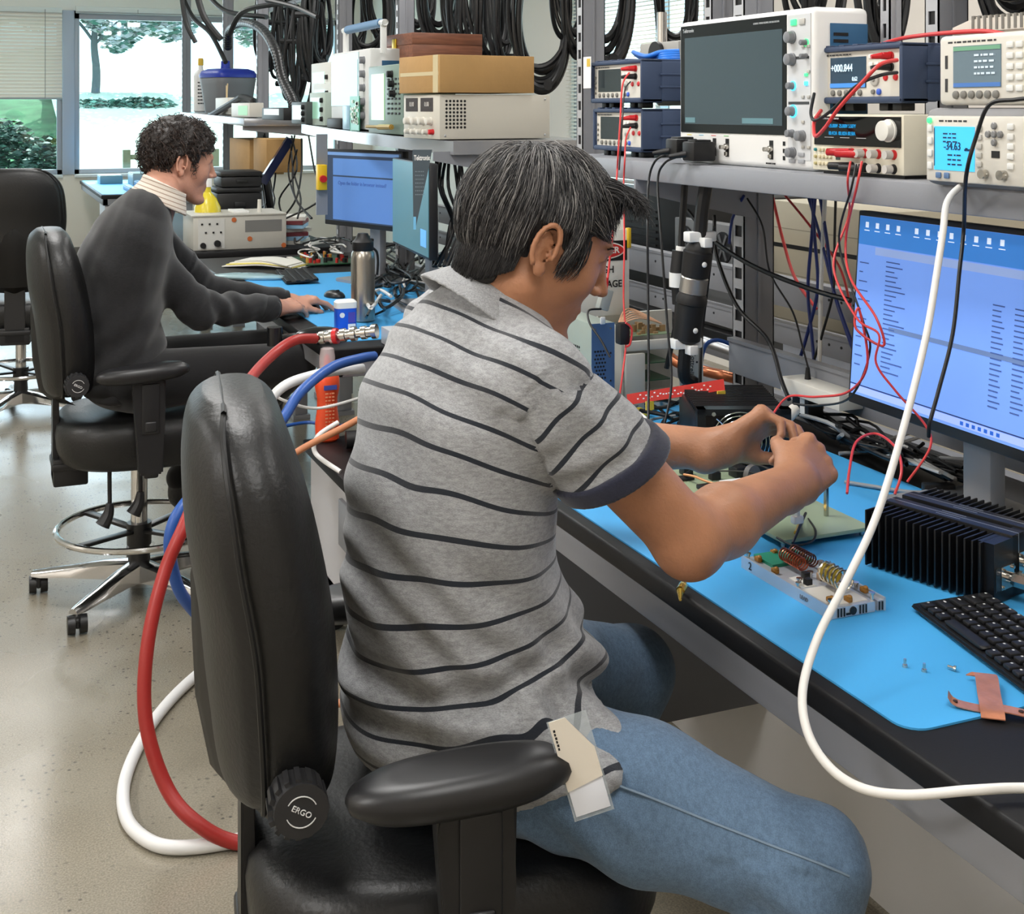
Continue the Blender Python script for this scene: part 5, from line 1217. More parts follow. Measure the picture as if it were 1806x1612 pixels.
for k in range(7):
    for j in range(3): b.box(-.03+j*.018, -.015+j*.018, -.0535, -.052, .06+k*.025, .068+k*.025)
b.done('printed_lines', mat('dark print'), t)
arm = thing('articulated_boom', 'black articulated arm reaching above the curly-haired man', 'arm', PX(430, 190, 1.5)); q0 = PX(430, 190, 1.5)
B().tube([PX(352, 216, 1.40)-q0, PX(425, 172, 1.46)-q0], .020, n=8, smooth=0).done('lower_arm', BLK, arm); B().tube([PX(425, 172, 1.46)-q0, PX(447, 178, 1.5)-q0, PX(446, 205, 1.5)-q0], .022, n=8, smooth=2).done('elbow', BLK, arm)
t, w, h = pbox('tool_mug', 'white mug of swabs and tools on the window-end shelf', 'mug', 380, 402, 173, 199, 1.46, .07, CREAM()); B().cyl((0, .03, .02), (.05, .03, h+.09), .004, n=6).cyl((.01, .03, .02), (.0, .03, h+.08), .003, n=6).done('swab', mat('wood stick', (214, 190, 150), .7), t); B().tube([(-w/2, .03, h*.8), (-w/2-.04, .03, h*.6), (-w/2, .03, h*.2)], .008, n=8).done('handle', mat('orange plastic', (226, 110, 50), .4), t)
t, w, h = pbox('dispenser_box', 'green and white dispenser box on the window-end shelf', 'box', 408, 440, 182, 208, 1.42, .08, CREAM()); slab(t, 'front_label', -w*.1, w*.4, .01, h*.8, mat('leaf green label', (110, 190, 80), .4))
t, w, h = pbox('network_unit', 'black box with white connectors near the end of the window-end shelf', 'box', 462, 500, 190, 207, 1.42, .12, BLK); slab(t, 'white_strip', -w*.4, w*.3, h*.4, h*.9, WHITEP())
for k, (x0, x1) in enumerate(((405, 440), (447, 470))):
    t, w, h = pbox('parts_carton', ('brown carton seen below the window-end shelf, the farther', 'brown carton seen below the window-end shelf, the nearer')[k], 'box', x0, x1, 243, 300, 1.45, .2, CB, group='cartons behind the black cases', part='carton', Z=None)

# ================================================================ ON THE NEAR BENCH
ZB = BT+.0028
BK = mat('black anodised aluminium', (13, 13, 15), .38, spec=.4)
def at(x, y, Z=ZB): return PZ(x, y, Z)
# monitor
def monitor(label, L0, R0, zb, zt, lean=0.0, neck=None, bez=.012, th=.03, screen=None, group=None):
    """L0, R0: bottom corners on the ground plan (x, y)"""
    L0 = Vector((*L0, 0)); R0 = Vector((*R0, 0)); w = (R0-L0).length; a = math.atan2((R0-L0).y, (R0-L0).x); c0 = (L0+R0)/2; h = zt-zb
    t = thing('monitor', label, 'monitor', (c0.x, c0.y, BT), a, group); ML = Matrix.Translation((0, 0, zb-BT)) @ Matrix.Rotation(-lean, 4, 'X')
    B().box(-w/2, w/2, 0, th, 0, h, bev=.004).box(-w*.3, w*.3, th, th+.03, h*.2, h*.75, bev=.01).xf(ML).done('housing', mat('dark monitor plastic', (30, 31, 34), .4), t)
    s = B().box(-w/2+bez*.7, w/2-bez*.7, -.0015, .001, bez*1.6, h-bez*.8).xf(ML).done('screen', screen, t)
    B().box(-.035, .035, th+.03, th+.065, -(zb-BT)+.01, h*.5, bev=.008).xf(Matrix.Translation((0, 0, zb-BT))).done('neck', mat('grey stand plastic', (146, 148, 152), .4), t)
    B().prism(rounded(-.13, .13, -.05, .16, .03), .003, .014, 'z', bev=.002).done('base', mat('grey stand plastic'), t)
    return t, s, w, h, ML
BLU = mat('blue lit screen', (108, 146, 220), .35, emit=.62, spec=.2)
m1, s1, w, h, ML = monitor('large near monitor showing a pale blue file list', (1.50, 1.985), (1.485, 1.435), .905, 1.262, math.radians(4), screen=BLU)
def scr(s, name, x0, x1, z0, z1, m, y=-.002): return B().box(x0, x1, y, y+.0003, z0, z1).xf(ML).done(name, m, s)
scr(s1, 'desktop_strip', -w/2+.009, w/2-.009, h-.062, h-.010, mat('deep blue desktop', (44, 112, 186), .35, emit=.7))
scr(s1, 'taskbar', -w/2+.009, w/2-.009, .024, .036, mat('pale taskbar', (140, 160, 228), .35, emit=.8)); scr(s1, 'dark_rule', -w/2+.009, w/2-.009, .037, .039, mat('navy ui', (36, 56, 110), .4, emit=.2), -.0023)
scr(s1, 'address_bar', -w/2+.06, w/2-.01, h-.078, h-.064, mat('grey blue ui', (128, 150, 196), .35, emit=.7), -.0023); scr(s1, 'selected_row', -w*.30, w*.46, .148, .156, mat('steel ui', (92, 116, 160), .35, emit=.55), -.0023)
rn = random.Random(12); tx = B()
for k in range(26):
    z = h-.088-k*.0085
    if z < .07: break
    tx.box(-w*.47, -w*.47+rn.uniform(.010, .035), -.0024, -.002, z, z+.0022) if k % 2 else None
    tx.box(-w*.33, -w*.33+rn.uniform(.018, .06), -.0024, -.002, z, z+.0022)
    if k > 3:
        for x_, l_ in ((.17, .026), (.26, .025), (.36, .012)): tx.box(w*x_, w*x_+l_*rn.uniform(.7, 1.1), -.0024, -.002, z-.004, z-.0018)
tx.xf(ML).done('file_rows', mat('navy text', (66, 96, 164), .5, emit=.15), s1)
ic = B()
for k in range(12): x_ = -w*.45+k*.030+(.02 if k > 3 else 0); ic.box(x_, x_+.009, -.0024, -.002, h-.030, h-.020); ic.box(x_-.003, x_+.012, -.0024, -.002, h-.036, h-.0345)
for k in range(7): ic.box(.0+w*.06+k*.014, w*.06+k*.014+.007, -.0026, -.002, .027, .033, m=1)
ic.xf(ML).done('icons', [mat('icon white', (214, 226, 244), .4, emit=.7), mat('icon blue', (30, 90, 190), .4, emit=.5)], s1)
# finned power amplifier in front of the monitor
q = at(1521, 997); t = thing('finned_amplifier', 'black finned heat-sink amplifier between the filter module and the monitor', 'amplifier', (q.x, q.y, ZB), math.radians(-74)); Wd, Dp, Hh = .212, .185, .088
B().box(0, Wd, .055, .085, .002, Hh, bev=.001).box(0, Wd, .10, .13, .002, Hh, bev=.001).box(.004, Wd-.004, .08, .105, .002, Hh-.006).box(Wd-.025, Wd, .008, Dp-.01, .002, Hh-.003).done('core', BK, t)
for k in range(17):
    x = .004+k*.0118
    B().box(x, x+.0034, 0, .056, .002, Hh-.003, bev=.0012).done('fin', BK, t)
for k in range(17):
    x = .004+k*.0118
    B().box(x, x+.0034, .129, Dp, .002, Hh-.003, bev=.0012).done('rear_fin', BK, t)
for yy in (.070, .115): B().box(0, Wd, yy, yy+.001, Hh, Hh+.0006).box(Wd, Wd+.0006, yy, yy+.001, .03, Hh).box(.085, .125, yy-.008, yy-.007, Hh, Hh+.0006).box(.085, .125, yy+.008, yy+.009, Hh, Hh+.0006).done('silver_trim', ALU(), t)
slab(t, 'small_window', 0, 0, 0, 0, BLK) if False else B().box(Wd, Wd+.001, .012, .024, .018, .05).done('small_window', mat('window glass dark', (50, 62, 70), .15), t)
NK = mat('nickel plate', (205, 202, 196), .2, 1.0)
for k, (yy, zz) in enumerate(((.04, .034), (.085, .045))):
    c_ = B().box(Wd, Wd+.002, yy-.016, yy+.016, zz-.016, zz+.016).cyl((Wd, yy, zz), (Wd+.012, yy, zz), .008, n=20).cyl((Wd+.012, yy, zz), (Wd+.034, yy, zz), .0105, n=6).cyl((Wd+.034, yy, zz), (Wd+.085, yy, zz), .0095, n=20).cyl((Wd+.044, yy, zz), (Wd+.049, yy, zz), .0112, n=20)
    for sy in (-.012, .012):
        for sz in (-.012, .012): c_.cyl((Wd+.001, yy+sy, zz+sz), (Wd+.005, yy+sy, zz+sz), .0025, n=10)
    c_.done('coaxial_connector', NK, t)
# aluminium filter module
t = thing('filter_module', 'long aluminium module with copper and silver coils on the blue mat', 'electronic module', (1.106, 1.549, ZB), -PI/2); A_ = mat('bright milled aluminium', (200, 206, 214), .35, .45); hw, hl, hh = .046, .109, .018
B().box(-hl+.001, hl-.001, -hw+.001, hw*.62, 0.0005, hh*.8).box(-hl+.001, hl-.001, hw*.72, hw-.001, 0.0005, hh*.8).box(-hl, hl-.006, -hw*.9, hw*.9, 0, hh*.55).box(-hl, hl, -hw, -hw+.003, 0, hh).box(-hl, hl, hw-.003, hw, 0, hh).done('tray', A_, t)
B().box(-hl+.005, -hl+.055, -hw*.6, hw*.9, hh*.8, hh+.001).done('green_board', mat('green laminate', (30, 140, 110), .35), t)
b = B()
for q in ((.035, .10, -.040, .022), (-.01, .03, -.030, -.012)): b.box(q[0], q[1], q[2], q[3], hh*.8, hh*.8+.0012)
b.done('ceramic_plate', mat('white ceramic', (224, 220, 212), .4), t)
def coil(p, name, x0, x1, y, z, r, n, wr, m, ax='x'):
    pts = []
    for i in range(n*12+1): s_ = i/(n*12); a_ = i/12*2*PI; pts.append((x0+(x1-x0)*s_, y+r*math.cos(a_), z+r*math.sin(a_)))
    return B().tube(pts, wr, n=6, smooth=0).done(name, m, p)
CU = mat('enamelled copper wire', (176, 92, 66), .28, .85); SV = mat('silvered wire', (216, 208, 190), .2, 1.0)
coil(t, 'copper_coil', -.062, -.012, -.004, hh+.012, .0085, 9, .0013, CU); coil(t, 'copper_coil', -.068, -.018, .018, hh+.012, .0085, 9, .0013, mat('dark copper wire', (104, 66, 58), .3, .8))
coil(t, 'silver_coil', .030, .075, .004, hh+.016, .0135, 5, .0016, SV)
B().cyl((.028, .004, hh+.016), (.052, .004, hh+.016), .0105, n=18).done('yellow_core', mat('yellow tape core', (200, 170, 50), .35), t)
AM = mat('amber film', (160, 110, 40), .25)
for (x, y) in ((-.085, -.032), (-.035, -.036), (-.092, .030), (-.07, .034), (-.005, .032), (.088, -.030), (.095, -.006), (.075, .036), (-.1, .006), (.02, .03)):
    B().box(x-.006, x+.006, y-.004, y+.004, hh*.8, hh+.004, bev=.002).ell((x+.003, y, hh+.004), (.004, .004, .003), n=8).done('mica_capacitor', AM, t)
for (x, y) in ((.0, -.008), (.012, .010), (.022, -.02), (-.002, .022)): B().box(x-.005, x+.005, y-.005, y+.005, hh*.8, hh+.006, bev=.001).done('chip_resistor', BLK if y < 0 else mat('tan chip', (190, 160, 130), .4), t)
for (x, y) in ((.03, -.041), (.10, -.038), (.10, .03), (.0, .0), (-.10, -.04), (.06, .034), (.016, -.03), (-.03, .04)): B().cyl((x, y, hh*.8), (x, y, hh+.004), .003, n=10).cyl((x, y, hh+.004), (x, y, hh+.006), .0045, n=12).done('screw', NK, t)
b = B()
for k, x in enumerate((-.034, -.029, -.024, .002, .007, .012, .034, .039)): b.box(hl, hl+.0005, x, x+.0025, .002, hh*.75)
b.box(hl, hl+.0005, -.020, -.012, .003, .006).cyl((hl-.001, -.008, hh*.42), (hl+.0006, -.008, hh*.42), .0055, n=18); b.done('end_slots', BLK, t)
text_on(t, '2', .016, -.085, -hw-.0003, hh*.5, BLK, 'marker_digit'); text_on(t, 'LEAD', .008, .050, -hw-.0003, hh*.5, mat('faded print', (110, 116, 124), .6), 'marker_word')
# green test board
t = thing('test_board', 'pale green laminate board with white relays on spacers under the hands', 'circuit board', (1.245, 1.90, ZB)); G_ = mat('pale green laminate', (152, 168, 138), .35)
B().box(-.085, .085, -.205, .205, .010, .0165, bev=.001).done('board', G_, t)
for sx in (-.075, .075):
    for sy in (-.19, .19): B().cyl((sx, sy, 0), (sx, sy, .010), .004, n=8).done('spacer', NK, t)
B().cyl((.050, -.13, .0165), (.050, -.13, .066), .0045, n=6).done('standoff_post', NK, t)
for (x, y) in ((-.02, .04), (.012, .015)):
    r_ = B().box(x-.022, x+.022, y-.014, y+.014, .0165, .036, bev=.001).done('relay', WHITEP(), t); B().box(x-.034, x-.022, y-.012, y-.004, .02, .028, bev=.002).box(x-.034, x-.022, y+.004, y+.012, .02, .028, bev=.002).done('blue_terminal', mat('blue terminal', (40, 80, 190), .4), r_)
B().lathe([(.011, -.005), (.018, -.005), (.018, .005), (.011, .005)], (.03, .06, .036), (.3, -1, 0), n=24).done('toroid', mat('grey ferrite', (92, 90, 88), .5), t)
for (x, y, w_, d_, h_) in ((-.06, .14, .03, .02, .006), (-.055, .075, .03, .02, .008), (.04, .12, .025, .03, .02), (-.01, .12, .02, .014, .014), (.055, .01, .02, .03, .018), (-.005, -.03, .025, .02, .012), (-.04, .17, .02, .02, .016)):
    B().box(x-w_/2, x+w_/2, y-d_/2, y+d_/2, .0165, .0165+h_, bev=.002).done('black_block', BLK, t)
B().tube([(-.062, .14, .026), (-.058, .11, .030), (-.05, .08, .028), (-.036, .05, .027)], .0022, n=6).done('orange_lead', mat('orange wire', (222, 150, 90), .45), t)
B().tube([(-.06, .14, .026), (.0, .15, .04), (.05, .06, .05), (.05, .0, .04)], .002, n=6).tube([(.055, .01, .035), (.02, .05, .045), (-.01, .12, .032)], .0015, n=5).done('black_lead', BLK, t)
for (x, y) in ((.075, .1), (.01, .18), (-.075, .02), (-.03, .0), (.07, -.06)): B().cyl((x, y, .0165), (x, y, .022), .004, n=8).done('gold_pad', mat('brass gold'), t)
# rf pigtail with white clips
p0 = at(1405, 950, .775); t = thing('rf_pigtail', 'short black coax with gold plug and white clips on the green board', 'cable', p0)
B().tube([at(1398, 958, .78)-p0, at(1412, 925, .795)-p0, P(1421, 905, 2.12)-p0], .0022, n=6).tube([at(1370, 948, .782)-p0, at(1400, 962, .780)-p0, at(1432, 955, .781)-p0, at(1438, 935, .783)-p0, P(1425, 915, 2.12)-p0], .0018, n=6).done('black_cord', BLK, t)
B().cyl(at(1404, 940, .788)-p0, P(1413, 916, 2.12)-p0, .0036, n=10).done('gold_plug', mat('bright gold', (226, 190, 90), .2, .9), t); B().box(-.008, .010, -.006, .006, .024, .036, bev=.002).box(-.002, .004, -.004, .004, .030, .052, bev=.001).done('white_clip', WHITEP(), t)
# keyboards
def keyboard(label, loc, rz, w=.43, dp=.135, rows=6, small=False):
    t = thing('keyboard', label, 'keyboard', loc, rz)
    B().prism([(0, .004), (dp, .012), (dp, .018), (0, .010)], 0, w, 'x', bev=.0025).done('base', mat('black keyboard plastic', (18, 18, 20), .45), t)
    km = B().box(-.0078, .0078, -.0078, .0078, 0, .006, bev=.0022).mesh('key'); km.materials.append(mat('black key plastic', (22, 22, 24), .5)); leg = mat('white legend', (214, 214, 214), .6)
    cm_ = B().box(-.0015, .0015, -.0012, .0015, .0061, .0063).mesh('legend'); cm_.materials.append(leg); n = 0
    for r_ in range(rows):
        x = .012; k = 0
        while x < w-.014 and n < 98:
            kw = 1.0
            if r_ == 0 and 3 <= k <= 3: kw = 5.2
            elif k == 0 and r_ in (1, 2, 3): kw = 1.6
            if small: kw *= 1.5
            o = bpy.data.objects.new('key', km); COL.objects.link(o); o.parent = t; cx_ = x+.0095*kw-.0095*.0
            y = .014+r_*(dp-.026)/(rows-1)*1.0; z = .0098+y/dp*.008; o.location = (cx_, y, z); o.scale = (kw*.97 if kw == 1 else kw*1.12, 1 if not small else 1.2, 1); n += 1
            if kw < 3 and not small:
                l_ = bpy.data.objects.new('legend', cm_); COL.objects.link(l_); l_.parent = o; l_.location = (-.003/(kw), .002, 0)
            x += .0192*kw; k += 1
    return t
q = at(1606, 1077, ZB); keyboard('black keyboard at the edge of the blue mat with screws before it', (q.x, q.y, ZB), math.radians(-101), rows=5, dp=.112)
# screws, copper bracket
for k, (x, y, up) in enumerate(((1596, 1176, 1), (1630, 1184, 1), (1686, 1184, 0))):
    q = at(x, y, ZB); t = thing('machine_screw', ('small silver screw standing on the blue mat, farthest from the copper', 'small silver screw in the middle of three on the blue mat', 'small silver screw lying nearest the copper bracket')[k], 'screw', (q.x, q.y, ZB+.0), k*1.1, 'loose screws on the mat'); M_ = Matrix.Identity(4) if up else Matrix.Translation((0, 0, .003)) @ Matrix.Rotation(1.45, 4, 'Y')
    B().cyl((0, 0, .003), (0, 0, .010), .0018, n=10).xf(M_).done('thread', NK, t); B().cyl((0, 0, 0), (0, 0, .003), .0036, .0032, n=14).xf(M_).done('head', NK, t)
q = at(1740, 1262, ZB); t = thing('copper_bracket', 'cross-shaped bent copper bracket on the corner of the blue mat', 'bracket', (q.x, q.y, ZB)); CP = mat('brushed copper sheet', (214, 142, 110), .32, .55, var=.15, vscale=40, bump=.1, bscale=60)
def ribbon(pts, w_, th, side):
    b = B(); rs = []
    s_ = Vector(side).normalized()
    for p in catmull([Vector(p) for p in pts], 4): rs.append([b.bm.verts.new(p+s_*w_/2), b.bm.verts.new(p-s_*w_/2), b.bm.verts.new(p-s_*w_/2+Vector((0, 0, th))), b.bm.verts.new(p+s_*w_/2+Vector((0, 0, th)))])
    for i in range(len(rs)-1):
        for k in range(4): b.bm.faces.new((rs[i][k], rs[i][(k+1) % 4], rs[i+1][(k+1) % 4], rs[i+1][k]))
    b.bm.faces.new(rs[0]); b.bm.faces.new(rs[-1][::-1]); return b
A0, A1 = at(1672, 1243)-q, at(1830, 1268)-q; dr = (A1-A0).normalized(); sd = Vector((-dr.y, dr.x, 0))
ribbon([A0+Vector((0, 0, .012)), A0+dr*.010+Vector((0, 0, .003)), A0+(A1-A0)*.5+Vector((0, 0, .001)), A0+(A1-A0)*.62+Vector((0, 0, .005)), A1+Vector((0, 0, .002))], .018, .0012, sd).done('long_strip', CP, t)
B0, B1 = at(1738, 1205)-q, at(1750, 1262)-q; d2 = (B1-B0).normalized()
ribbon([B0-d2*.004+Vector((-.012, .0, .008)), B0+Vector((0, 0, .010)), B0+(B1-B0)*.5+Vector((0, 0, .007)), B1+Vector((0, 0, .005)), B1+d2*.012+Vector((0, 0, .001))], .026, .0012, (-d2.y, d2.x, 0)).done('short_strip', CP, t)
for f_ in (.08, .40, .82): p_ = A0+(A1-A0)*f_; B().cyl(p_+Vector((0, 0, .0035)), p_+Vector((0, 0, .0062)), .003, n=12).done('rivet_hole', mat('dark hole', (50, 30, 24), .6), t)
q = at(1205, 1040, BT+.004); o = B().tube([(0, 0, .006), (-.006, -.008, .007), (-.014, -.016, .006)], .0065, n=10).cyl((-.014, -.016, .006), (-.022, -.030, -.001), .005, .002, n=10).done('gold_adapter', mat('bright gold')); o.location = q; tag(o, 'small gold coaxial adapter on the bench edge under his elbow', 'adapter')
# fan-cooled amplifier
q = at(1236, 835); t = thing('fan_amplifier', 'black finned box with wire-guarded fan behind the hands', 'amplifier', (q.x, q.y+.012, ZB), math.radians(-22)); W_, D_, H_ = .178, .25, .112
B().box(0, W_, .028, D_, .004, H_-.012, bev=.002).done('case', BK, t); b = B()
for k in range(15): b.box(.004, W_-.004, .04+k*.0145, .0445+k*.0145, H_-.013, H_, bev=.001)
b.done('top_fins', BK, t)
b = B().box(0, W_, 0, .027, .0, .010).box(0, W_, 0, .027, H_-.004, H_+.006).box(0, .016, 0, .027, 0, H_+.006).box(W_*.88, W_, 0, .027, 0, H_+.006); b.done('fan_frame', BK, t)
fc = (W_*.46, 0, H_*.52)
B().cyl((fc[0], .004, fc[2]), (fc[0], .022, fc[2]), .020, n=24).done('fan_hub', BK, t)
for k in range(7):
    a_ = 2*PI*k/7; B().box(.016, .050, -.001, .001, -.012, .012, M=Matrix.Translation((fc[0], .014, fc[2])) @ Matrix.Rotation(a_, 4, 'Y') @ Matrix.Rotation(.7, 4, 'X')).done('fan_blade', BK, t)
g_ = B()
for r_ in (.016, .024, .032, .040, .048, .055): g_.tube([(fc[0]+r_*math.cos(a_), -.003, fc[2]+r_*math.sin(a_)) for a_ in np.linspace(0, 2*PI, 37)[:-1]], .0011, n=6, closed=True, smooth=0)
for k in range(4): a_ = PI/4+k*PI/2; g_.tube([(fc[0]+.012*math.cos(a_), -.003, fc[2]+.012*math.sin(a_)), (fc[0]+.066*math.cos(a_), -.003, fc[2]+.060*math.sin(a_))], .0011, n=6, smooth=0)
g_.done('fan_guard', CHROME(), t)
for sx in (.03, W_-.05): B().cyl((sx, -.001, H_-.002), (sx, -.006, H_-.002), .004, n=12).done('screw', NK, t)
B().box(-.0025, 0, .07, .10, .025, .032).cyl((-.012, .08, .03), (0, .08, .03), .003, n=8).cyl((-.012, .09, .025), (0, .09, .025), .003, n=8).done('side_terminal', NK, t)
# adhesive roll end (cream tube), red strip
q = P(1385, 740, 2.5); o = B().cyl((0, 0, 0), (.035, .02, .012), .012, .012, n=24, cap=False).cyl((0, 0, 0), (.035, .02, .012), .009, .009, n=24).done('cream_tube', CREAM()); o.location = (q.x, q.y, q.z); tag(o, 'short cream open tube poking out behind his left hand', 'tube')
q = P(1190, 692, 2.60); t = thing('warning_strip', 'long red printed strip lying across the black fan box', 'strip', q); e0, e1 = P(1106, 704, 2.72)-q, P(1277, 679, 2.62)-q; dr = (e1-e0); up = Vector((0, .25, 1)).normalized(); b = B()
RS = mat('red printed strip', (196, 36, 28), .35)
v_ = [e0-up*.012, e1-up*.010, e1+up*.012, e0+up*.010]; nn = Vector((0, -.0012, .0003))
b.poly(v_[::-1]); b.poly([p+nn for p in v_]); 
for i in range(4): b.poly([v_[i], v_[(i+1) % 4], v_[(i+1) % 4]+nn, v_[i]+nn])
b.done('strip', RS, t)
b = B(); rn = random.Random(8)
for k in range(26): s_ = .1+k*.03; z_ = rn.uniform(-.006, .004); p_ = e0+dr*s_+up*z_+nn*1.5; p2 = p_+dr*.018; b.poly([p_, p2, p2+up*.0025, p_+up*.0025])
b.done('white_print', mat('white print'), t)
for s_ in (.22, .95): p_ = e0+dr*s_-up*.02+nn*2; B().box(-.009, .009, -.003, .001, -.008, .010, M=Matrix.Translation(p_)).done('yellow_tab', mat('yellow plastic', (226, 196, 70), .4), t)
# blue and grey upright chassis, open chassis, warning sign
t = thing('metal_chassis', 'upright metal chassis with blue perforated face by his chin', 'chassis', (1.222, 2.50, ZB)); hC = .225
B().box(0, .055, 0, .27, 0, hC, bev=.002).done('case', mat('greenish galvanised sheet', (156, 168, 160), .45, .2), t)
fc_ = B().box(0, .055, -.0015, 0, 0, hC).done('blue_face', mat('blue tinted zinc', (84, 116, 158), .35, .35), t); b = B()
for j in range(15):
    for i in range(4): b.cyl((.008+i*.0068+(j % 2)*.0034, -.0022, .050+j*.0082), (.008+i*.0068+(j % 2)*.0034, -.0008, .050+j*.0082), .0024, n=8)
b.done('vent_holes', BLK, fc_)
for (x, z) in ((.008, hC-.012), (.045, hC-.012), (.045, .16), (.045, .10), (.045, .03)): B().cyl((x, -.0022, z), (x, -.001, z), .0022, n=8).done('rivet', NK, fc_)
B().box(-.0012, 0, .03, .055, .02, .14).done('paper_label', WHITEP(), t); B().box(.020, .032, -.004, -.001, hC-.002, hC+.014, bev=.002).done('white_tab', WHITEP(), t)
b = B()
for j in range(6):
    for i in range(4): b.cyl((-.001, .06+i*.009, hC-.06-j*.009), (.0005, .06+i*.009, hC-.06-j*.009), .0028, n=8)
b.done('side_holes', BLK, t)
t = thing('open_chassis', 'open equipment chassis with green boards and white side bracket', 'chassis', (1.362, 2.60, ZB)); WM = mat('white metal bracket', (206, 204, 196), .45)
B().box(0, .20, .02, .16, 0, .012).box(0, .20, .15, .16, 0, .20).box(-.005, 0, .02, .16, 0, .19).done('frame', WM, t)
br = B().box(.135, .195, .0, .004, .0, .205, bev=.002).box(.193, .197, .0, .06, 0, .205).done('side_bracket', WM, t); b = B()
for z in (.03, .105, .175): b.cyl((.147, -.001, z), (.147, .001, z), .0035, n=10).cyl((.180, -.001, z-.004), (.180, .001, z-.004), .0025, n=10)
b.done('bolt_holes', BLK, br); text_on(br, 'Cottrell', .017, .168, -.0006, .10, mat('dark print'), 'marker_writing', M=Matrix.Rotation(PI/2+.1, 4, 'Y'))
GPB = mat('dark green board', (46, 88, 60), .4)
for z, m_ in ((.165, mat('pale green board', (120, 140, 112), .45)), (.06, GPB), (.10, GPB)): B().box(.01, .13, .03, .14, z, z+.002).done('board', m_, t)
b = B(); rn = random.Random(6)
for k in range(40): x, y = rn.uniform(.015, .12), rn.uniform(.035, .13); b.box(x, x+rn.uniform(.004, .012), y, y+.008, .167, .167+rn.uniform(.004, .016))
b.done('components', mat('mixed components', (150, 120, 84), .5), t); B().box(0, .132, .012, .02, .135, .158, bev=.002).box(.0, .05, .008, .02, .0, .13, bev=.003).done('front_rail', WM, t)
for k in range(6): B().tube([(.0, .05, .19), (.05, .04+.01*k, .205+.003*k), (.12, .06, .185)], .0018, n=5).done('ribbon_wire', mat('copper wire pale', (214, 170, 140), .4), t)
t = thing('warning_sign', 'white sign reading danger high voltage beside his face', 'sign', tuple(PY(1061, 531, 2.70)[:2])+(ZB+.205,)); t.scale = (.56, 1, .52); B().box(-.13, .13, 0, .006, 0, .385, bev=.002).done('sign_board', mat('sign white', (232, 232, 226), .4), t)
B().box(-.115, .118, -.0012, 0, .245, .335).done('black_band', BLK, t); e_ = B()
e_.lathe([(.001, -.0022), (1, -.0022), (1, -.0015)], (0, 0, 0), (0, 1, 0), n=40); M_ = Matrix.Translation((0, .0005, .292)) @ Matrix.Diagonal((.108, 1, .040, 1)); e_.xf(M_).done('white_oval', mat('sign white'), t)
e_ = B(); e_.lathe([(.001, -.0030), (1, -.0030), (1, -.0020)], (0, 0, 0), (0, 1, 0), n=40).xf(Matrix.Translation((0, .0005, .292)) @ Matrix.Diagonal((.101, 1, .034, 1))).done('red_oval', mat('sign red', (196, 40, 36), .4), t)
text_on(t, 'DANGER', .040, 0, -.0028, .292, mat('sign white'), 'word_danger', bold=.0008); text_on(t, 'HIGH', .044, .012, -.0006, .205, BLK, 'word_high', stretch=.85, bold=.0006); text_on(t, 'VOLTAGE', .044, .012, -.0006, .140, BLK, 'word_voltage', stretch=.85, bold=.0006)
B().box(.118, .134, -.006, .008, .30, .39, bev=.002).done('yellow_strip', mat('yellow strip', (214, 178, 40), .4), t)
# hanging power connectors
q = P(1222, 512, 2.80); t = thing('power_connector', 'thick black inline power connector with metal ring hanging beside the grey post', 'connector', q); ax_ = (P(1232, 420, 2.80)-P(1208, 600, 2.82)); ax_.normalize()
B().lathe([(.020, .030), (.030, .032), (.032, .085), (.028, .088), (.028, .095), (.020, .108)], (0, 0, 0), ax_, n=32).lathe([(.021, -.115), (.030, -.108), (.031, -.03), (.034, -.028), (.034, -.018), (.029, -.006)], (0, 0, 0), ax_, n=32).done('shell', BLK, t)
B().lathe([(.027, -.008), (.030, -.004), (.030, .028), (.027, .032)], (0, 0, 0), ax_, n=32).done('metal_ring', mat('brushed steel', (178, 176, 172), .3, .9), t)
for s_ in (.118, -.118): B().box(-.034, .034, -.014, .014, -.010, .012, bev=.003, M=Matrix.Translation(ax_*s_)).box(-.010, .010, -.036, -.012, -.02, .0, bev=.002, M=Matrix.Translation(ax_*s_)).done('cable_clamp', WHITEP(), t)
for s_ in (.06, -.085): B().ell(ax_*s_+Vector((0, -.033, 0)), (.006, .003, .006), n=10).done('white_dot', WHITEP(), t)
B().tube([ax_*.11, ax_*.18+Vector((0, .0, .02)), ax_*.35+Vector((.02, .02, 0))], .015, n=10).done('power_cord', BLK, t); B().tube([-ax_*.11, -ax_*.17+Vector((.004, 0, -.02)), P(1228, 680, 2.84)-q, P(1238, 735, 2.84)-q], .014, n=10).done('power_cord', BLK, t)
q = P(1197, 478, 2.9); t = thing('inline_plug', 'smaller black plug with white collar hanging behind the power connector', 'plug', q); B().cyl((0, 0, -.005), (.006, 0, .045), .020, n=20).cyl((0, 0, -.03), (-.003, 0, -.075), .017, .012, n=20).done('shell', BLK, t); B().cyl((0, 0, -.035), (0, 0, -.003), .0215, n=20).cyl((.006, 0, .045), (.007, 0, .055), .012, n=16).done('white_collar', WHITEP(), t)
B().tube([(.006, 0, .05), (.01, 0, .12), (.02, 0, .25)], .008, n=8).done('cord', BLK, t); B().tube([(-.003, 0, -.07), (-.01, 0, -.13), (-.02, .02, -.22)], .006, n=8).done('cord', BLK, t)
q = PX(1428, 680, 1.64); t = thing('wall_adapter', 'black adapter block with barcode sticker standing on the rear rail', 'adapter', (1.635, q.y, .845)); B().box(-.02, .02, -.03, .03, -.05, .02, bev=.004).done('block', BLK, t); B().cyl((0, 0, .02), (.0, 0, .055), .008, .004, n=12).done('strain_relief', BLK, t); B().box(-.0212, -.02, -.018, -.002, -.04, -.004).done('barcode_sticker', WHITEP(), t)
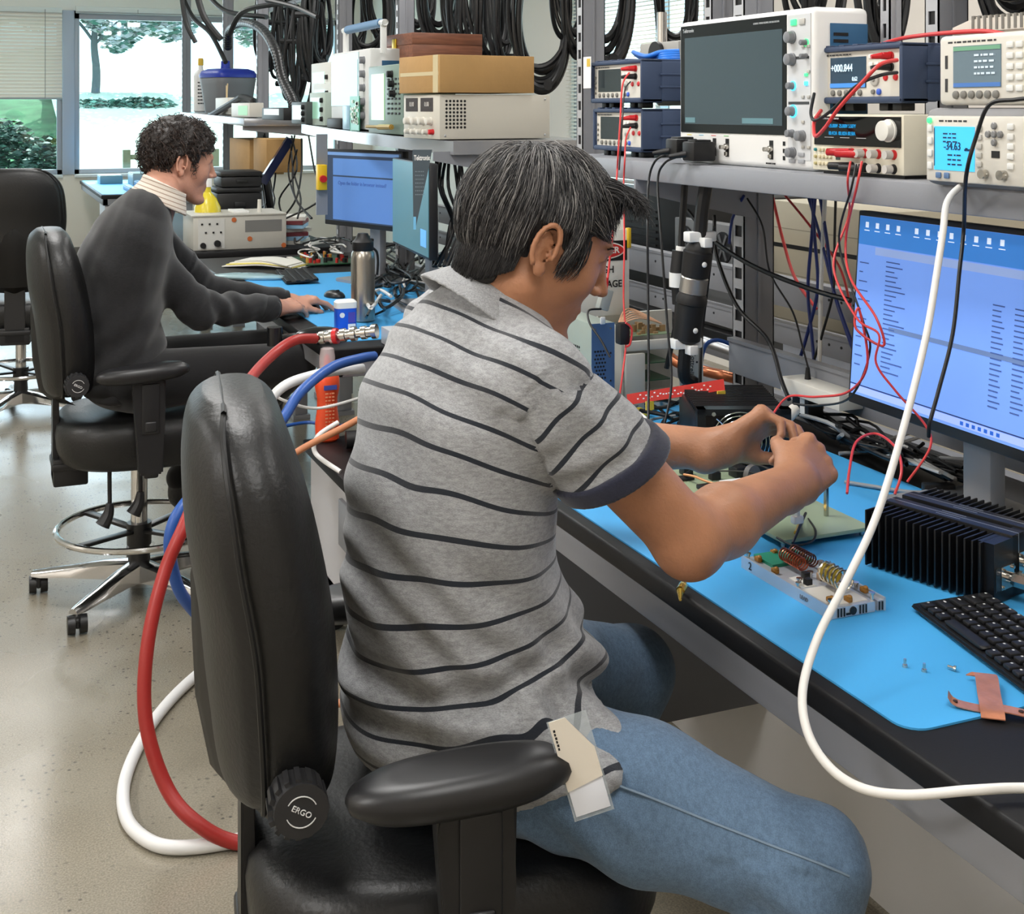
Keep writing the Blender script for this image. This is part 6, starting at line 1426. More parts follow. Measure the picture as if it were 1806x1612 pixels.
t, w, h = pbox('white_tray', 'white enamelled block lying on the bench behind the adapter', 'tray', 1376, 1480, 663, 690, 1.60, .06, CREAM(), bev=.003)
# beyond the rack
t, w, h = pbox('beige_cabinet', 'beige equipment cabinet stack seen behind the rack beside the near monitor', 'cabinet', 1362, 1560, 352, 580, 2.25, .5, mat('beige cabinet', (176, 168, 148), .5), bev=.004)
for k in range(2): slab(t, 'dark_gap', -w/2, w/2, h*(.30+.36*k), h*(.33+.36*k), BLK)
for k in range(3): slab(t, 'seam', -w/2, w/2, h*(.14+.33*k), h*(.145+.33*k), mat('seam shade', (140, 134, 118), .6))
t, w, h = pbox('black_rack_case', 'black louvred rack case behind the warning sign', 'case', 1100, 1240, 335, 515, 2.2, .5, mat('satin black', (14, 14, 15), .5), bev=.004)
b = B()
for k in range(9): b.box(-w*.45, -w*.05, -.006, 0, h*(.35+.06*k), h*(.37+.06*k))
b.done('louvres', mat('louvre black', (34, 34, 36), .4), t)
t, w, h = pbox('fan_unit', 'grey panel with three small fans behind the black power connector', 'panel', 1190, 1300, 383, 540, 2.16, .05, mat('grey fan panel', (112, 114, 116), .5), bev=.003)
for k in range(3):
    x = -w*.30+w*.30*k; f_ = B().lathe([(.002, -.004), (.050, -.004), (.050, -.001)], (x, 0, h*.78), (0, 1, 0), n=26).done('fan', BLK, t); b = B()
    for j in range(6): b.box(.008, .045, -.0065, -.0045, -.005, .005, M=Matrix.Translation((x, 0, h*.78)) @ Matrix.Rotation(j*PI/3, 4, 'Y'))
    b.done('blades', mat('fan grey', (90, 92, 94), .5), f_)
t, w, h = pbox('white_slab', 'bright white slab glimpsed low behind the cross rail', 'panel', 1381, 1510, 594, 665, 2.12, .01, mat('bright white slab', (226, 234, 250), .5), bev=0)  # thin plain white slab, stands for a bright patch
bn = bench('workbench on the other side of the rack carrying the beige cabinets', 1.2, 5.6)
bn.location.x = 2.12+.385

# ================================================================ MIDDLE AND FAR BENCHES, CART
SB = mat('blue lit screen dim', (56, 70, 92), .35, emit=.3, spec=.2)
m2, s2, w, h, ML = monitor('blue screened monitor behind the steel flask on the middle bench', (1.322, 5.19), (1.50, 4.70), PX(573, 395, 1.322).z, PX(573, 262, 1.322).z, 0, screen=SB)
for (x0, x1, z0, z1, mm) in ((-w*.38, w*.40, h*.66, h*.88, (96, 142, 210)), (-w*.38, w*.40, h*.08, h*.64, (92, 138, 206)), (-w*.46, w*.46, h*.92, h*.96, (120, 160, 215))):
    B().box(x0, x1, -.0024, -.0019, z0, z1).xf(ML).done('window_area', mat('screen area %d' % mm[0], tuple(int(v*.84) for v in mm), .4, emit=.5), s2)
me = text_mesh('Open the folder in browser instead?', .022); me.transform(ML @ Matrix.Translation((0, -.0026, h*.56)) @ Matrix.Rotation(PI/2, 4, 'X')); link('dialog_text', me, mat('navy text'), s2)
TE = mat('teal lit screen', (70, 118, 132), .3, emit=.42, spec=.3)
m3, s3, w, h, ML = monitor('teal screened monitor with hanging banner, seen steeply from the side', (1.416, 4.555), (1.361, 3.983), P(751, 460, 4.2).z, P(751, 460, 4.2).z+.315, 0, screen=TE, bez=.006)
B().box(w*.30, w*.44, -.0024, -.0019, h*.12, h*.30).xf(ML).done('light_blob', mat('screen light blue', (90, 160, 220), .3, emit=.7), s3)
q = P(748, 264, 4.05); t = thing('product_banner', 'dark tapering banner with white wordmark hanging before the teal monitor', 'banner', q, -.35); t.scale = (.56, 1, 1); b = B()
b.prism([(-.065, 0), (.045, 0), (.025, -.06), (-.045, -.24), (-.06, -.25)], -.001, .0005, 'y'); b.done('banner_sheet', mat('slate banner', (70, 82, 90), .5), t)
text_on(t, 'Tektronix', .022, -.012, -.0018, -.026, WHITEP(), 'wordmark', bold=.0006); lines(t, 'fine_print', mat('banner print', (120, 132, 140), .5), 7, -.05, -.07, .05, .003, .012, y=-.0018); B().box(-.060, -.045, -.002, -.0012, -.25, -.21).done('blue_tip', mat('light blue tip', (120, 190, 230), .4), t)
q = at(640, 566); t = thing('steel_flask', 'tall brushed steel flask with black cap on the middle bench', 'flask', (q.x, q.y, ZB)); k_ = P(640, 566, F*(H-ZB)/(566-HY)); sc = F*(H-ZB)/(566-HY)/F
B().lathe([(.034, 0), (.038, .004), (.038, .205), (.036, .225), (.030, .235)], n=36).done('flask_body', mat('brushed stainless', (176, 170, 160), .28, .95, bump=.05, bscale=300, aniso=(1, 1, .05)), t)
B().lathe([(.032, .233), (.034, .236), (.034, .262), (.024, .272), (.018, .285), (.016, .290)], n=30).box(-.010, .034, -.01, .01, .262, .272, bev=.003).tube([(.032, 0, .24), (.046, 0, .225), (.05, 0, .19), (.047, 0, .15)], .004, n=8).done('cap', BLK, t)
for c in t.children: c.scale = (1.02, 1.02, .98)
q = at(609, 582, ZB+.001); q = PZ(609, 582, ZB); t = thing('wipes_tub', 'blue tub with white lid standing at the near end of the middle bench', 'tub', (q.x, max(q.y, 3.66), ZB)); b = B()
rbox(b, [(0, .031, .022), (.004, .033, .024), (.070, .033, .024)], e=4).done('tub', mat('bright blue label', (36, 92, 214), .35), t); rbox(B(), [(.070, .034, .025), (.088, .034, .025), (.094, .028, .02)], e=4).done('lid', WHITEP(), t)
B().box(.002, .026, -.0252, -.0238, .004, .022).done('white_patch', WHITEP(), t); B().box(.003, .025, -.0252, -.0238, .026, .058).done('purple_print', mat('violet print', (76, 70, 170), .5), t); B().cyl((-.016, -.0245, .05), (-.016, -.0232, .05), .008, n=16).done('white_emblem', WHITEP(), t)
q = at(462, 494); q2 = at(556, 524); q3 = at(524, 478); keyboard('black keyboard on the far blue mat beside the sweatered arm', (q3.x-.10, q3.y-.02, ZB), math.radians(-96), w=.40, dp=.13, rows=4, small=True)
for k, (x, y, c_) in enumerate(((548, 543, (16, 16, 18)), (590, 524, (22, 22, 24)))):
    q = at(x, y); t = thing('computer_mouse', ('black mouse under the hand of the man in the sweater', 'black mouse resting between his hand and the steel flask')[k], 'mouse', (q.x, q.y, ZB), -1.6+k*.4); M_ = Matrix.Identity(4)
    B().ell((0, 0, .004), (.052, .030, .022), n=20).box(-.001, .001, -.001, .001, .0, .001).done('shell', mat('mouse black', (20, 20, 22), .35), t); B().cyl((.02, -.004, .022), (.02, .004, .022), .007, n=12).done('scroll_wheel', BLK, t)
q = at(470, 470); t = thing('paper_bundle', 'curved stack of white papers with yellow edges on the middle bench', 'papers', (q.x, q.y, ZB), math.radians(-40)); PW = mat('paper white', (222, 220, 212), .7)
for k, (w_, z0, c_) in enumerate(((.36, .0, PW), (.34, .006, mat('yellow paper', (222, 206, 110), .7)), (.33, .010, PW), (.30, .016, PW))):
    ribbon([(-w_/2, .02*k, z0), (-w_/4, .02*k, z0+.006), (0, .01*k, z0+.012), (w_/4, 0, z0+.008), (w_/2, -.01*k, z0+.001)], .14, .004, (0, 1, 0)).done('sheet_stack', c_, t)
q = at(440, 492); t = thing('plastic_bag', 'crumpled clear bluish bag in front of the papers', 'bag', (q.x, q.y, ZB), -.6); b = B().ell((0, 0, .01), (.16, .05, .014), n=24); 
for v in b.bm.verts: v.co += v.co.normalized()*.010*noise.noise(v.co*40); v.co.z = max(v.co.z, .0)
b.done('film', mat('crumpled film', (170, 200, 205), .12, alpha=.6), t)
q = at(572, 462); t = thing('component_board', 'populated circuit board with red parts behind the keyboard', 'circuit board', (q.x, q.y, ZB+.0)); B().box(-.12, .12, -.16, .16, .006, .010).done('board', mat('dark green board'), t); rn = random.Random(21)
for k in range(34):
    x, y = rn.uniform(-.1, .1), rn.uniform(-.14, .14); r_ = rn.uniform(.005, .011); B().cyl((x, y, .010), (x, y, .010+rn.uniform(.012, .03)), r_, n=10).done('capacitor', rn.choice((mat('red part', (190, 44, 40), .35), BLK, mat('amber part', (190, 140, 60), .4), mat('red part'))), t)
B().box(-.15, -.125, -.12, .10, 0, .02, bev=.003).done('white_edge_rail', CREAM(), t)
for sx in (-.1, .1):
    for sy in (-.14, .14): B().cyl((sx, sy, 0), (sx, sy, .006), .005, n=8).done('spacer', NK, t)
t = thing('cable_tester', 'black handheld clamp tester lying at the near corner of the middle bench', 'tester', (PZ(530, 590, ZB).x, 3.74, ZB), .15)
B().ell((.02, 0, .022), (.075, .035, .022), n=24).box(-.10, -.04, -.02, .02, .004, .03, bev=.006).cyl((-.115, 0, .002), (-.115, 0, .055), .022, n=24).done('tester_body', mat('glossy black', (18, 18, 20), .22), t)
B().tube([(.0, -.036, .03), (.03, -.045, .035), (.07, -.035, .02)], .0016, n=6).done('white_line', WHITEP(), t)
q = P(556, 597, 3.66); t = thing('hose_couplings', 'row of nickel hose couplings lying on the near end of the middle bench', 'coupling', q); e_ = P(672, 583, 3.62)-q; u_ = e_.normalized()
rows = []; z = 0
for k in range(12): r_ = (.013, .019, .015, .021)[k % 4]; rows += [(r_, z), (r_, z+.014)]; z += .0155
B().lathe(rows, (0, 0, 0), u_, n=12).done('nickel_fittings', NK, t); B().cyl(u_*.055, u_*.068, .022, n=20).done('red_collar', mat('red plastic'), t)
t, w, h = pbox('aluminium_enclosure', 'open pale aluminium box at the near end of the middle bench', 'enclosure', 672, 712, 545, 574, 1.10, .16, mat('pale aluminium', (196, 200, 204), .4, .3), bev=.002, Z=ZB)
# equipment near window end
t, w, h = pbox('grey_instrument', 'grey instrument with vented side and small connectors behind the middle bench', 'instrument', 0, 0, 0, 0, 1.0, .1, CREAM(), Z=0) if False else (None, 0, 0)
q = P(331, 458, 6.42); GI = mat('putty instrument', (190, 188, 180), .5); t = thing('grey_instrument', 'putty grey instrument with vented face at the end of the middle bench', 'instrument', (PY(341, 458, 6.38).x, 6.38, .7605)); W_ = PY(505, 458, 6.38).x-PY(341, 458, 6.38).x; Hh = H-(388-HY)/F*6.1-.7605
B().box(0, W_, 0, .34, 0, Hh, bev=.003).box(-.01, W_+.0, -.005, .34, Hh, Hh+.006).done('case', GI, t); B().box(W_*.55, W_*.95, -.001, .001, Hh*.50, Hh*.85).done('mesh_vent', mat('grey mesh', (120, 120, 118), .6), t); B().box(W_*.05, W_*.33, -.002, .001, Hh*.04, Hh*.92).done('connector_plate', mat('plate grey', (204, 204, 200), .45), t)
for k in range(6): B().box(W_*(.08+.04*k), W_*(.10+.04*k), -.006, -.001, Hh*(.75-.25*(k % 2)), Hh*(.80-.25*(k % 2))).done('port', BLK, t)
B().cyl((W_*.10, -.002, Hh*.15), (W_*.10, -.012, Hh*.15), .014, n=16).cyl((W_*.25, -.002, Hh*.2), (W_*.25, -.02, Hh*.2), .016, n=16).done('round_port', BLK, t)
for (x, z) in ((.43, .88), (.6, .30), (.97, .07)): B().cyl((W_*x, -.001, Hh*z), (W_*x, -.003, Hh*z), .012, n=14).done('orange_sticker', mat('burnt orange', (190, 100, 50), .5), t)
for k, (yy, zz) in enumerate(((0, .006), (.10, .006))): B().box(W_*.45, W_*.62, .06+yy, .12+yy, Hh+.006, Hh+.018, bev=.002).done('white_connector', WHITEP(), t)
B().cyl((W_*.75, .1, Hh+.006), (W_*.75, .1, Hh+.07), .012, .009, n=12).done('cream_nozzle', CREAM(), t)
def px_at(x, y, Y): return PY(x, y, Y)
for k, (yt, yb) in enumerate(((346, 380), (301, 345), (278, 300))):
    a_ = PY(383 if k < 2 else 390, yb, 6.85); b_ = PY(462, yb, 6.85); ht = (yb-yt)/F*6.9; z0 = .7605+(0 if k == 0 else (.125 if k == 1 else .275)); hh_ = (.125, .150, .085)[k]
    t = thing('storage_case', ('black storage case at the bottom of the stack of three', 'black storage case in the middle of the stack of three', 'small black storage case on top of the stack of three')[k], 'case', ((a_.x+b_.x)/2, 6.97, z0), 0, 'black storage cases'); w_ = (b_.x-a_.x)
    B().box(-w_/2, w_/2, -.12, .12, 0, hh_-.028, bev=.012).done('base', mat('case black', (24, 24, 26), .5), t); B().box(-w_/2-.003, w_/2+.003, -.123, .123, hh_-.028, hh_-.0005, bev=.010).done('lid', mat('case black'), t); B().box(-.03, .03, -.132, -.12, hh_*.3, hh_*.5, bev=.004).done('handle', mat('case black'), t)
bottle('spray_bottle', 'bottle of yellow liquid beside the black case stack', (PY(366, 385, 6.6).x, 6.6, .7605), [(.035, 0), (.045, .008), (.045, .13), (.03, .16), (.012, .18), (.012, .20)], mat('yellow liquid', (226, 206, 60), .25), WHITEP(), .03).scale = (1.45, 1.45, 1.5)
t = thing('dark_panel_display', 'dark slanted display seen edge-on behind the black cases', 'display', P(485, 285, 6.9), 0); q = P(485, 285, 6.9); B().tube([P(512, 245, 6.9)-q, P(463, 322, 6.9)-q], .030, n=4, smooth=0).done('display_slab', mat('glossy navy', (20, 28, 60), .15), t); B().tube([P(470, 320, 6.92)-q, P(475, 350, 6.95)-q, P(478, 375, 7.0)-q], .02, n=8).done('stand', BLK, t)
q = P(505, 352, 6.5); t = thing('magazine_pile', 'untidy pile of printed sheets behind the putty grey instrument', 'papers', (q.x, 6.62, .7605)); rn = random.Random(31)
for k in range(7): B().box(-.14, .14, -.1, .1, .02*k, .02*k+.019, M=Matrix.Rotation(rn.uniform(-.5, .5), 4, 'Z')).done('printed_sheet', [PW, mat('pale blue sheet', (150, 190, 220), .6), mat('dark red sheet', (120, 50, 56), .6)][k % 3], t)
q = P(567, 335, 5.1); t = thing('emergency_switch', 'yellow box with red push button left of the blue screened monitor', 'switch', (q.x, q.y, q.z)); B().box(-.018, .018, -.02, .02, .0, .10, bev=.003).done('yellow_box', mat('safety yellow', (232, 190, 30), .4), t); B().cyl((0, -.02, .045), (0, -.035, .045), .014, n=18).done('red_button', REDP, t); B().box(-.015, .03, .02, .03, -.1, .22).done('mounting_plate', STEEL(), t)
# things on the bench by the window
for k, (x, y, w_, d_, h_, c_) in enumerate(((1.2, 11.3, .5, .06, .03, (90, 150, 190)), (1.32, 11.6, .5, .05, .05, (60, 110, 150)), (1.45, 12.2, .4, .3, .10, (150, 170, 172)), (1.15, 12.5, .3, .2, .07, (120, 160, 170)))):
    B_ = B().box(-d_/2, d_/2, -w_/2, w_/2, 0, h_, bev=.004).box(-d_/2+.005, d_/2-.005, -w_/2+.01, w_/2-.01, h_, h_+.006).done('parts_tray', mat('tray %d' % k, c_, .4)); B_.location = (x, y, BT+.003); tag(B_, ('slim blue bar tray lengthways on the window bench, the nearest', 'second slim dark blue bar on the window bench', 'grey equipment tray at the back of the window bench', 'pale teal tray nearest the glass on the window bench')[k], 'tray', 'trays on the window bench')
t = thing('tilted_display', 'thin black display on a stand on the window bench behind his head', 'display', (1.5, 11.0, BT)); B().box(-.02, .02, -.1, .25, .02, .34, M=Matrix.Rotation(.35, 4, 'X')).done('display_panel', BLK, t); B().box(-.08, .08, -.1, .15, 0, .015).done('stand_base', BLK, t); B().tube([(0, 0, .01), (0, .02, .18)], .012).done('stand_neck', BLK, t)
# cart between the benches
t = thing('utility_cart', 'low grey cart with black top between the benches holding the orange bottle', 'cart', (1.12, 3.24, 0)); B().box(-.27, .30, -.30, .345, .49, .52, bev=.004).done('cart_top', TOP, t)
B().box(-.25, .28, -.28, .33, .16, .20).box(-.25, -.23, -.28, .33, .16, .49).box(.26, .28, -.28, .33, .16, .49).done('cart_body', mat('pale grey cabinet'), t); B().box(-.26, -.22, -.30, .0, .33, .45, bev=.004).done('grey_box', STEEL(), t)
for sx in (-.2, .22):
    for sy in (-.25, .28): B().cyl((sx, sy-.012, .04), (sx, sy+.012, .04), .04, n=20).cyl((sx, sy, .04), (sx, sy, .17), .012, n=8).done('castor', BLK, t)
q = PZ(536, 737, .521); t = thing('orange_bottle', 'bright orange squeeze bottle with clear cap standing on the cart', 'bottle', (max(q.x, .88), min(q.y, 3.55), .521)); OR = mat('orange gel bottle', (240, 84, 44), .35)
sx_ = [(.030, 0), (.036, .006), (.037, .05), (.031, .09), (.031, .12), (.038, .155), (.036, .18), (.026, .197), (.022, .20)]
B().lathe(sx_, n=32).done('bottle_body', OR, t); B().lathe([(.024, .196), (.024, .24), (.020, .262), (.012, .265)], n=28).done('clear_cap', mat('clear cap', (226, 214, 214), .15, alpha=.45), t); B().lathe([(.012, .198), (.010, .235), (.004, .245)], n=16).done('red_nozzle', mat('nozzle red', (214, 40, 60), .4), t)
B().box(-.020, .020, -.0392, -.0370, .150, .163).done('label_band', mat('label blue', (70, 90, 180), .5), t); lines(t, 'label_print', mat('pale orange print', (250, 170, 130), .5), 12, -.016, .138, .028, .004, .010, y=-.039)
for c in t.children: c.scale = (.92, .92, .98)
t = thing('black_pipe_coupling', 'black tube with ribbed nickel end lying on the cart', 'coupling', (1.05, 3.42, .55)); B().cyl((-.12, .0, 0), (.14, -.04, .0), .024, n=20).done('tube', BLK, t); B().lathe([(.030, 0), (.034, .01), (.030, .02), (.034, .03), (.026, .04)], (.14, -.04, 0), (1, -.15, 0), n=16).done('nickel_end', NK, t)
# ---------------------------------------------------------------- hoses
def hose(name, label, pts, r, m, cat='hose', n=14, group=None, sm=10):
    p0 = pts[0]; o = B().tube([p-p0 for p in pts], r, n=n, smooth=sm).done(name, m); o.location = p0; tag(o, label, cat, group); return o
def PP(*a): return [P(*t_) for t_ in a]
def FL(x, y, r=.014): return PZ(x, y, r)
hose('coolant_hose', 'red hose looping from the bench couplings down to the floor behind the chair', PP((556, 597, 3.64), (520, 600, 3.58), (483, 624, 3.5), (440, 670, 3.3), (385, 760, 3.0), (336, 900, 2.75), (290, 1010, 2.68), (260, 1140, 2.62), (257, 1270, 2.58), (292, 1385, 2.55), (345, 1450, 2.52))+[FL(425, 1487), FL(560, 1480), FL(760, 1440)], .0142, mat('red rubber hose', (156, 40, 36), .4))
hose('coolant_hose', 'blue hose arching from the cart and curving down behind the chair', PP((660, 628, 3.6), (636, 632, 3.55), (585, 648, 3.45), (530, 692, 3.3), (490, 750, 3.2), (420, 810, 3.05), (335, 878, 2.9), (300, 945, 2.85), (312, 1030, 2.87), (345, 1080, 2.92), (395, 1125, 2.98), (470, 1165, 3.05)), .0135, mat('blue rubber hose', (40, 84, 160), .38))
hose('coolant_hose', 'white hose lying in a wide loop on the floor behind the chair', [P(640, 650, 3.6), P(560, 660, 3.5), P(485, 695, 3.4), P(440, 800, 3.35), P(440, 1000, 3.25), FL(470, 1122), FL(392, 1158), FL(320, 1215), FL(262, 1285), FL(222, 1370), FL(222, 1440), FL(262, 1483), FL(320, 1495), FL(420, 1482), FL(560, 1450)], .0135, mat('white hose', (226, 226, 226), .4))
hose('copper_line', 'thin copper coloured line running from the cart down behind the chair', PP((640, 735, 3.3), (600, 757, 3.25), (515, 803, 3.15), (430, 880, 3.0), (380, 980, 2.95), (366, 1050, 2.92), (380, 1130, 2.9), (420, 1200, 2.85), (520, 1245, 2.75), (600, 1240, 2.7), (660, 1228, 2.7)), .0085, mat('copper coloured tube', (196, 130, 92), .4))
hose('white_wire', 'thin white wire hanging over the front of the cart', PP((640, 700, 3.55), (560, 720, 3.5), (500, 706, 3.45), (480, 690, 3.45)), .004, WHITEP(), 'cable')
hose('white_wire', 'thin white wire looping below the cart top', PP((596, 745, 3.3), (560, 770, 3.26), (557, 800, 3.25), (600, 832, 3.22)), .006, WHITEP(), 'cable')
hose('blue_wire', 'flat blue wire lying across the cart by the orange bottle', [PZ(500, 752, .526), PZ(545, 745, .526), PZ(590, 752, .526), PZ(620, 745, .526)], .005, mat('blue rubber hose'), 'cable')
hose('copper_pipe', 'copper pipe with fitting seen low behind the hanging power connector', PP((1150, 600, 3.45), (1196, 640, 3.4), (1245, 655, 3.35), (1275, 662, 3.3), (1300, 668, 3.28)), .014, mat('copper pipe', (180, 110, 76), .3, .7), 'pipe')
hose('steel_conduit', 'silver conduit pipe seen behind the grey rack post', PP((1236, 600, 3.6), (1300, 622, 3.5)), .014, ALU(), 'pipe')
# ---------------------------------------------------------------- hanging coils
HC_ = mat('black hose rubber', (20, 21, 23), .42)
def coil_mesh(seed, n, wd, ht, r):
    rn = random.Random(seed); b = B()
    for k in range(n):
        a_, c_ = wd/2*rn.uniform(.72, 1.05), ht/2*rn.uniform(.86, 1.04); ox, oy, oz = rn.uniform(-.012, .012), (k-n/2)*r*1.7*rn.uniform(.7, 1.1), (ht/2-c_)+rn.uniform(-.01, .01); tl = rn.uniform(-.05, .05)
        pts = []
        for i in range(22):
            th = 2*PI*i/22; x = a_*math.sin(th)*(1-.22*math.cos(th)); z = c_*math.cos(th)
            pts.append((x+ox+tl*z*.4, oy+.018*math.sin(th*2+k), z+oz))
        b.tube(pts, r*rn.uniform(1.15, 1.5), n=8, closed=True, smooth=3)
    for i in range(3):
        th = 2*PI*(i+.4)/3; x = wd/2*math.sin(th)*(1-.22*math.cos(th))*.9; z = ht/2*math.cos(th); b.cyl((x-.002, -n*r, z), (x+.002, n*r, z+.004), r*2.2, n=8)
    return b.mesh('coil')
CMS = [coil_mesh(1, 7, .30, .62, .0105), coil_mesh(2, 6, .26, .60, .0115), coil_mesh(5, 8, .22, .66, .009)]
for m_ in CMS: m_.materials.append(HC_)
coils = [ # px, y bottom, width px, X, mesh, turn
 (470, 118, 36, 2.0, 2, 30), (500, 150, 26, 2.0, 2, 60), (523, 190, 30, 1.95, 2, 55), (548, 138, 24, 2.0, 0, 60), (560, 105, 30, 2.05, 1, 50), (620, 98, 60, 2.0, 0, 10), (650, 108, 90, 2.0, 1, 0), (672, 70, 60, 2.1, 2, 20), (737, 66, 60, 2.05, 0, 20), (775, 74, 76, 2.0, 1, 10), (812, 92, 60, 2.0, 2, 20), (846, 100, 40, 2.0, 2, 50), (885, 108, 46, 2.05, 0, 35), (955, 153, 118, 2.0, 0, 0), (1010, 90, 60, 2.1, 2, 30), (1068, 112, 96, 1.95, 1, 8), (1190, 104, 80, 2.2, 0, 15), (1290, 60, 50, 2.2, 2, 30), (1430, 70, 60, 2.1, 2, 40), (1550, 82, 64, 2.0, 1, 30), (1790, 62, 170, 1.9, 0, 0)]
where = ['beside the blue-lidded tank', 'left of the tall rack post', 'dropping to the far shelf', 'behind the boxed units', 'behind the boxed units higher up', 'left of the oscilloscope handle', 'above the oscilloscope handle', 'between the handle and the wooden box', 'behind the wooden box', 'above the wooden box lid', 'over the cardboard box, farther', 'over the cardboard box, nearer', 'just past the cardboard box', 'in a wide open loop above the man in stripes', 'behind the slotted post', 'above the stacked blue meters', 'between blue meters and big oscilloscope', 'behind the top edge of the big oscilloscope', 'behind the control side of the big oscilloscope', 'behind the oscilloscope side vent', 'at the top corner over the slatted device']
for k, (px, yb, wp, X, mi, tr_) in enumerate(coils):
    d = F*X/(CS*(px-CX+F*TAN)); bt = P(px, yb, d); base_w, base_h = ((.30, .62), (.26, .60), (.22, .66))[mi]; sx = (wp*d/F)/(base_w*1.1)
    t = thing('hose_coil', 'black coiled hose hanging '+where[k], 'coil', (bt.x, bt.y, bt.z+base_h/2*1.0), -YAW+math.radians(tr_)*0-math.atan((px-CX)/F)+math.radians(tr_), 'black hose coils on the rack')
    sx = sx/max(.35, math.cos(math.radians(tr_))); o = link('loops', CMS[mi], HC_, t); o.scale = (min(1.6, sx), 1, 1)
    B().tube([(0, 0, base_h/2-.01), (0, 0, base_h/2+.02), (0, .02, base_h/2+.04)], .004, n=6).done('hook', STEEL(), t)
r_ = B().box(-.012, .012, -4.9, 4.9, 0, .03, bev=.003).done('hook_rail', STEEL()); r_.location = (2.0, 5.6, 2.16); tag(r_, 'long grey rail above the racks from which the black coils hang', 'rail')
for k, (pts, r) in enumerate(((((316, -20, 9.0), (340, 30, 8.8), (372, 60, 8.6), (398, 110, 8.4)), .016), (((345, -20, 8.0), (360, 30, 8.0), (390, 70, 8.0)), .020), (((365, -10, 8.5), (400, 20, 8.3), (470, 30, 8.0)), .016), (((405, 60, 8.0), (430, 20, 7.8), (500, 5, 7.5)), .016), (((320, -10, 8.2), (328, 40, 8.2), (345, 75, 8.2)), .015), (((470, 0, 7.0), (520, 12, 6.8), (560, 30, 6.6)), .013))):
    hose('slack_hose', 'slack black hose '+('farthest of those draped by the window', 'dropping into the blue-lidded tank', 'running level along the rack top by the window', 'swooping up behind the tank lid', 'thin and near the thin rack post', 'crossing before the second rack post')[k], [P(*p) for p in pts], r, HC_, group='slack black hoses at the window end', n=8)
# blue cord bundle on the upper meter
p0 = PX(1118, 95, 1.55)
for k in range(5): hose('patch_cable', 'bright blue cable bundled on top of the stacked meters', [PX(1117+k, 92+k, 1.55), PX(1140, 103+k*2-4, 1.5+.02*k), PX(1165, 92+k*4, 1.52), PX(1198, 90+k*4, 1.56)], .0055, mat('bright blue cord', (40, 120, 220), .4), 'cord', group='blue cords on the meters')
q = PX(1036, 128, 1.44); t = thing('tag_label', 'white hang tag with yellow corner on the rack post', 'tag', q, -PI/2); B().box(-.022, .022, -.001, .0, -.04, .04).done('card', WHITEP(), t); B().box(.0, .018, -.002, -.001, .015, .035).done('yellow_corner', mat('yellow strip'), t)

# ================================================================ LEADS AND CABLES
WR = mat('red lead', (214, 62, 62), .4); WK = mat('black lead', (14, 14, 16), .45); WB = mat('navy lead', (26, 44, 110), .45); WG = mat('grey cable', (150, 152, 154), .45); WW = mat('white cable', (226, 224, 220), .4)
def wire(label, pts, r, m, group=None, name='cable', sm=8):
    return hose(name, label, pts, r, m, 'cable', n=8, group=group, sm=sm)
def S(x, y, X=1.37): return PX(x, y, X)
# foreground thick white cable
hose('power_sensor_cable', 'thick white cable looping from the meter socket over the bench edge in front of everything', PP((1742, 324, 2.0), (1712, 322, 1.97), (1690, 332, 1.93), (1670, 358, 1.9), (1663, 410, 1.86), (1654, 470, 1.83), (1636, 580, 1.78), (1608, 700, 1.73), (1572, 830, 1.67), (1538, 930, 1.62), (1490, 1030, 1.56), (1442, 1125, 1.50), (1416, 1215, 1.44), (1424, 1290, 1.40), (1462, 1352, 1.37), (1520, 1390, 1.345), (1600, 1402, 1.315), (1710, 1394, 1.285), (1806, 1390, 1.288), (1930, 1396, 1.28)), .0050, WW, 'cable', n=16)
p0 = P(1758, 320, 2.0); t = thing('sensor_plug', 'grey ribbed plug with metal collar on the white cable', 'plug', p0); ax_ = (P(1690, 330, 1.93)-p0).normalized(); B().lathe([(.013, 0), (.014, .01), (.014, .05), (.010, .062), (.009, .068)], (0, 0, 0), ax_, n=20).done('grip', mat('grey ribbed grip', (170, 168, 160), .5), t); B().lathe([(.017, -.02), (.018, -.01), (.018, .002), (.014, .004)], (0, 0, 0), ax_, n=20).done('metal_collar', mat('nickel connector'), t)
# meter leads
wire('red test lead hanging from the upper stacked meter down in front of his face', [S(1110, 128, 1.42), S(1098, 150, 1.40), S(1094, 210, 1.375), S(1090, 275, 1.362), S(1088, 310, 1.36), P(1082, 400, 2.75), P(1074, 470, 2.72), P(1070, 512, 2.70)], .0022, WR)
wire('black test lead dropping from the upper stacked meter', [S(1112, 144, 1.42), S(1102, 160, 1.40), S(1098, 210, 1.37), S(1092, 300, 1.36)], .0018, WK)
wire('red test lead from the lower stacked meter to the open chassis', [S(1112, 225, 1.42), S(1104, 245, 1.39), S(1102, 280, 1.362), S(1100, 330, 1.36), P(1101, 430, 2.75), P(1100, 530, 2.7), P(1104, 600, 2.66), P(1098, 660, 2.62), P(1090, 715, 2.6)], .0020, WR)
t = thing('ferrite_clip', 'black clip holding the red lead loop by the open chassis', 'clip', P(1098, 588, 2.66)); B().box(-.012, .012, -.012, .012, -.022, .022, bev=.004).done('shell', BLK, t); B().tube([(0, -.014, .024), (.014, -.014, .01), (.010, -.014, -.02), (0, -.012, -.026)], .0022, n=6).done('red_loop', WR, t)
t = thing('alligator_adapter', 'small grey adapter with red tip on the blue-faced chassis', 'adapter', P(1066, 528, 2.68)); B().box(-.012, .012, -.010, .010, -.022, .022, bev=.003, M=Matrix.Rotation(.3, 4, 'Y')).done('shell', mat('grey adapter', (150, 154, 150), .5), t); B().cyl((0, 0, .02), (.006, 0, .045), .004, n=8).done('red_tip', REDP, t)
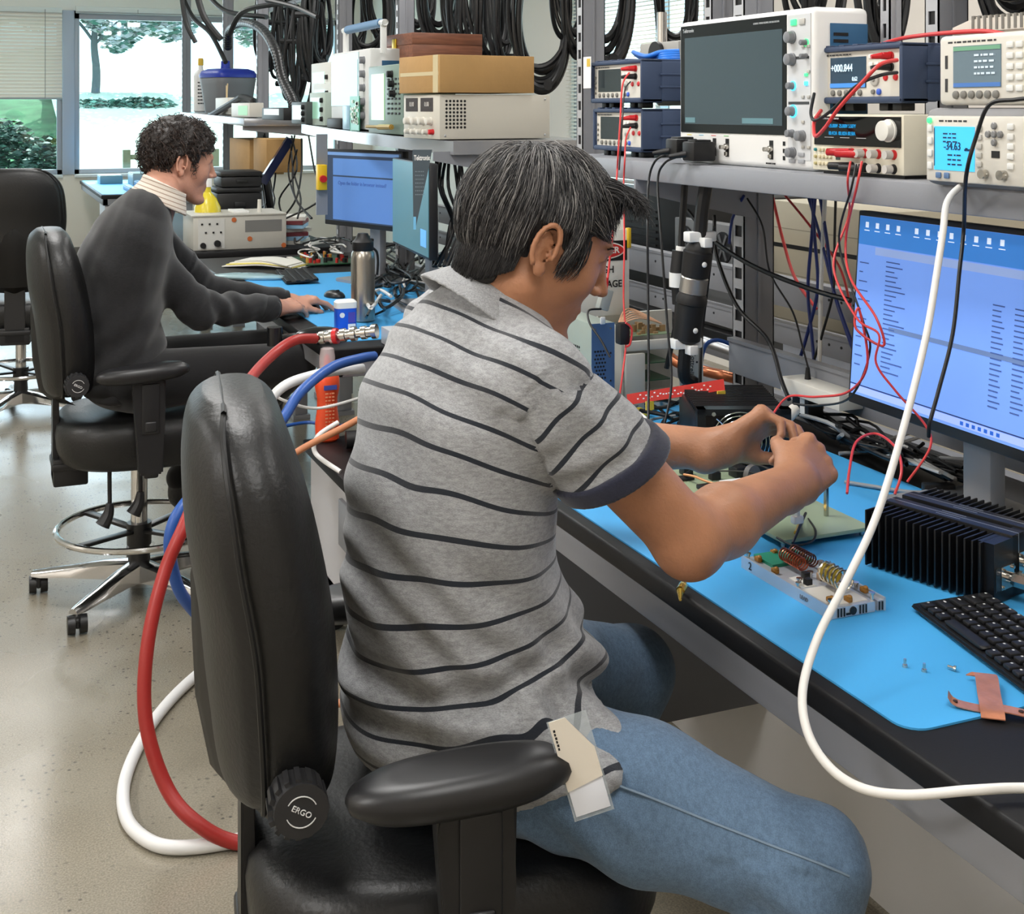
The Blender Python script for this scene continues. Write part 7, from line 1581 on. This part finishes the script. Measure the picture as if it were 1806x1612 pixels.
wire('thin black wire drooping over the blue-faced chassis', PP((1060, 545, 2.66), (1038, 548, 2.64), (1040, 570, 2.60), (1060, 600, 2.56), (1076, 630, 2.54)), .0022, WK)
wire('black probe cord falling from the farther oscilloscope probe head', [S(1175, 272, 1.37), S(1155, 285, 1.36), S(1144, 320, 1.355), P(1142, 400, 2.72), P(1143, 520, 2.7), P(1144, 650, 2.62), P(1143, 770, 2.5)], .0026, WK)
wire('black probe cord falling from the nearer oscilloscope probe head', [S(1196, 276, 1.37), S(1172, 288, 1.36), S(1160, 320, 1.355), P(1166, 420, 2.70), P(1176, 560, 2.66), P(1184, 680, 2.6), P(1165, 775, 2.5)], .0026, WK)
wire('thick red lead sweeping from the lit meter down to the shelf edge', [S(1582, 106, 1.43), S(1552, 114, 1.38), S(1520, 146, 1.36), S(1480, 190, 1.35), S(1455, 225, 1.35), S(1438, 240, 1.36), S(1436, 215, 1.38), S(1448, 195, 1.42)], .0035, WR)
wire('black lead sweeping from the lit meter beside the red one', [S(1582, 128, 1.43), S(1552, 133, 1.38), S(1510, 152, 1.36), S(1472, 190, 1.36), S(1440, 212, 1.37), S(1430, 200, 1.39), S(1436, 165, 1.42)], .003, WK)
wire('red cable running over the slatted device at the top of the shelf', [PX(1548, 80, 1.55), PX(1600, 66, 1.54), PX(1700, 56, 1.52), PX(1760, 58, 1.5), PX(1830, 80, 1.5)], .0038, WR)
wire('black coaxial lead from the generator falling past the monitor', [S(1830, 172, 1.33), S(1790, 176, 1.32), S(1745, 185, 1.31), S(1722, 240, 1.31), S(1704, 310, 1.31), P(1700, 400, 1.95), P(1692, 480, 1.92), P(1680, 590, 1.9), P(1655, 690, 1.88), P(1640, 745, 1.87), P(1638, 770, 1.88)], .0030, WK)
wire('red wire looping before the left side of the near monitor, upper strand', [S(1500, 285, 1.37), S(1495, 320, 1.355), P(1497, 380, 2.25), P(1470, 470, 2.22), P(1510, 560, 2.15), P(1550, 590, 2.12), P(1545, 640, 2.12), P(1580, 690, 2.1), P(1632, 750, 2.08), P(1640, 790, 2.06), P(1600, 850, 2.05)], .0020, WR)
wire('red wire looping before the left side of the near monitor, lower strand', [S(1520, 285, 1.37), S(1512, 325, 1.355), P(1492, 420, 2.24), P(1500, 490, 2.2), P(1545, 560, 2.14), P(1558, 610, 2.13), P(1510, 580, 2.15), P(1515, 545, 2.16), P(1530, 640, 2.15), P(1498, 690, 2.2), P(1440, 700, 2.3), P(1390, 700, 2.4), P(1360, 735, 2.42)], .0022, WR)
wire('black wire twisted with the red ones before the monitor', [S(1510, 290, 1.37), S(1502, 330, 1.355), P(1480, 430, 2.24), P(1520, 560, 2.16), P(1534, 620, 2.15), P(1500, 700, 2.2), P(1440, 715, 2.3), P(1400, 712, 2.38)], .0020, WK)
wire('red wire arching low over the blue mat by the finned amplifier', PP((1578, 872, 2.0), (1590, 830, 2.02), (1580, 790, 2.08), (1545, 765, 2.15), (1510, 780, 2.12), (1498, 830, 2.05), (1494, 870, 2.0)), .0022, WR)
# coloured drops behind the bench
for k, (x0, x1, x2, m, r, lb) in enumerate(((1432, 1442, 1405, WB, .004, 'first navy cable dropping behind the near monitor'), (1438, 1425, 1438, WB, .004, 'second navy cable dropping behind the near monitor'), (1446, 1470, 1520, WB, .004, 'third navy cable dropping behind the near monitor, slanting right'), (1455, 1448, 1445, WW, .005, 'white cable dropping behind the near monitor'), (1474, 1470, 1430, WK, .003, 'thin black cable dropping beside the white one'), (1425, 1470, 1525, WB, .0035, 'navy cable crossing toward the monitor edge'))):
    wire(lb, [PX(x0, 345, 1.75), PX((x0+x1)/2, 420, 1.75), PX(x1, 510, 1.75), PX((x1+x2)/2, 590, 1.74), PX(x2, 660, 1.73), PX(x2+5, 720, 1.75)], r, m)
wire('red cable slanting behind the rack beside the grey post', [PX(1362, 345, 1.9), PX(1380, 420, 1.9), PX(1402, 490, 1.9), PX(1440, 545, 1.9)], .004, WR)
wire('red wire slanting to the monitor top corner', [PX(1385, 345, 1.85), PX(1430, 400, 1.85), PX(1480, 470, 1.85), PX(1500, 540, 1.85)], .003, WR)
wire('black power cable sagging across the rack opening to the monitor', [PX(1214, 372, 1.62), PX(1260, 425, 1.60), PX(1330, 470, 1.58), PX(1430, 510, 1.58), PX(1500, 530, 1.60)], .0055, WK)
wire('black power cable curving down past the grey post', [PX(1260, 380, 1.62), PX(1264, 450, 1.60), PX(1300, 540, 1.58), PX(1355, 600, 1.57), PX(1378, 670, 1.56), PX(1392, 705, 1.55)], .0045, WK)
wire('thin grey-black wire wandering down to the adapter block', [PX(1318, 350, 1.62), PX(1345, 400, 1.62), PX(1358, 480, 1.63), PX(1398, 550, 1.63), PX(1415, 610, 1.63), PX(1427, 655, 1.635)], .0022, WK)
wire('navy cable hugging the grey post', [PX(1312, 345, 1.66), PX(1292, 385, 1.66), PX(1286, 430, 1.66)], .0035, WB)
wire('blue cable arching low behind the power connector', PP((1232, 700, 3.0), (1240, 620, 3.05), (1262, 600, 3.1), (1300, 612, 3.1)), .005, mat('blue rubber hose'))
wire('black cable hanging straight beside the power connector', [PX(1260, 400, 1.5), PX(1248, 500, 1.5), PX(1237, 600, 1.5), PX(1234, 735, 1.42)], .004, WK)
rn = random.Random(77)
# tangle between fan box and monitor stand
for k in range(30):
    x = rn.uniform(1400, 1700); y = 705+(x-1400)*.33+rn.uniform(-12, 40); pts = []
    for j in range(6):
        z = ZB+.006+abs(rn.gauss(0, .022)); yy = max(y, 690); p = PZ(x, yy, z)
        p.x = min(p.x, 1.66); pts.append(p); x += rn.uniform(-60, 75); y = 705+(x-1400)*.33+rn.uniform(-14, 52); x = min(max(x, 1390), 1790)
        y = max(y, 700+(x-1400)*.30)
    m = WK if k % 6 else (WG if k % 12 else WW)
    wire('black cable in the tangle beneath the near monitor' if m is WK else 'pale cable in the tangle beneath the near monitor', pts, rn.choice((.0028, .0035, .0045)), m, 'black cables tangled beneath the near monitor' if m is WK else 'pale cables tangled beneath the near monitor', sm=5)
for k in range(16):
    x, y = rn.uniform(1080, 1230), rn.uniform(705, 770); pts = []
    for j in range(5): pts.append(PZ(x, y, ZB+.005+abs(rn.gauss(0, .012)))); x += rn.uniform(-45, 55); y += rn.uniform(-22, 24); x = min(max(x, 1085), 1225); y = min(max(y, 703), 772)
    m = WK if k % 4 else WG
    wire('black cable in the tangle beside the fan box' if m is WK else 'grey cable in the tangle beside the fan box', pts, rn.choice((.003, .0045)), m, ('black' if m is WK else 'grey')+' cables tangled beside the fan box', sm=5)
for k in range(34):
    x, y = rn.uniform(650, 790), rn.uniform(440, 545); pts = []
    for j in range(5): pts.append(PZ(x, y, ZB+.006+abs(rn.gauss(0, .03)))); x += rn.uniform(-38, 38); y += rn.uniform(-28, 28); x = min(max(x, 648), 800); y = min(max(y, 430), 560)
    m = WK if k % 7 else WW
    wire('black cable in the heap under the teal screened monitor' if m is WK else 'white cable in the heap under the teal screened monitor', pts, rn.choice((.004, .006)), m, ('black' if m is WK else 'white')+' cables heaped under the teal monitor', sm=5)
for k in range(10):
    x, y = rn.uniform(530, 610), rn.uniform(425, 450); pts = []
    for j in range(5): pts.append(PZ(x, y, ZB+.02+abs(rn.gauss(0, .03)))); x += rn.uniform(-30, 34); y += rn.uniform(-12, 12); x = min(max(x, 520), 620); y = min(max(y, 418), 455)
    wire('pale cable looping above the board with red parts', pts, .004, WW if k % 3 else WK, 'cables above the board with red parts', sm=5)
for k in range(12):
    x = rn.uniform(455, 560); wire('black cord hanging under the far shelf', [PX(x, 245+rn.uniform(-10, 20), 1.55), PX(x+rn.uniform(-12, 12), 300, 1.55), PX(x+rn.uniform(-25, 25), 350, 1.5), PX(x+rn.uniform(-40, 40), 385, 1.45)], .005, WK, 'black cords hanging under the far shelf', sm=5)
for k in range(8):
    x = rn.uniform(770, 815); wire('black cord dropping from the middle shelf end', [PX(x, 265, 1.5), PX(x+rn.uniform(-12, 16), 330, 1.5), PX(x+rn.uniform(-20, 20), 400, 1.45), PX(x+rn.uniform(-30, 10), 470, 1.4)], .006, WK, 'black cords dropping from the middle shelf end', sm=5)
for k, (pts, r, m, lb) in enumerate(((((1480, 780), (1530, 782), (1600, 765), (1640, 745)), .004, WG, 'upper of two grey cables running over the mat past his fist'), (((1480, 800), (1540, 795), (1600, 778), (1650, 760)), .004, WG, 'lower of two grey cables running over the mat past his fist'), (((1490, 850), (1540, 858), (1610, 868), (1650, 862), (1700, 830)), .0035, WG, 'grey cable with black joint lying behind the finned amplifier'))):
    wire(lb, [PZ(x, y, ZB+.005) for x, y in pts], r, m)
q = PZ(1655, 862, ZB+.01); t = thing('cable_joint', 'black moulded joint on the grey cable behind the finned amplifier', 'connector', q, -.4); B().box(-.028, .028, -.010, .010, -.008, .010, bev=.003).done('shell', BLK, t)
t = thing('green_clip', 'green and yellow clip lying by the blue-faced chassis', 'clip', PZ(1085, 732, ZB+.004)); B().cyl((-.01, 0, 0), (.025, -.01, .0), .006, n=10).done('green_sleeve', mat('green sleeve', (40, 170, 120), .4), t); B().tube([(.03, -.012, .004), (.05, -.02, .012), (.06, -.03, .004), (.075, -.03, .010)], .006, n=8).done('yellow_wrap', mat('yellow wrap', (220, 200, 60), .4), t)
wire('white wire end curling toward the forearm', PP((1085, 715, 2.7), (1120, 725, 2.62), (1145, 745, 2.55), (1160, 770, 2.48)), .004, WW)
q = PZ(1100, 758, ZB+.008); t = thing('screwdriver', 'black screwdriver with red end lying by his sleeve', 'screwdriver', q, .6); B().cyl((0, 0, 0), (.07, 0, .0), .008, .006, n=12).done('handle', BLK, t); B().ell((-.004, 0, 0), (.008, .008, .008), n=10).done('red_cap', REDP, t)
